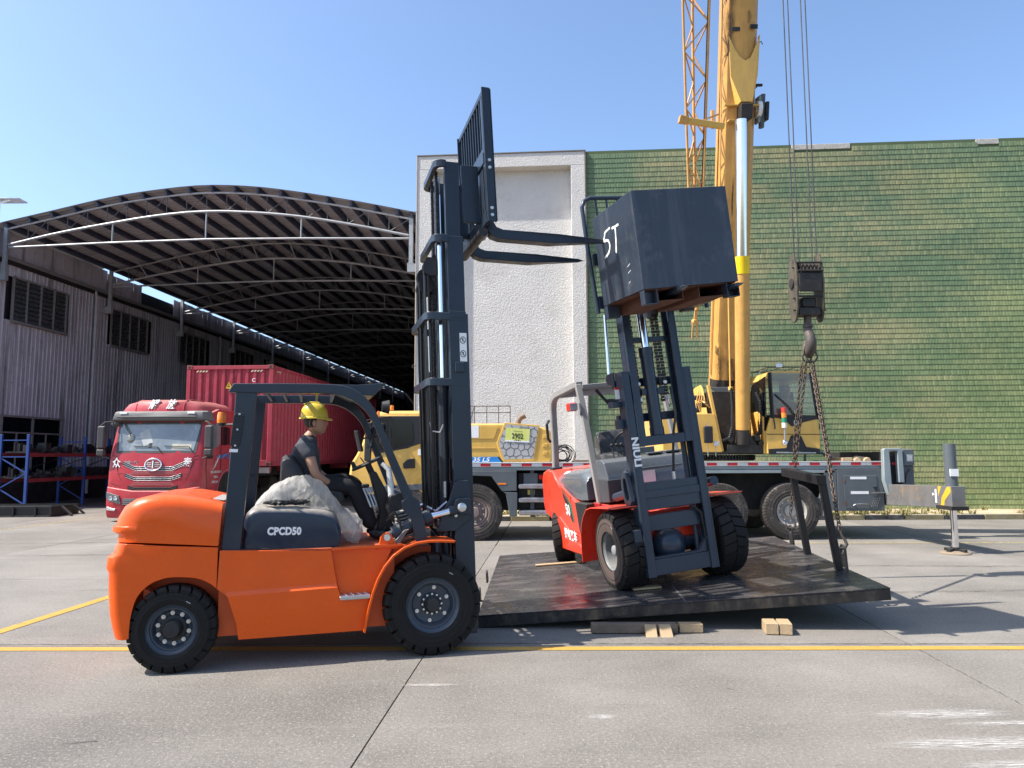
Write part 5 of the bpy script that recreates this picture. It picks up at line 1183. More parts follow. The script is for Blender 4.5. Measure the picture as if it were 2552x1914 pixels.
# rear outrigger tower, box beam, jack and pad
MB().prism([(7.19,1.16),(7.205,1.73),(7.235,1.765),(7.55,1.77),(7.58,1.745),(7.59,1.10),(7.48,1.10),(7.475,1.71),(7.325,1.71),(7.34,1.10),(7.38,.80),(7.26,.86)], -1.42, -1.30).build('outrigger_tower', m_cgrey2, ct, .015)
box_('tower_core', m_dark, 7.25, 7.58, -1.28, 1.2, .75, 1.70)
sb = box_('lamp_housing', m_cgrey, 7.60, 7.82, -1.38, -.9, 1.42, 1.75, bevel=.02)
MB().box(7.655,7.79,-1.392,-1.381,1.50,1.64).build('lamp_bezel', m_cgrey2, sb, .02); MB().box(7.675,7.77,-1.40,-1.393,1.52,1.62).build('lamp_lens', m_lens, sb, .006)
box_('rear_post', m_cgrey, 7.60, 7.84, -1.30, -.9, .95, 1.419); MB().tube([(7.65,-1.32,1.1),(7.66,-1.34,1.25),(7.74,-1.34,1.36)], .012, 6).build('hose', m_hose, ct)
bm_ = MB(); bm_.prism([(-1.1,.66),(-3.42,.755),(-3.42,1.115),(-1.1,1.06)], 7.27, 7.50, 'x')
bm_ = bm_.build('outrigger_beam', mat('outrigger_grey', (.13,.13,.13), .5, var=.2, wear=((.26,.20,.14), .6, 4), streak=((.20,.13,.08), .5, (2,1.2,6))), ct, .008)
MB().box(7.262,7.2695,-3.0,-2.96,.82,1.05).build('white_mark', m_white, bm_, 0, 0)
MB().add([(7.268,-2.93,.96),(7.268,-2.87,.985),(7.268,-2.87,.935)], [(0,1,2)]).build('white_mark', m_white, bm_, 0, 0)
def sidep(pts, nm='warning_stripe'): MB().add([(7.267, y, z) for y, z in pts], [list(range(len(pts)))]).build(nm, m_yst, bm_, 0, 0)
m_yst = mat('warning_yellow', (.66,.36,.03), .5, wear=((.2,.15,.08), .3, 18))
sidep([(-3.04,1.10),(-3.14,1.103),(-3.05,.93)]); sidep([(-3.10,.775),(-3.14,.92),(-3.30,1.10),(-3.40,1.105),(-3.40,1.02),(-3.22,.87),(-3.20,.78)])
box_('jack_shoe', m_dark, 7.24, 7.53, -3.45, -3.0, .72, .79)
MB().cyl((7.37,-3.27,.80),(7.37,-3.27,1.82), .095, n=24).build('jack_tube', m_cgrey, ct); MB().box(7.30,7.44,-3.372,-3.355,1.28,1.40).build('jack_sticker', m_white, ct, 0, 0)
MB().cyl((7.37,-3.27,.08),(7.37,-3.27,.78), .052, n=24).build('jack_rod', m_chrome, ct)
MB().lathe([(.001,.05),(.09,.05),(.22,.03),(.235,.012),(.235,.004),(.001,.004)], (7.36,-3.27,0), (0,0,1), 28).build('outrigger_pad', mat('worn_pad', (.22,.17,.12), .8, var=.25), ct, 0)
b = MB()
for a in range(4): b.beam((7.37+.03*cos(a*1.57+.4),-3.27+.03*sin(a*1.57+.4),.065),(7.37+.18*cos(a*1.57+.4),-3.27+.18*sin(a*1.57+.4),.06),.07,.05)
b.cyl((7.37,-3.27,.03),(7.37,-3.27,.11), .08); b.build('pad_clamp', m_blackg, ct)
# driver's cab of the carrier (faces left)
cabp = [(-3.20,1.0),(-3.215,1.27),(-3.185,1.50),(-3.085,1.66),(-2.97,1.89),(-2.92,2.09),(-2.745,2.46),(-2.66,2.52),(-2.50,2.54),(-1.35,2.54),(-1.35,.92),(-2.88,.905),(-3.10,.92)]
rings = []
for y, e in ((-1.26,.06), (-1.22,.015), (-1.15,0), (0,-.02), (1.15,0), (1.22,.015), (1.26,.06)): rings.append([(x + e*(1 if x < -2 else 0), y*1.0 , z - (e if z > 2.4 else 0)) for x, z in cabp])
cab = MB().loft(rings).build('carrier_cab', m_yel, ct, .012, 36, seg=2)
Y0 = -1.262
MB().prism([(-2.90,2.10),(-2.72,2.43),(-1.75,2.43),(-1.68,2.0),(-1.68,1.93),(-1.98,1.83),(-2.05,1.80),(-2.62,1.70),(-2.90,1.85)], Y0-.012, Y0+.02).build('window_surround', m_black, cab, .01)
w_ = MB().prism([(-2.36,2.355),(-2.01,2.355),(-1.965,2.31),(-1.93,1.97),(-1.97,1.89),(-2.34,1.79),(-2.40,1.83)], Y0-.018, Y0-.0125).build('door_window', m_dglass, cab, .01)
MB().prism([(-2.80,2.13),(-2.66,2.36),(-2.44,2.36),(-2.46,1.80),(-2.60,1.77),(-2.84,1.92)], Y0-.018, Y0-.0125).build('quarter_window', m_dglass, cab, .01)
MB().prism([(-2.14,1.50),(-2.05,1.58),(-1.91,1.60),(-1.905,1.41),(-2.13,1.40)], Y0-.03, Y0+.0).build('door_handle', m_black, cab, .01)
MB().beam((-1.72,Y0-.004,.93),(-1.72,Y0-.004,1.95),.012,.02).build('door_seam', m_dark, cab, 0); MB().beam((-2.50,Y0-.004,1.0),(-2.98,Y0-.004,1.62),.012,.02).build('door_seam', m_dark, cab, 0)
MB().prism([(-2.95,1.05),(-1.40,1.12),(-1.40,1.0),(-2.9,.95)], Y0-.02, Y0).build('cab_step', m_cgrey, cab, .01)
MB().prism([(-2.30,1.05),(-1.55,1.62),(-1.42,1.62),(-1.95,1.05)], Y0-.008, Y0-.001).build('body_crease', m_yel, cab, .006)
MB().box(-1.85,-1.56,Y0-.006,Y0-.001,1.66,1.78).build('door_sticker', m_white, cab, 0, 0); MB().lathe([(.11,.004),(.001,.004)], (-1.66,Y0-.002,1.52), (0,-1,0), 24).build('blue_sticker', mat('sticker_blue', (.12,.35,.62), .4), cab, 0, 0)
MB().beam((-2.80,-1.36,2.30),(-2.80,-1.45,1.55),.13,.08).build('cab_mirror', m_black, cab, .02); MB().beam((-2.55,-1.36,2.28),(-2.54,-1.38,1.88),.09,.07).build('cab_mirror', m_black, cab, .02)
MB().tube([(-2.4,-1.27,2.42),(-2.6,-1.42,2.38),(-2.85,-1.42,2.34)], .012).build('mirror_arm', m_black, cab)
bn = MB().lathe([(.035,0),(.038,.02),(.036,.09),(.001,.10)], (-2.40,-1.1,2.56), (0,0,1), 14).build('beacon', m_amber, cab, 0)
MB().beam((-2.62,-1.35,2.40),(-2.62,-1.35,2.52),.06,.05).build('indicator', m_amber, cab, .01)
b = MB()
for z in (2.05, 2.15, 2.25, 2.35): b.beam((-2.62,-1.42,z),(-2.40,-1.42,z),.008,.008)
b.beam((-2.62,-1.42,2.0),(-2.62,-1.42,2.38),.01,.01); b.beam((-2.40,-1.42,2.0),(-2.40,-1.42,2.38),.01,.01); b.build('mirror_cage', m_black, cab, 0)
# engine and counterweight cover of the upper works: yellow hood with cracked-pattern panel
hp = [(-1.33,1.53),(-1.33,2.285),(-.10,2.285),(.50,2.225),(.62,2.205),(.71,2.175),(.775,2.11),(.80,2.04),(.806,1.68),(.775,1.52)]
rings = []
for y, e in ((-1.22,.035), (-1.19,.01), (-1.12,0), (1.12,0), (1.19,.01), (1.22,.035)): rings.append([(x - (e if x > .5 else 0), y, z - (e if z > 2 else 0)) for x, z in hp])
hd = MB().loft(rings).build('engine_hood', m_yel, ct, .012, 36, seg=2)
Y1 = -1.225
MB().prism([(-1.33,1.62),(-.29,1.625),(-.215,1.52),(-1.33,1.512)], Y1-.012, Y1).build('blue_band', mat('band_blue', (.02,.19,.50), .35, coat=.2), hd, 0); MB().prism([(-.29,1.626),(-.255,1.626),(-.175,1.515),(-.215,1.515)], Y1-.013, Y1).build('band_edge', m_black, hd, 0)
text('band_letters', '35 LS', .115, m_white, hd, face((-.62, Y1-.014, 1.567), (1,0,0), (0,0,1)), .001, .002, shear=.25, sx=1.3)
fr_ = [(-.12,2.262),(.50,2.215),(.515,2.19),(.405,1.585),(-.16,1.575),(-.265,1.90)]
MB().prism([( .18+(x-.18)*1.10, 1.92+(z-1.92)*1.10) for x, z in fr_ if True], Y1-.008, Y1+.01).build('panel_rim', m_yel, hd, .012, seg=2)
pn = MB().prism(fr_, Y1-.010, Y1-.0085).build('patterned_panel', mat('panel_grey', (.40,.40,.39), .45, dust=(DUST,.2)), hd, 0, 0)
# crack lines: cells of a random net clipped to the panel
def inside(x, z, poly):
    c = False; n = len(poly)
    for i in range(n):
        (xa, za), (xb, zb) = poly[i], poly[(i+1) % n]
        if (za > z) != (zb > z) and x < (xb-xa)*(z-za)/(zb-za) + xa: c = not c
    return c
rp = random.Random(4); seeds = [( -.35 + .145*i + .07*(j%2) + rp.uniform(-.045,.045), 1.45 + .13*j + rp.uniform(-.04,.04)) for i in range(8) for j in range(8)]
b = MB(); cnt = 0
NX, NZ = 96, 84
def own(x, z): return min(range(len(seeds)), key=lambda k: (seeds[k][0]-x)**2 + (seeds[k][1]-z)**2)
import itertools
cell = {}
for i in range(len(seeds)):
    for j in range(i+1, len(seeds)):
        (xa, za), (xb, zb) = seeds[i], seeds[j]
        if math.hypot(xa-xb, za-zb) > .34: continue
        mx_, mz_ = (xa+xb)/2, (za+zb)/2; dx, dz = -(zb-za), xb-xa; l = math.hypot(dx, dz); dx /= l; dz /= l; run = []
        for t in [q*.008 for q in range(-26, 27)]:
            x, z = mx_+dx*t, mz_+dz*t; d0 = math.hypot(x-xa, z-za)
            ok = inside(x, z, fr_) and all(math.hypot(x-s0, z-s1) >= d0-1e-6 for k, (s0, s1) in enumerate(seeds) if k not in (i, j))
            if ok: run.append((x, z))
        if len(run) > 1: b.beam((run[0][0],Y1-.0115,run[0][1]),(run[-1][0],Y1-.0115,run[-1][1]),.002,.009)
b.build('crack_pattern', m_blackp, pn, 0, 0)
sg = MB().prism([(-.12,2.195),(.355,2.165),(.335,1.90),(-.14,1.925)], Y1-.018, Y1-.0135).build('number_sign', mat('sign_yellowgreen', (.62,.66,.16), .5, var=.06, streak=((.75,.76,.55), .5, (30,1,1))), hd, 0, 0)
MB().prism([(-.135,1.955),(.342,1.93),(.335,1.90),(-.14,1.925)], Y1-.0195, Y1-.0185).build('sign_foot', m_white, sg, 0, 0)
text('sign_digits', '2902', .145, m_blackp, sg, face((.105, Y1-.020, 2.025), (1,0,-.05), (0,0,1)), .0008, .003, sx=.78)
text('sign_line', '▪▪▪▪▪▪▪▪▪▪▪', .03, m_blackp, sg, face((.11, Y1-.020, 2.125), (1,0,-.06), (0,0,1)), .0008, 0)
text('sign_line', '▪▼▼▪', .045, m_blackp, sg, face((.10, Y1-.020, 1.94), (1,0,-.05), (0,0,1)), .0008, 0)
MB().prism([(-1.3,2.22),(-.27,2.22),(-.36,1.98),(-1.3,1.97)], Y1-.006, Y1+.0).build('hood_recess', m_yel, hd, .012, seg=2); MB().box(-1.2,-.66,Y1-.009,Y1-.0065,2.0,2.24).build('white_poster', m_white, hd, 0, 0)
for z in (1.66, 1.81, 1.98): MB().prism([(.60,z),(.69,z+.005),(.70,z+.075),(.61,z+.07)], Y1-.006, Y1+.01).build('hood_vent', m_yel, hd, .006)
MB().beam((-1.3,Y1-.003,1.80),(-.33,Y1-.003,1.80),.008,.03).build('hood_crease', m_yel, hd, .004)
MB().tube([(.12,-.6,2.2),(.13,-.6,2.36),(.18,-.6,2.43),(.27,-.6,2.47)], [.055,.055,.06,.062], 14, caps=False).build('exhaust_pipe', mat('burnt_pipe', (.16,.12,.09), .6, var=.3), ct, 0, 60)
b = MB(); Yr = -.1
for z in (2.32, 2.56, 2.70): b.beam((-1.35,Yr,z),(-.03,Yr,z),.02,.02)
for x in (-1.30,-1.05,-.80,-.54,-.29,-.04): b.beam((x,Yr,2.28),(x,Yr,2.70),.018,.018)
b.beam((-.88,Yr,2.42),(-.80,Yr,2.70),.018,.018); b.build('deck_railing', mat('railing_grey', (.13,.12,.12), .6), ct, 0)
m_smear = worn('grease_smear', (.05,.04,.035), None, (1,1,.25), .38, .62, True)
# ---- slewing platform
MB().lathe([(.62,0),(.62,.03),(.58,.035),(.58,.11),(.001,.11)], (4.42,-.30,1.53), (0,0,1), 48).build('slew_ring', m_grease, ct, 0)
b = MB()
for k in range(64):
    a = 2*pi*k/64; b.beam((4.42+.60*cos(a),-.30+.60*sin(a),1.60),(4.42+.635*cos(a),-.30+.635*sin(a),1.60),.028,.10)
b.build('ring_teeth', m_grease, ct, 0, 0)
box_('platform', m_grease, 3.75, 5.15, -1.0, 1.2, 1.655, 1.72); box_('platform_front', m_grease, 4.29, 5.11, -1.05, -1.0, 1.68, 1.85)
for s_, x0 in ((-1, 4.0), (1, 4.86)):
    MB().prism([(-1.02,1.70),(-.95,1.95),(-.40,3.02),(-.25,3.12),(.25,3.10),(1.10,2.3),(1.2,1.72)], x0-.02, x0+.02, 'x').build('boom_bracket', m_yel, ct, .01)
MB().prism([(3.70,1.70),(3.70,2.47),(4.06,2.47),(4.20,1.70)], -1.02, -.98).build('front_plate', m_yel, ct, .01)
MB().prism([(4.235,1.72),(4.00,3.04),(3.94,3.05),(4.17,1.72)], -1.0, -.90).build('bracket_edge', m_yel, ct, .006)
box_('winch_housing', m_yel, 3.0, 3.72, -1.0, .9, 1.66, 2.47, bevel=.03)
box_('dark_core', m_grease, 4.05, 4.85, -.6, .8, 1.72, 2.95)
MB().prism([(4.10,3.05),(4.60,3.05),(4.38,2.86)], -.55, -.50).build('boom_end_guard', m_cgrey, ct, .006)
for (x, z) in ((3.75,2.80), (3.80,2.65), (3.70,2.55)): MB().cyl((x-.06,-.9,z),(x+.12,-.9,z), .05, n=12).build('solenoid', m_grease, ct)
b = MB()
for q in range(8): b.tube([(3.78+.03*q,-.95,2.95-.05*q),(3.72+.05*(q%3),-.98,2.75),(3.80,-.95,2.5)], .012, 5)
b.build('hoses', m_lat, ct, 0)
for (pts, r_) in (([(4.43,-.95,3.0),(4.43,-1.0,2.6),(4.40,-1.05,2.2),(4.33,-1.08,1.98),(4.22,-1.0,1.93)], .035), ([(4.95,-.9,2.9),(5.0,-.98,2.7),(5.02,-1.0,2.4),(4.98,-1.0,2.1),(4.85,-.98,1.98)], .04)):
    n_ = 40; P = []
    for i in range(n_):
        t = i/(n_-1)*(len(pts)-1); k_ = min(int(t), len(pts)-2); f_ = t-k_; P.append(Vector(pts[k_]).lerp(Vector(pts[k_+1]), f_))
    MB().tube(P, [r_*(1 if i % 2 else .82) for i in range(n_)], 10).build('ribbed_hose', m_hose, ct, 0, 20)
MB().cyl((4.43,-.93,2.95),(4.43,-.93,3.02),.05).tube([(4.42,-.93,3.0),(4.43,-.95,4.2),(4.44,-1.0,6.0)], .016, 6).build('hose_pipe', m_yel, ct)
for x in (4.60, 4.78, 4.94): MB().cyl((x,-1.0,1.72),(x,-1.0,2.3), .012, n=6).build('pipe', m_grease, ct)
MB().prism([(4.46,1.85),(4.52,2.10),(4.74,2.10),(4.88,1.85)], -1.06, -.80).build('cylinder_seat', m_grease, ct, .01)
for (x, z, r_) in ((4.35,1.95,.05), (4.88,1.98,.06), (4.62,1.92,.045), (4.95,1.88,.05)): MB().cyl((x,-1.1,z),(x,-.9,z), r_, n=12).build('pin', m_grease, ct)
# near mirror and lamp on stalks by the front plate
mrr = MB().box(3.80,3.98,-1.18,-1.10,1.88,2.22).build('stalk_mirror', m_black, ct, .03, seg=2); MB().cyl((3.88,-1.12,1.62),(3.88,-1.12,2.28),.010).build('mirror_stalk', m_steel, mrr)
ll = MB().box(3.99,4.10,-1.16,-1.10,1.82,1.92).build('stalk_lamp', m_lens, ct, .01); MB().cyl((4.04,-1.1,1.62),(4.04,-1.1,1.82),.008).build('lamp_stalk', m_steel, ll)
# luffing cylinder
def cl_(x, s): return Vector((x, 14.1 - 15.5 + .05 - sin(R(9))*s + .25, 2.2 + cos(R(9))*s))
lf = MB().cyl(cl_(4.60,-.05), cl_(4.53,3.10), .142, n=32).build('luffing_cylinder', m_yel2, ct, 0)
MB().cyl(cl_(4.53,3.02), cl_(4.52,3.36), .152, n=32).build('cylinder_collar', mat('fresh_yellow', (.80,.55,.01), .35), lf, 0)
MB().cyl(cl_(4.52,3.3), cl_(4.47,6.0), .105, n=32).build('cylinder_rod', m_chrome, lf, 0)
MB().cyl(cl_(4.60,-.35), cl_(4.60,0), .13, n=20).build('cylinder_foot', m_grease, lf)
# boom: box section seen from below, built along its own axis
BA = Matrix.Translation((0, -.30, 3)) @ Matrix.Rotation(R(13.2), 4, 'X')
bo = MB(); sec = [(4.32,.75),(4.28,.40),(4.275,.13),(4.34,.02),(4.48,-.03),(4.66,-.03),(4.83,.02),(4.92,.13),(4.96,.40),(4.94,.75)]
bo.loft([[(x + k_, y, s) for x, y in sec] for s, k_ in ((0, .03), (3, .03), (7.8, 0), (12, 0))])
bo = bo.build('boom', m_yel2, ct, .02, 30, loc=BA.translation, rot=(R(13.2),0,0), seg=2)
bo2 = MB(); bo2.loft([[(4.56 + (x-4.56)*.86, .05 + y*.86, s) for x, y in sec] for s in (12, 22)]); bo2.build('boom_section', m_yel2, bo, .02, 30)
MB().box(4.10, 4.90, -.25, .85, 21.6, 22.6).build('boom_head', m_yel2, bo, .05)
MB().loft([[(4.49+(x-4.49)*1.012, y-.006, s_) for x, y in sec[1:9]] for s_ in (.02,.10,.22)], False, False).build('grease_band', m_grease, bo, 0, 0)
for (x, z, w, h) in ((4.35,.45,.10,.5), (4.62,.38,.14,.3), (4.30,7.6,.12,.9), (4.70,7.45,.05,.12), (4.5,3.2,.03,1.2)):
    b = MB(); b.add([(x + w*cos(a)*(1+.3*sin(3*a+z)), -.034 if x > 4.38 and x < 4.6 else -.036, z + h*sin(a)) for a in [2*pi*i/18 for i in range(18)]], [list(range(18))]); b.build('grease_smear', m_smear, bo, 0, 0, loc=(0, -.004 if x > 4.38 else .0, 0))
# side plates and the wedge under the boom that carries the cylinder
MB().add([(4.315,-.035,7.10),(4.375,-.05,6.32),(4.545,-.22,5.80),(4.775,-.22,5.80),(4.915,-.05,6.35),(4.935,-.035,7.12),(4.835,-.05,6.88),(4.755,-.06,6.68),(4.650,-.065,6.62),(4.535,-.06,6.70),(4.435,-.05,6.85),
           (4.315,.1,7.10),(4.375,.1,6.32),(4.475,.1,5.70),(4.855,.1,5.70),(4.915,.1,6.35),(4.935,.1,7.12)],
          [(0,1,2,3,4,5,6,7,8,9,10), (0,11,12,1), (1,12,13,2), (4,15,16,5), (3,14,15,4), (2,13,14,3)]).build('wedge_plate', m_yel, bo, .008, 20)
MB().box(4.26,4.96,-.09,.0,5.755,5.785).build('cross_rib', m_yel, bo, .004)
MB().box(4.53,4.77,-.30,.02,5.46,5.76).build('cylinder_head', m_grease, bo, .02); MB().box(4.34,4.46,-.16,.0,5.45,5.48).build('small_shelf', m_yel, bo, .004)
for (a, c, d, e) in ((4.37,4.53,7.18,7.26), (4.73,4.88,7.22,7.31)): MB().box(a,c,-.044,-.036,d,e).build('worn_pad', m_blackg, bo, .01)
for s_ in (0,1): MB().box(4.268+.69*s_,4.285+.69*s_,.35,.42,.3,12).build('boom_rib', m_lat, bo, .003)
jk = MB().box(4.97,5.03,.0,.25,5.45,5.98).build('hose_reel', m_cgrey2, bo, .02)
MB().lathe([(.17,-.04),(.17,.04),(.05,.05),(.05,-.05)], (5.0,.1,5.72), (.2,-.1,1) if False else (1,0,0), 20).build('reel_drum', m_white, jk); MB().box(5.04,5.12,.05,.18,5.36,6.02).build('reel_bracket', m_cgrey, jk, .01); MB().box(5.12,5.19,.0,.25,5.50,5.86).build('reel_cover', m_blackg, jk, .01)
MB().box(4.90,5.04,.0,.06,6.15,6.20).build('camera_lamp', m_black, jk, .01); MB().tube([(4.88,.05,6.1),(4.94,.05,6.15)], .01).build('lamp_arm', m_black, jk)
MB().tube([(4.9,0,6.95),(4.97,0,7.0),(5.0,0,6.94)], .010).build('hook_rod', m_black, jk)
# folded lattice jib along the boom's left side
lj = thing_ = MB().beam((3.335,-.35,5.43),(4.20,-.30,5.31),.12,.11).build('jib_bracket', m_yel, ct, .008, 38, loc=BA.translation, rot=(R(13.2),0,0))
MB().beam((3.30,-.36,5.44),(3.46,-.36,5.41),.15,.14).build('bracket_clamp', m_lat, lj, .006); MB().beam((4.02,-.2,5.30),(4.02,-.1,5.66),.07,.07).build('bracket_post', m_lat, lj, .006); MB().beam((3.75,-.3,5.42),(4.1,-.25,5.55),.03,.03).build('bracket_stay', m_lat, lj, 0)
def LX(k, s):       # chord position at length s along the jib: three chords closing towards the tip
    t = (s - 1.3)/(7.8 - 1.3); w = .03 + max(0, t)*.97
    base = 3.86 + (3.66 - 3.86)*min(1, t*1.0)
    return [Vector((base - .245*w**.75, .10, s)), Vector((base + .01, .36*w, s)), Vector((base + .275*w**.75, .06, s))][k]
for k in range(3): MB().tube([LX(k, s) for s in [1.7 + .6*i for i in range(23)]], .026 if k != 1 else .03, 8).build('jib_chord', m_lat, lj, 0, 60)
step = .55; s = 1.9; i = 0
while s < 14:
    for a, c in ((0,1), (1,2), (0,2)):
        p, q = (a, c) if (i % 2) else (c, a)
        MB().cyl(LX(p, s), LX(q, s + step), .015, n=6).build('jib_brace', m_lat, lj, 0, 60)
    s += step; i += 1
MB().tube([LX(2,s) + Vector((-.035,-.01,0)) for s in [3 + .7*i for i in range(15)]], .008, 5).build('jib_cable', m_hose, lj)
b = MB(); b.beam((3.86,.08,1.75),(3.84,.08,1.42),.05,.06); b.cyl((3.84,0,1.45),(3.84,.2,1.45),.05); b.beam((3.80,.08,1.42),(3.79,.08,1.08),.03,.03); b.beam((3.88,.08,1.42),(3.90,.08,1.10),.03,.03); b.build('jib_tip', m_lat, lj, .005)
# operator's cab of the upper works: glazed front looks at the camera
CY0 = 14.3 - 15.5
cc_ = [(5.155,1.64),(5.12,1.70),(5.13,2.38),(5.13,3.10),(5.17,3.30),(5.93,3.30),(5.975,3.27),(6.02,2.9),(6.06,2.4),(6.09,2.1),(6.09,1.68),(6.05,1.64)]
rear = [(x, z) for x, z in cc_]
oc = MB(); W0 = CY0
oc.prism([(5.03,1.66),(5.02,2.05),(5.13,2.40),(5.40,2.35),(5.52,2.215),(5.69,2.215),(5.74,2.285),(6.06,2.36),(6.085,2.05),(6.08,1.75),(6.05,1.66)], W0, W0+.10)
oc = oc.build('operator_cab', m_yel, ct, .02, 36, seg=2)
MB().box(5.0,6.06, W0+.10, W0+1.35, 1.66, 2.12).build('cab_tub', m_yel, oc, .03, seg=2)
MB().prism([(5.0,2.12),(5.0,2.20),(5.02,3.14),(5.02,3.20),(5.06,3.2),(5.06,2.12)], W0+.98, W0+1.35).build('rear_pillar', m_yel, oc, .01)
MB().prism([(5.04,3.14),(5.12,3.285),(5.18,3.31),(5.97,3.31),(6.0,3.24),(6.0,3.14)], W0+.03, W0+1.35).build('cab_roof', m_yel, oc, .02, seg=2)
MB().prism([(W0+.12,2.11),(W0+.10,2.40),(W0+.45,2.52),(W0+.95,2.52),(W0+1.0,2.12)], 5.0, 5.03, 'x').build('door_lower', m_yel, oc, .01)
MB().prism([(W0+.02,2.38),(W0+.02,3.20),(W0+.80,3.10),(W0+.95,2.9),(W0+.95,2.52),(W0+.45,2.50)], 5.035, 5.05, 'x').build('side_window', m_dglass, oc, .004)
MB().box(5.03,5.06,W0+.30,W0+.33,2.60,2.95).build('door_rail', m_black, oc, .004)
def pil(a, c, w): MB().beam((a[0], W0+.02, a[1]), (c[0], W0+.02, c[1]), .05, w).build('window_pillar', m_black, oc, .008)
pil((5.16,2.36),(5.135,3.28),.07); pil((6.055,2.34),(5.95,3.28),.05); pil((5.14,2.40),(5.55,2.40),.05)
MB().prism([(5.17,2.44),(6.02,2.42),(6.06,2.36),(5.74,2.285),(5.69,2.215),(5.52,2.215),(5.40,2.35),(5.14,2.39)], W0-.012, W0+.02).build('lower_surround', m_black, oc, .006)
MB().box(5.57,5.66,W0-.02,W0-.013,2.235,2.325).build('badge', m_steel, oc, .006); MB().prism([(5.59,2.30),(5.64,2.30),(5.615,2.255)], W0-.024, W0-.0205).build('badge_mark', m_blackp, oc, 0)
gl = MB().add([(5.19,W0+.012,2.43),(6.02,W0+.012,2.43),(5.94,W0+.012,3.27),(5.17,W0+.012,3.27)], [(0,1,2,3)]).build('windscreen', m_glass, oc, 0, 0)
MB().prism([(5.40,1.78),(5.50,2.02),(5.53,2.03),(5.68,2.03),(5.71,2.01),(5.80,1.80),(6.07,1.76),(6.07,1.65),(5.06,1.65),(5.05,1.76)], W0-.010, W0+.02).build('black_valance', m_black, oc, .01)
MB().beam((5.20,W0-.02,1.69),(5.98,W0-.02,1.68),.02,.03).build('bumper_strip', m_steel, oc, .006); MB().beam((5.02,W0-.003,2.05),(6.08,W0-.003,2.045),.006,.012).build('crease', m_dark, oc, 0)
MB().tube([(5.14,W0-.02,3.25),(5.155,W0-.05,2.4),(5.18,W0-.05,2.18),(5.17,W0-.05,2.15)], .016).build('hand_rail', m_black, oc); MB().tube([(6.02,W0-.02,2.6),(6.075,W0-.04,2.3),(6.06,W0-.04,2.15)], .012).build('hand_rail', m_black, oc)
MB().tube([(5.63,W0-.03,2.38),(5.45,W0-.03,2.62),(5.22,W0-.02,2.84)], .012, 6).build('wiper', m_black, oc)
b = MB()
for y in (W0+.05, W0+.45, W0+.9): b.tube([(5.08,y,3.30),(5.12,y,3.38),(5.95,y,3.38),(5.97,y,3.30)], .008, 5)
for x in (5.12, 5.4, 5.68, 5.93): b.beam((x,W0+.0,3.385),(x,W0+1.2,3.385),.012,.012)
b.build('roof_rack', m_black, oc, 0); MB().box(5.27,5.40,W0-.0,W0+.04,3.38,3.46).build('roof_lamp', m_lens, oc, .01)
# three colour signal lamp
sl_ = MB().cyl((5.34,W0-.12,1.90),(5.34,W0-.12,2.17), .018).build('signal_lamp', m_steel, oc); MB().ball((5.34,W0-.10,1.88), .06, 14, 10).build('lamp_base', m_chrome, sl_)
for i, mm in enumerate((mat('lamp_white', (.7,.66,.55), .3), mat('lamp_green', (.02,.22,.12), .3), m_amber, m_redl)): MB().cyl((5.34,W0-.12,2.17+.10*i),(5.34,W0-.12,2.268+.10*i), .05, n=16).build('lamp_ring', mm, sl_, .004)
# inside
MB().box(5.45,5.90,W0+.75,W0+.85,2.2,2.95).build('operator_seat', m_black, oc, .04, seg=2); MB().box(5.45,5.9,W0+.35,W0+.8,2.15,2.30).build('seat_base', m_black, oc, .04)
MB().box(5.1,6.0,W0+1.30,W0+1.33,2.12,2.50).box(5.8,6.0,W0+1.30,W0+1.33,2.5,3.14).build('rear_wall', m_black, oc, 0)
MB().tube([(5.78,W0+.15,2.42),(5.70,W0+.12,2.56),(5.60,W0+.12,2.58),(5.55,W0+.15,2.50)], .010, 6).build('control_bar', m_steel, oc)
# ================================================================ hook block, ring and chains
m_rope = mat('steel_rope', (.05,.052,.055), .6, metal=.1, var=.3)
m_hookb = mat('hook_block_paint', (.085,.075,.05), .55, var=.3, wear=((.04,.036,.03), .9, 5), chip=((.05,.04,.035), .55, 8))
m_hook = mat('forged_hook', (.075,.062,.052), .6, var=.3, wear=((.20,.15,.11), .5, 8))
HX, HY = 3.985, 9.6
hk = thing('hook_block', 'heavy sheave block and hook hanging on four steel ropes', 'crane hook', (HX, HY, 3.45))
for s in (-1, 1):
    pl = [(-.09,.02),(-.14,.15),(-.155,.45),(-.13,.72),(-.07,.90),(.07,.90),(.13,.72),(.155,.45),(.14,.15),(.09,.02),(.04,-.03),(-.04,-.03)]
    MB().prism(pl, s*.172-.014, s*.172+.014, 'x').build('cheek_plate', m_hookb, hk, .006)
    MB().lathe([(.075,.0),(.07,.02),(.001,.022)], (s*.186,0,.50), (s,0,0), 18).build('sheave_pin', m_grease, hk, 0)
    for z in (.70, .28, .12): MB().cyl((s*.17,-.08,z),(s*.215,-.08,z),.012,n=6).build('bolt', m_grease, hk)
for i in range(5): MB().lathe([(.165,-.018),(.14,-.006),(.14,.006),(.165,.018)], (-.10+.05*i,0,.62), (1,0,0), 28).build('sheave', m_grease, hk, 0)
for z, y in ((.76,-.13), (.64,-.165), (.30,-.13)): MB().cyl((-.17,y,z),(.17,y,z), .014).build('tie_bolt', m_grease, hk)
MB().box(-.155,.155,-.16,-.13,.36,.62).build('front_cover', m_grease, hk, .01)
MB().box(-.15,.15,-.10,.10,.05,.16).build('crosshead', m_grease, hk, .02, seg=2); MB().box(-.10,.10,-.09,.09,.16,.30).build('swivel', m_grease, hk, .03, seg=2)
MB().cyl((0,0,-.09),(0,0,.08),.048,n=18).cyl((0,0,-.10),(0,0,-.06),.065,n=18).build('shank', m_hook, hk)
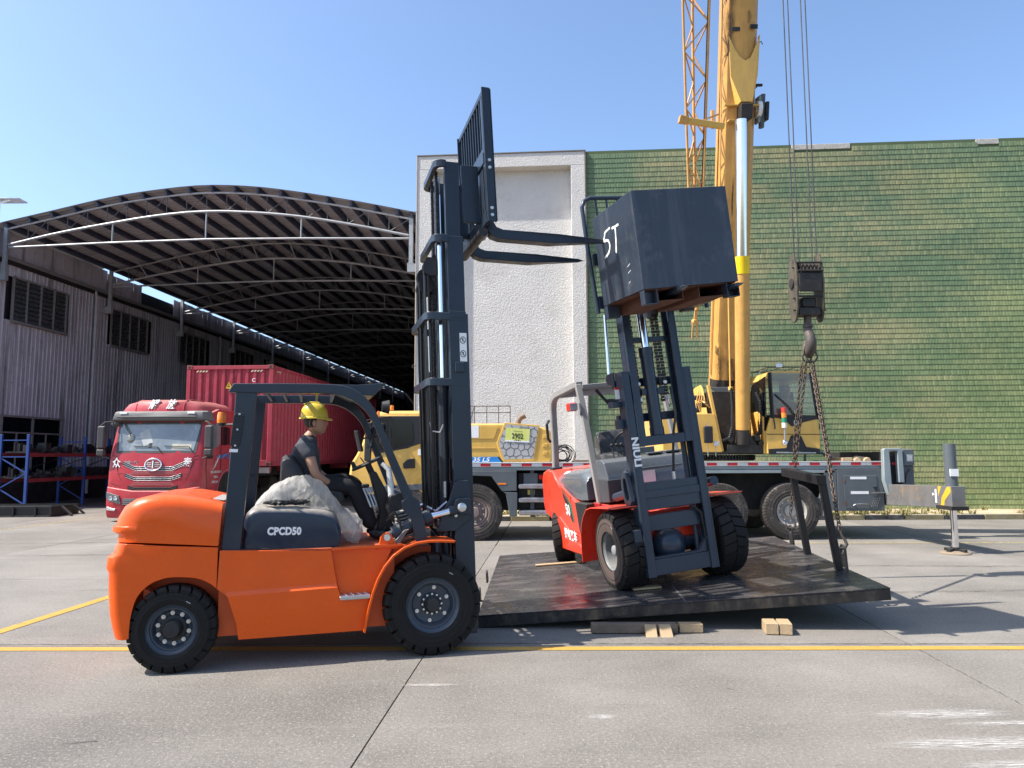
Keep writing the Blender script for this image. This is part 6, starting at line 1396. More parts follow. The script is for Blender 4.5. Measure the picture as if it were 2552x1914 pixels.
hp_ = [(0,-.08),(.012,-.16),(.0,-.24),(-.01,-.32),(0.0,-.40),(.0,-.46)]
MB().tube([(0,0,-.06),(-.005,-.0,-.14),(0,-.055,-.22),(0,-.09,-.31),(0,-.07,-.40),(0,0,-.455),(0,.07,-.42),(0,.10,-.34),(0,.09,-.26)], [.05,.058,.062,.068,.070,.066,.055,.042,.02], 14).build('hook', m_hook, hk, 0, 60)
MB().beam((.03,.02,-.16),(.12,.10,-.34),.04,.03).build('safety_latch', m_blackg, hk, .006)
for k, (x0, x1) in enumerate(((-.145,-.155), (-.083,-.085), (.098,.10), (.160,.17))):
    P = [Vector((x0 + (x1-x0)*t, -.0, .70 + 21.0*t)) for t in [i/40 for i in range(41)]]
    rp_ = MB().tube(P, .0078, 6).build('hoist_rope', m_rope, hk, 0, 60)
    st_ = MB(); r2 = .0045
    for ph in (0, pi):
        st_.tube([Vector((x0 + (x1-x0)*(z-.7)/21 + .004*cos(ph + z*75), .004*sin(ph + z*75), z)) for z in [.7 + i*.018 for i in range(300)]], r2, 4, caps=False)
    st_.build('rope_strand', m_rope, rp_, 0, 60)
rg = thing('sling_ring', 'pair of pear-shaped steel rings looped on the crane hook', 'sling ring', (HX, HY, 2.95))
for (dx, ry) in ((-.03, .35), (.035, -.25)):
    MB().tube([(dx + .065*cos(a)*(1.15 if sin(a) < 0 else .8), .05*cos(a)*ry*4*.3, .0 + .115*sin(a) + .04) for a in [2*pi*i/20 for i in range(20)]], .012, 8, wrap=True).build('ring', m_hook, rg, 0, 60)
lm = MB(); LP = .052
lm.tube([(.019*cos(a), 0, .019*sin(a) + (.017 if sin(a) > 0 else -.017)) for a in [2*pi*(i+.5)/12 for i in range(12)]], .0068, 6, wrap=True)
m_chain = mat('chain_steel', (.085,.06,.045), .55, metal=.3, var=.3, wear=((.28,.19,.12), .6, 30))
linkme = lm.mesh('chain_link'); linkme.materials.append(m_chain); linkme.polygons.foreach_set('use_smooth', [True]*len(linkme.polygons))
def chain(p0, p1, label, sag=.0, endhook=True):
    p0, p1 = Vector(p0), Vector(p1); t = thing('lifting_chain', label, 'chain', p0, group='chains from the hook to the steel deck')
    n = int((p1-p0).length/LP); d = (p1-p0).normalized(); q = d.to_track_quat('Z', 'Y')
    rl_ = random.Random(n)
    for i in range(n):
        f = i/n; o = bpy.data.objects.new('link', linkme); COL.objects.link(o); o.parent = t
        o.location = (p1-p0)*f + Vector((sag*sin(pi*f), 0, 0)); o.rotation_mode = 'QUATERNION'
        o.rotation_quaternion = q @ Matrix.Rotation((i % 2)*pi/2 + rl_.uniform(-.3,.3) + .6, 3, 'Z').to_quaternion()
    if endhook:
        e = p1 - p0
        MB().tube([e + Vector(v) for v in ((0,0,.02),(0.01,-.01,-.03),(.035,-.02,-.07),(.05,-.03,-.12),(.02,-.04,-.165),(-.04,-.04,-.16),(-.075,-.03,-.11),(-.08,-.03,-.09))], [.012,.014,.017,.02,.02,.016,.011,.004], 8).build('grab_hook', m_hook, t, 0, 60)
L1w, L2w = PM @ Vector((3.93,1.10,.17)), PM @ Vector((3.93,2.78,.17))
chain((HX+.02, HY-.01, 2.86), L1w + Vector((-.02,0,.19)), 'near pair chain nearest the camera, hooked to the near eye plate of the deck')
chain((HX+.06, HY+.03, 2.84), Vector((HX+.02, HY-.01, 2.86)).lerp(L1w + Vector((-.02,0,.19)), .72) + Vector((.02,.02,0)), 'short doubled length of chain hanging beside the near lifting chain', endhook=False, sag=.01)
chain((HX-.05, HY-.01, 2.86), L2w + Vector((.0,0,.19)), 'chain hooked to the far eye plate of the deck behind the black frame')
chain((HX-.09, HY+.03, 2.84), Vector((HX-.05, HY-.01, 2.86)).lerp(L2w + Vector((0,0,.19)), .66) + Vector((-.02,.02,0)), 'short doubled length of chain hanging beside the far lifting chain', endhook=False, sag=-.01)
# ================================================================ red truck with its container, at the shed mouth
m_tred = mat('truck_red', (.36, .022, .034), .38, var=.07, coat=.12, dust=((.52,.36,.30), .55), wear=((.5,.25,.22), .12, 3))
m_tdark = mat('truck_trim', (.05, .05, .052), .55, dust=(DUST, .4))
m_visor = mat('visor_grey', (.12, .12, .12), .5, dust=(DUST, .3))
m_cont = mat('container_red', (.33, .035, .055), .5, var=.10, dust=((.5,.35,.32), .3), streak=((.24,.06,.06), .5, (3,3,.4)), wear=((.45,.2,.2), .2, 5))
TM = Matrix.Translation((-9.25, 18.6, 0)) @ Matrix.Rotation(R(-3.5), 4, 'Z')
tk = thing('truck', 'dusty red truck tractor with white characters on its roof fairing, facing out of the shed', 'truck', TM @ Vector((.1, 0, 0)), (0,0,R(-3.5)))
# local x centred on the cab (photo frame shifted by .1)
def loftx(secs, nm, m, bevel=.01, ang=34, par=tk, seg=2):
    return MB().loft(secs).build(nm, m, par, bevel, ang, seg=seg)
prof = [(.0,.60), (-.03,.90), (-.02,1.25), (.02,1.68), (.10,2.0), (.20,2.40), (.26,2.60), (.50,2.80), (1.0,2.92), (1.95,2.92), (1.98,2.0), (1.98,1.0), (1.9,.75), (.9,.70), (.3,.60)]   # (y, z)
rings = []
for x, e in ((-1.24,.10), (-1.22,.04), (-1.14,.0), (-.6,-.03), (0,-.04), (.6,-.03), (1.14,0), (1.22,.04), (1.24,.10)):
    rings.append([(x*(1 - .05*clamp((z-1.7)/1.2)), y + e*(1 if y < .6 else 0), z) for y, z in prof])
cab = loftx(rings, 'cab', m_tred, .012)
def fpt(x, z, d=0):       # point on the front surface at (x, z), d metres in front
    zs = [(.60,.0),(.90,-.03),(1.25,-.02),(1.68,.02),(2.0,.10),(2.4,.20),(2.6,.26)]
    y = zs[0][1]
    for (za, ya), (zb, yb) in zip(zs, zs[1:]):
        if za <= z <= zb: y = ya + (yb-ya)*(z-za)/(zb-za)
    if z > 2.6: y = .26
    a = abs(x); e = -.04 + (.04*clamp(a/1.14) if a < 1.14 else .04 + .10*clamp((a-1.14)/.10))
    return (x*(1 - .05*clamp((z-1.7)/1.2)), y + e - d, z)
def fpanel(poly, nm, m, t=.012, d0=.0, par=cab, bevel=.004):
    """a panel that follows the curved front; poly is scanned in columns"""
    xs = [p[0] for p in poly]; xa, xb = min(xs), max(xs); n = max(2, int((xb-xa)/.06)); b = MB(); rings = []
    for i in range(n+1):
        x = xa + (xb-xa)*min(max(i/n, 1e-4), 1-1e-4); zz = []
        for (x0, z0), (x1, z1) in zip(poly, poly[1:]+poly[:1]):
            if (x0 <= x < x1) or (x1 <= x < x0): zz.append(z0 + (z1-z0)*(x-x0)/(x1-x0))
        lo_z, hi_z = min(zz), max(zz); k = 6
        rings.append([fpt(x, lo_z+(hi_z-lo_z)*j/k, d0+t) for j in range(k+1)] + [fpt(x, hi_z, d0-.02), fpt(x, lo_z, d0-.02)])
    return b.loft(rings).build(nm, m, par, 0, 30)
def hband(nm, x0, x1, zfun, h, m, t=.015, par=cab, n=16, d0=0):
    b = MB(); rings = []
    for i in range(n+1):
        x = x0 + (x1-x0)*i/n; z = zfun(x); rings.append([fpt(x, z-h/2, d0+t), fpt(x, z+h/2, d0+t), fpt(x, z+h/2, d0-.02), fpt(x, z-h/2, d0-.02)])
    return b.loft(rings).build(nm, m, par, .003, 40)
fpanel([(-1.06,1.745),(1.06,1.745),(1.18,2.50),(1.12,2.55),(-1.12,2.55),(-1.18,2.50)], 'screen_surround', m_tdark, .010)
m_truckglass = mat('dusty_windscreen', (.16,.19,.20), .12, var=.35, vs_=1.4, wear=((.36,.37,.36), .6, 2.2), spec=.8, coat=.6, dust=((.5,.5,.48), .3))
ws = fpanel([(-1.0,1.80),(1.0,1.80),(1.11,2.46),(1.07,2.50),(-1.07,2.50),(-1.11,2.46)], 'windscreen', m_truckglass, .004, .010, bevel=0)
fpanel([(.42,1.83),(.93,1.83),(.93,1.97),(.42,1.98)], 'dashboard_board', mat('card', (.42,.41,.34), .7, var=.2), .003, .0145, ws, 0)
fpanel([(-.52,2.25),(-.28,2.38),(-.10,2.02),(-.34,1.92)], 'paper_notice', mat('paper', (.36,.38,.38), .6, var=.2), .003, .0145, ws, 0)
fpanel([(-.20,1.88),(-.12,1.88),(-.12,2.0),(-.20,2.0)], 'dash_camera', m_black, .004, .0145, ws, 0)
MB().lathe([(.001,.01),(.10,.008),(.11,0)], fpt(-.74,2.13,.03), (0,-1,.2), 24).build('round_mirror', mat('mirror_face', (.22,.22,.19), .2, metal=.6), cab, 0); MB().tube([fpt(-.74,2.2,.05), fpt(-.9,2.4,.08), fpt(-1.0,2.52,.03)], .015).build('mirror_arm', m_tdark, cab)
for s0 in (-.05, .78): 
    MB().tube([fpt(s0+.22,1.76,.03), fpt(s0+.10,1.90,.04)], .012).tube([fpt(s0+.10,1.90,.04), fpt(s0-.55,1.925,.035)], .010).build('wiper', m_black, cab)
for x in (-.62, .38): fpanel([(x,1.70),(x+.24,1.70),(x+.20,1.74),(x-.02,1.74)], 'step_slot', m_blackp, .003, .001, bevel=0)
# visor with lamps, roof fairing and its characters
vz = MB(); rings = []
for x, e in ((-1.28,.16), (-1.22,.04), (-1.0,.0), (0,-.03), (1.0,0), (1.22,.04), (1.28,.16)): rings.append([(x, .10+e, 2.575), (x, .02+e, 2.60), (x*.97, .0+e, 2.68), (x*.96, .05+e, 2.80), (x*.95, .16+e, 2.835), (x*.95, .50, 2.83), (x, .50, 2.58)])
vz = vz.loft(rings).build('sun_visor', m_visor, cab, .012, 36, seg=2)
for x in (-1.0, .80): MB().box(x, x+.20, .0,.06, 2.745, 2.80).build('marker_lamp', m_white, vz, .01)
MB().beam((-1.05,-.02,2.665),(1.05,-.02,2.665),.03,.04).build('visor_groove', m_tdark, vz, .01)
rings = []
for x, h, y0 in ((-1.10,.02,.60), (-1.04,.16,.46), (-.90,.27,.38), (-.66,.325,.34), (-.62,.345,.32), (0,.355,.30), (.62,.345,.32), (.66,.325,.34), (.90,.27,.38), (1.04,.16,.46), (1.10,.02,.60)):
    rings.append([(x, y0-.22, 2.80), (x, y0-.19, 2.80+h*.45), (x, y0-.12, 2.80+h*.80), (x, y0+.02, 2.80+h*.94), (x, y0+.35, 2.80+h), (x, 1.95, 2.82+h*.97), (x, 1.98, 2.75)])
rf = loftx(rings, 'roof_fairing', m_tred, .012, 30, cab)
for s in (-1,1): MB().tube([(s*.64,.11,2.84),(s*.64,.15,3.0),(s*.64,.27,3.10),(s*.64,.40,3.14),(s*.64,1.2,3.15)], .012, 6).build('fairing_rib', m_tred, rf)
for i, (ch, x) in enumerate((('解', -.17), ('放', .30))):
    text('roof_character', ch, .27, m_white, rf, face((x, .125, 2.985), (1,0,.03), (0,.22,1)), .018, .004, shear=.25, sx=.9)
for ch, x, z in (('众', -1.0, 1.48), ('泰', .88, 1.49)):
    p = fpt(x, z, .022); text('front_character', ch, .26, m_white, cab, face(p, (1,-.02 if x < 0 else .02,0), (0,.02,1)), .003, .005, sx=.85)
text('maker_letters', '中国一汽', .085, m_steel, cab, face(fpt(-.62,1.505,.018), (1,0,0), (0,.0,1)), .002, .001)
# grille: black bars with bright trims, dotted red bands between
vv = lambda zc, drop: (lambda x: zc + drop*max(0, (abs(x)-.48))*1.3)
for zc, x0, d in ((1.345,.84,.32), (1.09,.75,.28), (.825,.66,.25)):
    hband('grille_bar', -x0, x0, vv(zc, d), .10, m_blackp, .016)
    for dz in (-.045, 0, .045): hband('grille_trim', -x0+.02, x0-.02, vv(zc+dz, d), .012, m_steel if zc > .9 else m_tdark, .022)
m_redhole = mat('grille_red', (.46,.10,.10), .5)
def dots(zc, x0, rows=3):
    b = MB()
    for j in range(rows):
        for i in range(int(x0/.026)*2): 
            x = -x0 + i*.026 + (j%2)*.013 + .012; p = Vector(fpt(x, zc + (j-(rows-1)/2)*.022, .0185))
            b.add([p+Vector(q) for q in ((-.008,0,0),(-.004,0,-.007),(.004,0,-.007),(.008,0,0),(.004,0,.007),(-.004,0,.007))], [(0,1,2,3,4,5)])
    o = fpanel([(-x0-.03,zc-.04),(x0+.03,zc-.04),(x0+.02,zc+.04),(-x0-.02,zc+.04)], 'grille_band', m_redhole, .016, bevel=0); b.build('grille_holes', m_blackp, o, 0, 0)
dots(1.24, .58); dots(.965, .53); dots(.70, .50)
lg = MB().tube([fpt(.215*cos(a), 1.45+.15*sin(a), .035) for a in [2*pi*i/32 for i in range(32)]], .022, 8, wrap=True).build('maker_emblem', m_chrome, cab, 0, 60)
lgb = MB().add([fpt(.20*cos(a), 1.45+.135*sin(a), .028) for a in [2*pi*i/32 for i in range(32)]], [list(range(32))]).build('emblem_field', m_redhole, lg, 0, 0)
for (x0, x1, dz) in ((-.16,-.04,.045), (.04,.16,.045), (-.185,-.04,0), (.04,.185,0), (-.15,-.04,-.045), (.04,.15,-.045)): MB().beam(fpt(x0,1.45+dz,.04), fpt(x1,1.45+dz,.04), .02, .024).build('emblem_bar', m_chrome, lg, .004)
MB().beam(fpt(0,1.36,.045), fpt(0,1.55,.045), .03, .03).beam(fpt(-.045,1.36,.045), fpt(.045,1.36,.045), .03, .02).build('emblem_numeral', m_chrome, lg, .004)
# panel seams on the nose
for s in (-1, 1):
    for pts in ([(s*1.18,1.60),(s*1.05,1.58),(s*.92,1.18),(s*.82,1.0)], [(s*1.19,1.02),(s*1.0,.93),(s*.80,.90)], [(s*.60,1.10),(s*.85,1.24),(s*.95,1.2)], [(s*1.14,1.68),(s*1.02,1.66),(s*.93,1.2)]):
        q = []
        for (a, c) in zip(pts, pts[1:]):
            for i in range(5): q.append(fpt(a[0]+(c[0]-a[0])*i/5, a[1]+(c[1]-a[1])*i/5, .002))
        MB().tube(q, .007, 5).build('nose_seam', m_blackp, cab, 0)
# bumper, head lamps
rings = []
for x, e in ((-1.26,.22), (-1.22,.08), (-1.0,.0), (-.5,-.03), (0,-.04), (.5,-.03), (1.0,0), (1.22,.08), (1.26,.22)): rings.append([(x, .02+e, .60), (x, -.05+e, .80 + .10*clamp((abs(x)-.6)/.6)), (x, -.10+e, .78+ .10*clamp((abs(x)-.6)/.6)), (x, -.12+e, .50), (x, -.10+e, .20), (x, -.04+e, .10), (x, .4, .10), (x, .4, .60)])
bp_ = loftx(rings, 'bumper', m_tred, .015, 40)
for s in (-1, 1):
    def bq(x, z, d): 
        a = abs(x); e = (-.04 + .04*min(1, a/1.0)) if a < 1 else (.08*(a-1)/.22 if a < 1.22 else .08 + .14*(a-1.22)/.04)
        return (x, -.115+e-d, z)
    hl = [(s*1.205,.76),(s*.82,.665),(s*.76,.47),(s*.80,.455),(s*1.12,.53),(s*1.20,.60)]; n = len(hl)
    h = MB().add([bq(x,z,.035) for x,z in hl] + [bq(x,z,-.03) for x,z in hl], [list(range(n))] + [[i,i+n,(i+1)%n+n,(i+1)%n] for i in range(n)]).build('headlight', mat('lamp_glass', (.10,.105,.11), .12, var=.3, coat=.6, dust=(DUST,.3)), bp_, .008)
    for x in (1.04, .90): MB().lathe([(.055,.012),(.05,.02),(.03,.012),(.001,.006)], bq(s*x,.605,.036), (0,-1,0), 16).build('lamp_lens', m_lens, h, 0)
    fg = [(s*1.18,.39),(s*.90,.335),(s*.92,.285),(s*1.17,.30)]; MB().add([bq(x,z,.03) for x,z in fg] + [bq(x,z,-.03) for x,z in fg], [list(range(4))] + [[i,i+4,(i+1)%4+4,(i+1)%4] for i in range(4)]).build('fog_lamp', m_lens, bp_, .006)
MB().box(-.72,.72,-.158,-.10,.42,.60).build('lower_intake', m_blackp, bp_, .02)
for z in (.46,.51,.56): MB().box(-.70,.70,-.165,-.159,z-.008,z+.008).build('intake_trim', m_steel, bp_, 0)
# door side that shows: window, handle, panel lines, wheel arch, lettering
XS = 1.243
MB().prism([(.33,2.50),(.98,2.48),(.98,1.98),(.70,1.86),(.25,1.80)], XS-.02-.02, XS-.005, 'x').build('door_window', m_truckglass, cab, .006)
MB().prism([(1.08,2.46),(1.55,2.44),(1.58,1.98),(1.10,1.95)], XS-.04, XS-.006, 'x').build('rear_window', m_dglass, cab, .006)
MB().box(XS-.01,XS+.02,.30,.55,1.60,1.70).build('door_handle', m_black, cab, .01)
for pts in ([(1.02,2.5),(1.04,1.2),(.98,.8)], [(.22,1.7),(.24,1.2),(.30,.8)]): MB().tube([(XS-.001,y,z) for y, z in pts], .007, 5).build('door_seam', m_blackp, cab, 0)
MB().tube([(XS,1.0 + .62*cos(a),.72 + .58*sin(a)) if False else (XS, 1.42 + .58*cos(a), .66 + .60*sin(a)) for a in [pi*i/14 for i in range(15)]], .035, 8).build('arch_lip', m_tred, cab, 0, 60)
MB().prism([(1.42 + .55*cos(a), .66 + .57*sin(a)) for a in [pi*i/14 for i in range(15)]], XS-.10, XS+.006, 'x').build('wheel_arch', m_dark, cab, 0, 0)
sw = MB()
for k in range(3): sw.tube([(XS+.003, .55+.09*k+.20*sin(t*2.2), 1.30+.10*k+.22*t) for t in [i/8 for i in range(9)]], [.002+.010*sin(pi*i/8) for i in range(9)], 5)
sw.build('door_emblem', m_white, cab, 0)
bl = mat('wave_blue', (.10,.22,.50), .5)
for k in range(4): MB().tube([(XS+.003, .75+.07*i+.10*k, 1.62+.03*k+.035*sin(i*1.1+k)) for i in range(11)], [.003+.010*abs(sin(i*.8)) for i in range(11)], 5).build('wave_mark', bl, cab, 0)
for j, tx in enumerate(('物流运输有限公司', '驾乘2人', '总质量18000kg')):
    text('door_lettering', tx, .075, m_white, cab, face((XS+.003, .78, 1.24-.13*j), (0,1,0), (0,0,1)), .001, 0)
for s in (-1, 1):
    x = s*1.42
    mm = MB().box(x-.10,x+.10,-.10,.02,1.86,2.44).build('door_mirror', m_tdark, cab, .04, 38, seg=3)
    MB().box(x-.10,x+.10,-.10,.02,1.80-.12,1.84).build('small_mirror', m_tdark, mm, .03, 38, seg=2)
    MB().tube([(s*1.18,.15,2.56),(s*1.36,-.02,2.54),(s*1.50,-.04,2.42),(s*1.53,-.04,1.9),(s*1.45,-.02,1.68),(s*1.22,.05,1.60)], .018, 8).build('mirror_frame', m_tdark, mm)
MB().ball(fpt(-1.22,2.50,.16), .12, 14, 10, (1,.5,.7)).build('kerb_mirror', m_tdark, cab)
for x in (-1.02, 1.02): wheel(tk, (x, 1.42, .50), .50, .30, .27, -1, 40, tm=m_rubber_d, rm=m_brim, bolts=8, inset=.02, duty=.85, lug=.012, marks=False, yaw=R(90) if False else R(90)*0 + (R(90) if x > 0 else -R(90))*1)
for o_ in list(tk.children):
    if o_.name.startswith('wheel'): o_.rotation_euler = (0, 0, R(90) if o_.location.x > 0 else R(-90))
bx('frame_rail', m_dark, tk, -.45, .45, 1.0, 6.8, .60, .95, 0); bx('fuel_tank', m_steel, tk, .7, 1.2, 2.4, 3.6, .45, .95, .05)
MB().box(.75,1.2,2.15,2.35,.75,.98).build('battery_box', m_cgrey2, tk, .01)
for yw in (5.0, 6.3):
    for x in (-1.02, 1.02):
        w = wheel(tk, (x, yw, .50), .50, .30, .27, -1, 40, tm=m_rubber_d, rm=m_brim, bolts=8, inset=.10, duty=.85, lug=.012, marks=False); w.rotation_euler = (0, 0, R(90) if x > 0 else R(-90))
for x in (-1.05, 1.05): MB().band([(yw, zz) for yw, zz in [(4.4,.75),(4.5,.98),(4.75,1.08),(6.5,1.08),(6.85,.95),(6.95,.7)]], x-.18, x+.18, .01, 'x').build('rear_mudguard', m_dark, tk, 0)

# container on its trailer
cp = TM @ Vector((.85, 2.45, 0))
ctn = thing('container', 'red corrugated shipping container on the trailer behind the red truck', 'shipping container', cp, (0,0,R(-3.5)))
cw, clen, z0, z1 = 1.30, 12.19, 1.37, 4.31
def corr_panel(x0, x1, zz0, zz1, pitch, d, axis, yy):
    pr = []; x = x0
    while x < x1 - 1e-6:
        for a, q in ((0, 0), (.32, 0), (.5, d), (.82, d), (1.0, 0)):
            xx = min(x + a*pitch, x1)
            if not pr or xx > pr[-1][0] + 1e-6: pr.append((xx, q))
        x += pitch
    P = (lambda a, q, z: (a, yy + q, z)) if axis == 'x' else (lambda a, q, z: (yy + q, a, z))
    return MB().loft([[P(a, q, zz0) for a, q in pr], [P(a, q, zz1) for a, q in pr]], False, False)
corr_panel(-cw+.12, cw-.12, z0+.16, z1-.10, .235, .05, 'x', .03).build('front_wall', m_cont, ctn, 0, 20)
corr_panel(.12, clen-.12, z0+.12, z1-.08, .28, -.04, 'y', cw-.025).build('side_wall', m_cont, ctn, 0, 20)
corr_panel(.12, clen-.12, z0+.12, z1-.08, .28, .04, 'y', -cw+.025).build('side_wall', m_cont, ctn, 0, 20)
for x in (-cw, cw-.12):
    for y in (0, clen-.12): bx('corner_post', m_cont, ctn, x, x+.12, y, y+.12, z0+.12, z1-.12, .008)
    bx('top_rail', m_cont, ctn, x+.02, x+.10, .12, clen-.12, z1-.09, z1-.01, .006); bx('bottom_rail', m_cont, ctn, x+.01, x+.11, .12, clen-.12, z0+.0, z0+.13, .006)
bx('head_rail', m_cont, ctn, -cw+.12, cw-.12, .005, .08, z1-.12, z1-.01, .006); bx('sill_rail', m_cont, ctn, -cw+.12, cw-.12, .005, .08, z0+.0, z0+.17, .006)
bx('roof', m_cont, ctn, -cw+.05, cw-.05, .05, clen-.05, z1-.045, z1-.03, 0); bx('floor', m_dark, ctn, -cw+.05, cw-.05, .05, clen-.05, z0+.02, z0+.1, 0)
m_cast = mat('corner_casting', (.24,.05,.05), .6, var=.3, wear=((.12,.07,.05), .6, 12))
for x in (-cw-.003, cw-.175+.003):
    for z in (z0-.002, z1-.12+.002):
        q = MB().box(x,x+.175,-.006,.16,z,z+.12).build('corner_casting', m_cast, ctn, .012, 38, seg=2)
        MB().lathe([(.038,0),(.001,.001)], (x+.0875,-.0075,z+.06), (0,-1,0), 16).build('casting_hole', m_blackp, q, 0); MB().lathe([(.036,0),(.001,.001)], ((x+.1765) if x > 0 else x-.0015,.08,z+.06), (1 if x > 0 else -1,0,0), 16).build('casting_hole', m_blackp, q, 0)
for x0, s in ((-1.02, 1), (.62, 1)):
    for i in range(4):
        b = MB().add([(x0+.09*i,.0,z1-.20),(x0+.05+.09*i,.0,z1-.20),(x0+.10+.09*i,.0,z1-.15),(x0+.05+.09*i,.0,z1-.15)], [(0,1,2,3)]); b.build('hazard_stripe', mat('stripe_cream', (.6,.52,.36), .5) if i == 0 and x0 < 0 else bpy.data.materials['stripe_cream'], ctn, 0, 0)
for i in range(3): MB().add([(cw+.0,.28+.10*i,z1-.20),(cw+.0,.34+.10*i,z1-.20),(cw+.0,.40+.10*i,z1-.15),(cw+.0,.34+.10*i,z1-.15)], [(0,1,2,3)]).build('hazard_stripe', bpy.data.materials['stripe_cream'], ctn, 0, 0)
tr_ = MB().prism([(-.13,3.62),(.09,3.62),(-.02,3.86)], -.004, -.001).build('warning_triangle', mat('warn_yellow', (.75,.48,.04), .5), ctn, 0, 0); MB().tube([(-.13,-.006,3.62),(.09,-.006,3.62),(-.02,-.006,3.86)], .008, 5, wrap=True).build('triangle_border', m_blackp, tr_, 0, 0)
MB().beam((-.06,-.006,3.68),(.02,-.006,3.68),.002,.025).beam((-.02,-.006,3.70),(-.02,-.006,3.78),.012,.002).build('triangle_mark', m_blackp, tr_, 0, 0)
text('container_letter', 'C', .15, m_white, ctn, face((.72,-.001,3.86), (1,0,0), (0,0,1)), .002, .002)
trl = thing('trailer', 'skeletal steel trailer under the red container', 'trailer', cp, (0,0,R(-3.5)))
for x in (-.5,.4): bx('trailer_beam', m_dark, trl, x, x+.1, .1, 12, 1.05, 1.36, 0)
for y in (.1, 2.5, 8, 11.8): bx('bolster', m_cont, trl, -1.2, 1.2, y, y+.2, 1.18, 1.362, .01)
MB().box(.95,1.25,.02,.10,1.16,1.34).build('twist_lock', m_steel, trl, .01)
for yw in (8.2, 9.5, 10.8):
    for x in (-1.0, 1.0):
        w = wheel(trl, (x, yw, .50), .50, .30, .27, -1, 40, tm=m_rubber_d, rm=m_brim, bolts=8, inset=.1, duty=.85, lug=.012, marks=False); w.rotation_euler = (0, 0, R(90) if x > 0 else R(-90))

# ================================================================ storage racks and skip by the warehouse wall
m_rblue = mat('rack_blue', (.018, .055, .22), .45, var=.15, dust=(DUST,.1), wear=((.08,.08,.1), .3, 20))
m_rred = mat('rack_red', (.22, .035, .04), .5, var=.2)
rk = thing('pallet_rack', 'blue and red pallet racking loaded with dark steel parts along the warehouse', 'shelving rack', (-15.62, 22.75, 0), (0,0,R(-3.56)))
for j, y in enumerate((0, 2.75, 5.5)):
    for x in (-.45, .45):
        o = MB().box(x-.045,x+.045,y-.035,y+.035,0,2.36).build('upright', m_rblue, rk, .006)
    for (za, zb) in ((2.18,2.18), (1.66,1.66), (1.62,1.15), (1.15,.68), (.66,.18)):
        xa, xb = (-.42,.42) if za in (2.18,1.66,1.62,.66) else (.42,-.42)
        MB().beam((xa,y,za),(xb,y,zb),.03,.035).build('cross_brace', m_rblue, rk, 0)
for bay in (0, 1):
    for x in (-.45, .45):
        for z in (.92, 1.72): MB().box(x-.02,x+.02,.04+2.75*bay,2.71+2.75*bay,z-.06,z+.06).build('shelf_beam', m_rred, rk, .004)
        MB().beam((x-.0,.05+2.75*bay,1.0),(x-.0,2.7+2.75*bay,1.6),.02,.02).build('back_brace', m_dark, rk, 0)
rr_ = random.Random(8)
cnt = {}
for bay, y in ((0,.4),(0,1.1),(0,1.9),(1,3.2),(1,4.0),(1,4.8)):
    for z in (.98, 1.78):
        b = MB(); 
        b.box(-.38,.38,y-.30,y+.30,0,.05)
        for q in range(7):
            x0, y0 = rr_.uniform(-.35,.2), y+rr_.uniform(-.28,.15); w_, l_, h_ = rr_.uniform(.05,.3), rr_.uniform(.05,.3), rr_.uniform(.04,.28); b.box(x0,x0+w_,y0,y0+l_,.05,.05+h_)
            if q % 3 == 0: b.cyl((x0,y0,.05),(x0,y0,.05+h_*1.2),.04,n=10)
        o = b.build('steel_parts', m_blackg, None, 0, 30, loc=Matrix.Translation((-15.62,22.75,0)) @ Matrix.Rotation(R(-3.56),4,'Z') @ Vector((0,0,z)), rot=(0,0,R(-3.56)))
        where = 'upper shelf' if z > 1.5 else 'lower shelf'
        pos = {.4:'nearest the end frame', 1.1:'second from the end frame', 1.9:'third along the rack', 3.2:'just past the middle', 4.0:'second past the middle', 4.8:'deepest along the rack'}[y]
        tag(o, f'dark steel parts on the {where} of the rack, {pos}', 'steel parts', 'steel parts on the rack')
sk = thing('steel_skip', 'low dark steel frame skip lying in front of the rack', 'skip', (-13.5, 20.2, 0), (0,0,R(2)))
for (a, c) in ((-1.6,-.95), (-.93,-.30), (-.28,.30), (.32,.72)):
    MB().box(a,c,.05,.1,.03,.24).build('side_plate', m_blackp, sk, 0)
for x in (-1.6,-.94,-.29,.31,.72): MB().box(x-.02,x+.02,-.02,.05,.0,.30).build('rib', m_blackg, sk, .004)
for z in (.0,.27): MB().box(-1.65,.75,-.02,.05,z,z+.035).build('rim_rail', m_blackg, sk, .004)
MB().box(-1.6,.72,.1,1.4,.0,.05).box(-1.6,.72,1.35,1.4,.05,.28).box(.68,.72,.1,1.35,.05,.28).build('tray', m_blackp, sk, 0)
MB().beam((.8,.4,.26),(1.15,.3,.02),.06,.05).beam((.8,1.0,.26),(1.1,1.0,.02),.06,.05).build('skid_arm', m_blackg, sk, .005)
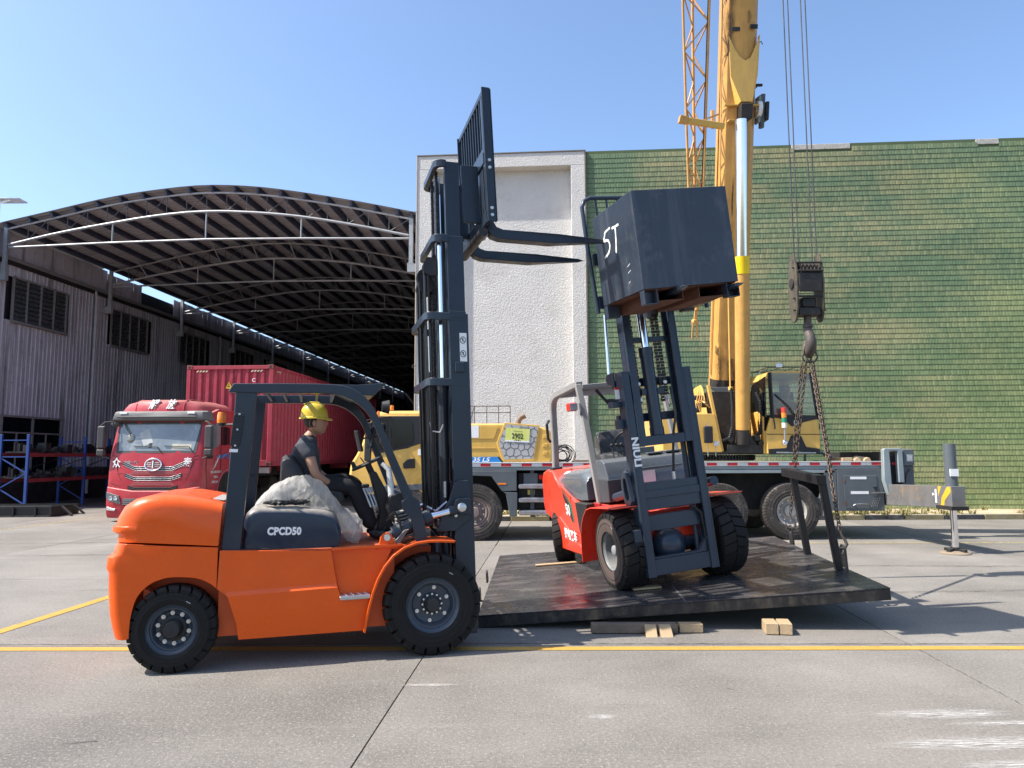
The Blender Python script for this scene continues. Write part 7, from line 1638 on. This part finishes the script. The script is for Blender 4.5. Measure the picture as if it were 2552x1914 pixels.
# ================================================================ people
def skin_mesh(verts, edges, level=2, root=0):
    me = bpy.data.meshes.new('t'); me.from_pydata([v[0] for v in verts], edges, [])
    o = bpy.data.objects.new('t', me); COL.objects.link(o)
    md = o.modifiers.new('s', 'SKIN'); md.use_smooth_shade = True
    ly = me.skin_vertices[0] if me.skin_vertices else None
    if ly is None:
        bm = bmesh.new(); bm.from_mesh(me); bm.verts.layers.skin.verify(); bm.to_mesh(me); bm.free(); ly = me.skin_vertices[0]
    for i, v in enumerate(verts):
        r = v[1]; ly.data[i].radius = (r, r) if not isinstance(r, tuple) else r
        ly.data[i].use_root = (i == root)
    sb = o.modifiers.new('u', 'SUBSURF'); sb.levels = level; sb.render_levels = level
    bpy.context.view_layer.update()
    m2 = bpy.data.meshes.new_from_object(o.evaluated_get(bpy.context.evaluated_depsgraph_get()))
    out = ([tuple(v.co) for v in m2.vertices], [list(p.vertices) for p in m2.polygons])
    bpy.data.objects.remove(o); bpy.data.meshes.remove(me); bpy.data.meshes.remove(m2)
    return out
m_skin = mat('skin', (.36, .20, .13), .5, var=.06, spec=.4); m_hair = mat('black_hair', (.012,.010,.009), .5, bump=.003, bs=120)
m_shirt = mat('grey_tshirt', (.045, .050, .062), .85, var=.12, bump=.006, bs=14); m_trou = mat('black_trousers', (.012,.012,.014), .8, bump=.006, bs=12)
m_helm = mat('yellow_helmet', (.60,.45,.04), .38, var=.10, coat=.2, wear=((.30,.26,.05), .4, 12), chip=((.12,.11,.05), .68, 14))
def head_into(b, o, s=1.0, yaw=0):
    """head looking along +x, chin at o, height .235*s; rings from chin to crown"""
    #        z,   front, back, halfwidth
    rg = [(-.012,.050,-.015,.020), (.0,.078,-.028,.036), (.015,.088,-.045,.050), (.04,.092,-.06,.062), (.06,.094,-.074,.068), (.085,.098,-.088,.073), (.11,.095,-.098,.076), (.135,.094,-.102,.078), (.16,.097,-.104,.078), (.185,.090,-.100,.075), (.21,.070,-.085,.062), (.228,.035,-.055,.040), (.235,.0,-.02,.012)]
    rings = []; n = 24
    for z, f, k, w in rg:
        r = []
        for i in range(n):
            a = 2*pi*i/n; ca, sa = cos(a), sin(a)
            x = (f if ca > 0 else -k)*abs(ca)**.85*(1 if ca > 0 else -1); y = w*abs(sa)**.9*(1 if sa > 0 else -1)
            if abs(a) < .01: x += {.06:.004,.085:.019,.11:.008,.04:.002,.135:-.002}.get(z, 0)      # nose and mouth line
            if i in (1, n-1): x += {.085:.006, .06:.003}.get(z, 0)
            if i in (2, n-2) and z == .11: x -= .010      # eye sockets
            if i in (1, n-1) and z == .135: x += .004     # brow
            r.append((x, y, z))
        rings.append(r)
    M = Matrix.Translation(o) @ Matrix.Rotation(yaw, 4, 'Z') @ Matrix.Scale(s, 4)
    b.loft(rings, M=M)
    for sd in (-1, 1):
        b.ball((-.012, sd*.082, .085), .030, 12, 8, (.55,.28,1.0), M=M)
        b.ball((.083, sd*.030, .112), .011, 8, 6, M=M)
    b.tube([M @ Vector(p) for p in ((.090,-.020,.043),(.0965,0,.045),(.090,.020,.043))], .0045, 6)
    return M
def hand_into(b, w, d, up, side, curl=.5, s=1.0):
    """palm from wrist w along d; four unequal bent fingers and a thumb from its side"""
    w, d, up = Vector(w), Vector(d).normalized(), Vector(up).normalized(); sd = d.cross(up).normalized()*side; up = sd.cross(d)*side if side > 0 else d.cross(sd)*-1
    up = Vector(up).normalized()
    v, f = skin_mesh([(w, (.026*s,.02*s)), (w + d*.045*s, (.036*s,.017*s)), (w + d*.085*s, (.038*s,.015*s))], [(0,1),(1,2)], 2); b.add(v, f)
    for i, L in enumerate((.070,.078,.073,.058)):
        p = w + d*.085*s + sd*(.027 - .018*i)*s; q = p; dd = d.copy(); ch = [(w + d*.06*s + sd*(.022-.015*i)*s, .009*s), (p, .0095*s)]
        for k, fr in enumerate((.45,.32,.23)):
            dd = (dd - up*curl*(.35+.25*k)).normalized(); q = q + dd*L*fr*s; ch.append((q, (.0088-.0012*k)*s))
        v, f = skin_mesh(ch, [(j, j+1) for j in range(len(ch)-1)], 1); b.add(v, f)
    t0 = w + d*.03*s + sd*.022*s; t1 = t0 + (d*.6+sd*.8)*.032*s; t2 = t1 + (d*.9+sd*.3-up*.3).normalized()*.028*s; t3 = t2 + (d-up*.3).normalized()*.022*s
    v, f = skin_mesh([(t0,.012*s),(t1,.011*s),(t2,.0095*s),(t3,.0075*s)], [(0,1),(1,2),(2,3)], 1); b.add(v, f)
def mesh_from(v, f): b = MB(); b.add(v, f); return b

# ---- driver of the orange forklift, in the forklift's own frame
AM = Matrix.Translation((-.887, 6.865, 0)) @ Matrix.Rotation(R(15.5), 4, 'Z')
pr_ = thing('person', 'forklift driver in yellow helmet, grey t-shirt and black trousers, hands resting in his lap', 'person', AM.translation, (0,0,R(15.5)))
pr_.location = AM @ Vector((-.95, 0, 0)); OX = Vector((.95, 0, 0))
def V(x, y, z): return Vector((x, y, z)) + OX
pel, wst, chs, shc, nck = V(-.99,0,1.41), V(-1.01,0,1.53), V(-1.045,0,1.66), V(-1.035,0,1.755), V(-.995,0,1.83)
nodes = [(pel,(.115,.09)), (wst,(.09,.07)), (chs,(.11,.08)), (shc,(.08,.06)), (nck,.052), (V(-.955,0,1.885),.05),
         (V(-1.02,-.165,1.745),.058), (V(-.975,-.225,1.60),.047), (V(-.935,-.235,1.49),.040), (V(-.85,-.19,1.425),.034), (V(-.755,-.12,1.395),.027),
         (V(-1.02,.165,1.745),.058), (V(-.965,.225,1.60),.047), (V(-.92,.235,1.50),.040), (V(-.83,.17,1.44),.034), (V(-.745,.07,1.40),.027),
         (V(-.93,-.10,1.37),.092), (V(-.75,-.14,1.385),.078), (V(-.60,-.15,1.375),.062), (V(-.52,-.15,1.20),.056), (V(-.43,-.16,1.00),.042),
         (V(-.93,.10,1.37),.092), (V(-.75,.15,1.405),.078), (V(-.58,.17,1.405),.062), (V(-.50,.17,1.22),.056), (V(-.42,.17,1.01),.042)]
ed = [(0,1),(1,2),(2,3),(3,4),(4,5),(3,6),(6,7),(7,8),(8,9),(9,10),(3,11),(11,12),(12,13),(13,14),(14,15),(0,16),(16,17),(17,18),(18,19),(19,20),(0,21),(21,22),(22,23),(23,24),(24,25)]
v, f = skin_mesh(nodes, ed, 2)
b = mesh_from(v, f); hm = head_into(b, V(-.945,0,1.862), .98)
hand_into(b, V(-.755,-.12,1.395), (.85,.42,-.10), (0,.1,1), 1, .55); hand_into(b, V(-.745,.07,1.40), (.85,-.45,-.12), (0,0,1), -1, .55)
b.build('body', m_skin, pr_, 0, 80)
def cloth(idx, grow, nm, m, ee, extra=None):
    mp = {i: k for k, i in enumerate(idx)}; nv = []
    for i in idx:
        r = nodes[i][1]; g = grow if not isinstance(grow, dict) else grow.get(i, .012)
        nv.append((nodes[i][0], tuple(q+g for q in r) if isinstance(r, tuple) else r+g))
    if extra: nv += extra[0]
    if nm == 'tshirt': nv.append((nck + Vector((-.006,0,-.03)), .066)); ee = ee + [(3, 99)]; mp[99] = len(nv)-1
    v, f = skin_mesh(nv, [(mp[a], mp[c]) for a, c in ee] + (extra[1] if extra else []), 2)
    o = mesh_from(v, f).build(nm, m, pr_, 0, 80)
    tx = bpy.data.textures.get('folds') or bpy.data.textures.new('folds', 'CLOUDS'); tx.noise_scale = .10; tx.noise_depth = 2
    d = o.modifiers.new('folds', 'DISPLACE'); d.texture = tx; d.strength = .030; d.mid_level = .45; d.texture_coords = 'GLOBAL'
    return o
cloth([0,1,2,3,6,7,11,12], {0:.040,1:.062,2:.066,3:.058,6:.030,7:.032,11:.028,12:.032}, 'tshirt', m_shirt, [(0,1),(1,2),(2,3),(3,6),(6,7),(3,11),(11,12)])
cloth([0,16,17,18,19,20,21,22,23,24,25], {0:.018,16:.014,17:.014,18:.014,19:.018,20:.028,21:.014,22:.014,23:.014,24:.018,25:.028}, 'trousers', m_trou, [(0,16),(16,17),(17,18),(18,19),(19,20),(0,21),(21,22),(22,23),(23,24),(24,25)])
for y in (-.16, .17):
    v, f = skin_mesh([(V(-.44,y,.985),.048), (V(-.42,y,.945),.046), (V(-.34,y,.94),.042), (V(-.22,y,.935),.036)], [(0,1),(1,2),(2,3)], 2); mesh_from(v, f).build('shoe', m_black, pr_, 0, 80)
for s in (-1, 1):
    MB().ball(hm @ Vector((.089, s*.031, .112)), .0085, 8, 6, (.5,1.3,.7)).build('eye', m_hair, pr_, 0, 60)
    MB().tube([hm @ Vector(q) for q in ((.096,s*.012,.134),(.094,s*.032,.139),(.080,s*.052,.134))], .0035, 5).build('eyebrow', m_hair, pr_, 0, 60)
# collar, hair, helmet with brim and chin strap
MB().tube([nck + Vector((.062*cos(a)-.008, .068*sin(a), -.020+.018*cos(a+pi))) for a in [2*pi*i/20 for i in range(20)]], .010, 7, wrap=True).build('collar', m_shirt, pr_, 0, 60)
b = MB(); rings = []
for z, f_, k_, w_ in ((.045,-.030,-.078,.060), (.07,-.018,-.098,.079), (.10,-.004,-.108,.083), (.13,.030,-.110,.084), (.155,.070,-.110,.083), (.19,.06,-.10,.074)):
    n = 20; rings.append([hm @ Vector(((f_ if cos(2*pi*i/n) > 0 else -k_)*cos(2*pi*i/n), w_*sin(2*pi*i/n), z)) for i in range(n)])
b.loft(rings).build('hair', m_hair, pr_, 0, 60)
b = MB(); n = 32; rings = []
for z, r in ((.138,1.0), (.16,.995), (.19,.96), (.215,.90), (.24,.79), (.258,.62), (.270,.40), (.276,.12)):
    rings.append([hm @ Vector((-.014 + .126*r*cos(2*pi*i/n) - .02*(z-.138), .106*r*sin(2*pi*i/n), z + .002)) for i in range(n)])
b.loft(rings, True, True)
b2 = []
for rr_2, zz in ((1.0,.150), (1.07,.142), (1.10,.132), (1.10,.128), (1.0,.138)):
    b2.append([hm @ Vector((-.014 + (.126*rr_2 + (.030*max(0, cos(2*pi*i/n))**2 if rr_2 > 1.05 else 0))*cos(2*pi*i/n), .106*rr_2*sin(2*pi*i/n), zz - .012*max(0, cos(2*pi*i/n)))) for i in range(n)])
b.loft(b2, True, False)
hel = b.build('helmet', m_helm, pr_, 0, 50)
MB().tube([hm @ Vector(p) for p in ((-.11,0,.262),(-.05,0,.282),(.02,0,.280),(.075,0,.255))], .010, 8).build('helmet_ridge', m_helm, hel, 0, 60)
for s in (-1,1):
    MB().beam(hm @ Vector((-.03,s*.106,.150)), hm @ Vector((.03,s*.104,.150)), .012, .022).build('strap_clip', m_helm, hel, .003)
    MB().tube([hm @ Vector(p) for p in ((-.05,s*.088,.135),(-.055,s*.082,.07),(-.02,s*.075,.02),(.04,s*.05,-.005),(.06,s*.02,-.012))], .0035, 5).build('chin_strap', mat('strap_olive', (.16,.15,.08), .8) if s < 0 else bpy.data.materials['strap_olive'], hel, 0, 60)
# ---- crane operator behind the windscreen
OM = Vector((5.66, 14.3 + .62, 2.22))
p2 = thing('person', 'crane operator in a brown top seated behind the cab windscreen, with a dark face mask strap', 'person', OM, (0,0,R(-90)))
p2['label'] = 'bare-headed crane operator in a brown top seated behind the crane cab glass'
N2 = [(Vector((0,0,.08)),(.14,.11)), (Vector((.02,0,.25)),(.13,.10)), (Vector((.03,0,.42)),(.15,.10)), (Vector((.03,0,.50)),(.10,.08)), (Vector((.04,0,.58)),.052), (Vector((.05,0,.63)),.05)]
e2 = [(0,1),(1,2),(2,3),(3,4),(4,5)]
for s in (-1, 1):
    k = len(N2); N2 += [(Vector((.03,s*.17,.48)),.055), (Vector((.10,s*.22,.33)),.045), (Vector((.18,s*.22,.22)),.038), (Vector((.34,s*.17,.28)),.028)]; e2 += [(3,k),(k,k+1),(k+1,k+2),(k+2,k+3)]
    k = len(N2); N2 += [(Vector((.10,s*.10,.08)),.085), (Vector((.42,s*.13,.10)),.06), (Vector((.46,s*.13,-.02)),.05)]; e2 += [(0,k),(k,k+1),(k+1,k+2)]
v, f = skin_mesh(N2, e2, 2); b = mesh_from(v, f); hm2 = head_into(b, Vector((.075,0,.61)), .97)
for s in (-1, 1): hand_into(b, Vector((.34,s*.17,.28)), (.9,-s*.25,.1), (0,0,1), -s, .7)
b.build('body', m_skin, p2, 0, 80)
T2 = [0,1,2,3,6,7,8,13,14,15]; mp = {i: k for k, i in enumerate(T2)}
v, f = skin_mesh([(N2[i][0], tuple(q+.016 for q in N2[i][1]) if isinstance(N2[i][1], tuple) else N2[i][1]+.016) for i in T2], [(mp[a], mp[c]) for a, c in e2 if a in mp and c in mp], 2); mesh_from(v, f).build('shirt', mat('brown_top', (.22,.09,.06), .85, bump=.005, bs=14), p2, 0, 80)
k_ = [0,10,11,12,17,18,19]; mp = {i: k for k, i in enumerate(k_)}
v, f = skin_mesh([(N2[i][0], tuple(q+.012 for q in N2[i][1]) if isinstance(N2[i][1], tuple) else N2[i][1]+.014) for i in k_], [(mp[a], mp[c]) for a, c in e2 if a in mp and c in mp], 2); mesh_from(v, f).build('trousers', m_trou, p2, 0, 80)
b = MB(); rings = []
for z, f_, k_2, w_ in ((.09,-.02,-.105,.079), (.13,.03,-.11,.083), (.17,.075,-.112,.083), (.205,.088,-.10,.074), (.232,.05,-.07,.05), (.243,.0,-.02,.02)):
    n = 20; rings.append([hm2 @ Vector(((f_ if cos(2*pi*i/n) > 0 else -k_2)*cos(2*pi*i/n), w_*sin(2*pi*i/n), z)) for i in range(n)])
b.loft(rings).build('hair', m_hair, p2, 0, 60)

# ================================================================ plastic bag and gloves on the engine cover
m_bag = bpy.data.materials.new('crumpled_plastic'); m_bag.use_nodes = True
def bagmat(m):
    N, L = m.node_tree.nodes, m.node_tree.links; p = N['Principled BSDF']; p.inputs['Base Color'].default_value = (.74,.73,.70,1); p.inputs['Roughness'].default_value = .22
    p.inputs['Specular IOR Level'].default_value = .6
    t = N.new('ShaderNodeTexNoise'); t.inputs['Scale'].default_value = 7; t.inputs['Detail'].default_value = 8; t.inputs['Roughness'].default_value = .7; t.inputs['Distortion'].default_value = 1.2
    mp = N.new('ShaderNodeMapping'); mp.inputs['Scale'].default_value = (3.2,.8,1.1); mp.inputs['Rotation'].default_value = (0,R(25),0); L.new(N.new('ShaderNodeTexCoord').outputs['Object'], mp.inputs[0]); L.new(mp.outputs[0], t.inputs['Vector'])
    bp = N.new('ShaderNodeBump'); bp.inputs['Distance'].default_value = .03; L.new(t.outputs[0], bp.inputs['Height']); L.new(bp.outputs[0], p.inputs['Normal'])
    r = N.new('ShaderNodeMapRange'); r.inputs[1].default_value = .3; r.inputs[2].default_value = .65; r.inputs[3].default_value = .16; r.inputs[4].default_value = .66; L.new(t.outputs[0], r.inputs[0]); L.new(r.outputs[0], p.inputs['Alpha'])
    tl = N.new('ShaderNodeBsdfTranslucent'); tl.inputs[0].default_value = (.85,.84,.80,1); L.new(bp.outputs[0], tl.inputs['Normal']); mx = N.new('ShaderNodeMixShader'); mx.inputs[0].default_value = .38; L.new(p.outputs[0], mx.inputs[1]); L.new(tl.outputs[0], mx.inputs[2]); L.new(mx.outputs[0], N['Material Output'].inputs[0])
bagmat(m_bag)
bag = thing('plastic_bag', 'big crumpled translucent plastic cover bunched over the seat side and engine cover', 'plastic bag', AM @ Vector((-1.0,-.35,1.2)), (0,0,R(15.5)))
prb = [(-.42,.055),(-.35,.14),(-.26,.21),(-.15,.26),(-.02,.275),(.08,.24),(.17,.17),(.24,.09),(.30,.0),(.38,-.06),(.46,-.12),(.47,-.22),(.44,-.285)]
lwb = [(-.42,.022),(-.34,.020),(-.26,.018),(-.14,.014),(-.02,.01),(.08,.0),(.17,-.01),(.235,-.045),(.27,-.14),(.30,-.22),(.34,-.28),(.38,-.30),(.42,-.30)]
def interp(L, t):
    k = min(int(t*(len(L)-1)), len(L)-2); f = t*(len(L)-1) - k; return L[k][0]*(1-f) + L[k+1][0]*f, L[k][1]*(1-f) + L[k+1][1]*f
def ridge(p): return 1 - 2*abs(noise.noise(p))
b = MB(); NU, NV = 110, 84; rings = []
for i in range(NU+1):
    (xu, zu), (xl, zl) = interp(prb, i/NU), interp(lwb, i/NU); r = []
    cx_, cz_ = (xu+xl)/2, (zu+zl)/2; hx, hz = (xu-xl)/2, (zu-zl)/2
    for j in range(NV):
        t = j/NV*2*pi; p = Vector((cx_ + hx*cos(t), .04 + .155*sin(t)*(.55+.45*min(1, (zu-zl)/.2)), cz_ + hz*cos(t)))
        q = p + noise.noise_vector(p*5)*.10
        d = ridge(q*5)*.022 + ridge(Vector((q.x*22, q.y*5, q.z*7)))*.010 + ridge(q*26)*.003
        n_ = Vector((hx*cos(t), .155*sin(t), hz*cos(t))); n_ = n_.normalized() if n_.length > 1e-5 else Vector((0,0,1))
        r.append(p + n_*(d - .012))
    rings.append(r)
b.loft(rings).build('crumpled_film', m_bag, bag, 0, 70)
gv = thing('work_gloves', 'crumpled black work gloves lying on the engine cover before the plastic', 'gloves', AM @ Vector((-1.22,-.47,1.240)), (0,0,R(15.5)))
rg_ = random.Random(2)
for g_ in range(2):
    b = MB(); rings = []; NU, NV = 44, 26
    for i in range(NU+1):
        r = []
        for j in range(NV):
            a, t = pi*i/NU, 2*pi*j/NV; p = Vector((-cos(a)*.095, sin(a)*cos(t)*.055, sin(a)*sin(t)*.020 + .018)); q = p*1.0 + Vector((g_*3, 0, 0))
            d = ridge(q*26)*.014 + ridge(q*60)*.006; k = 1 + .35*noise.noise(Vector((cos(t)*2 + g_*5, i*.25, sin(t)*2)))
            r.append(Vector((p.x*k, p.y*k, max(.0, p.z + d*.8))) + Vector((-.02 + .15*g_, .02*g_, 0)))
        rings.append(r)
    b.loft(rings).build('glove', m_blackp, gv, 0, 60)
MB().box(-.04,.04,-.02,.02,0,.002).build('warning_sticker', m_white, fa, 0, 0, loc=(-.90,-.44,1.203), rot=(R(12),R(5),0))
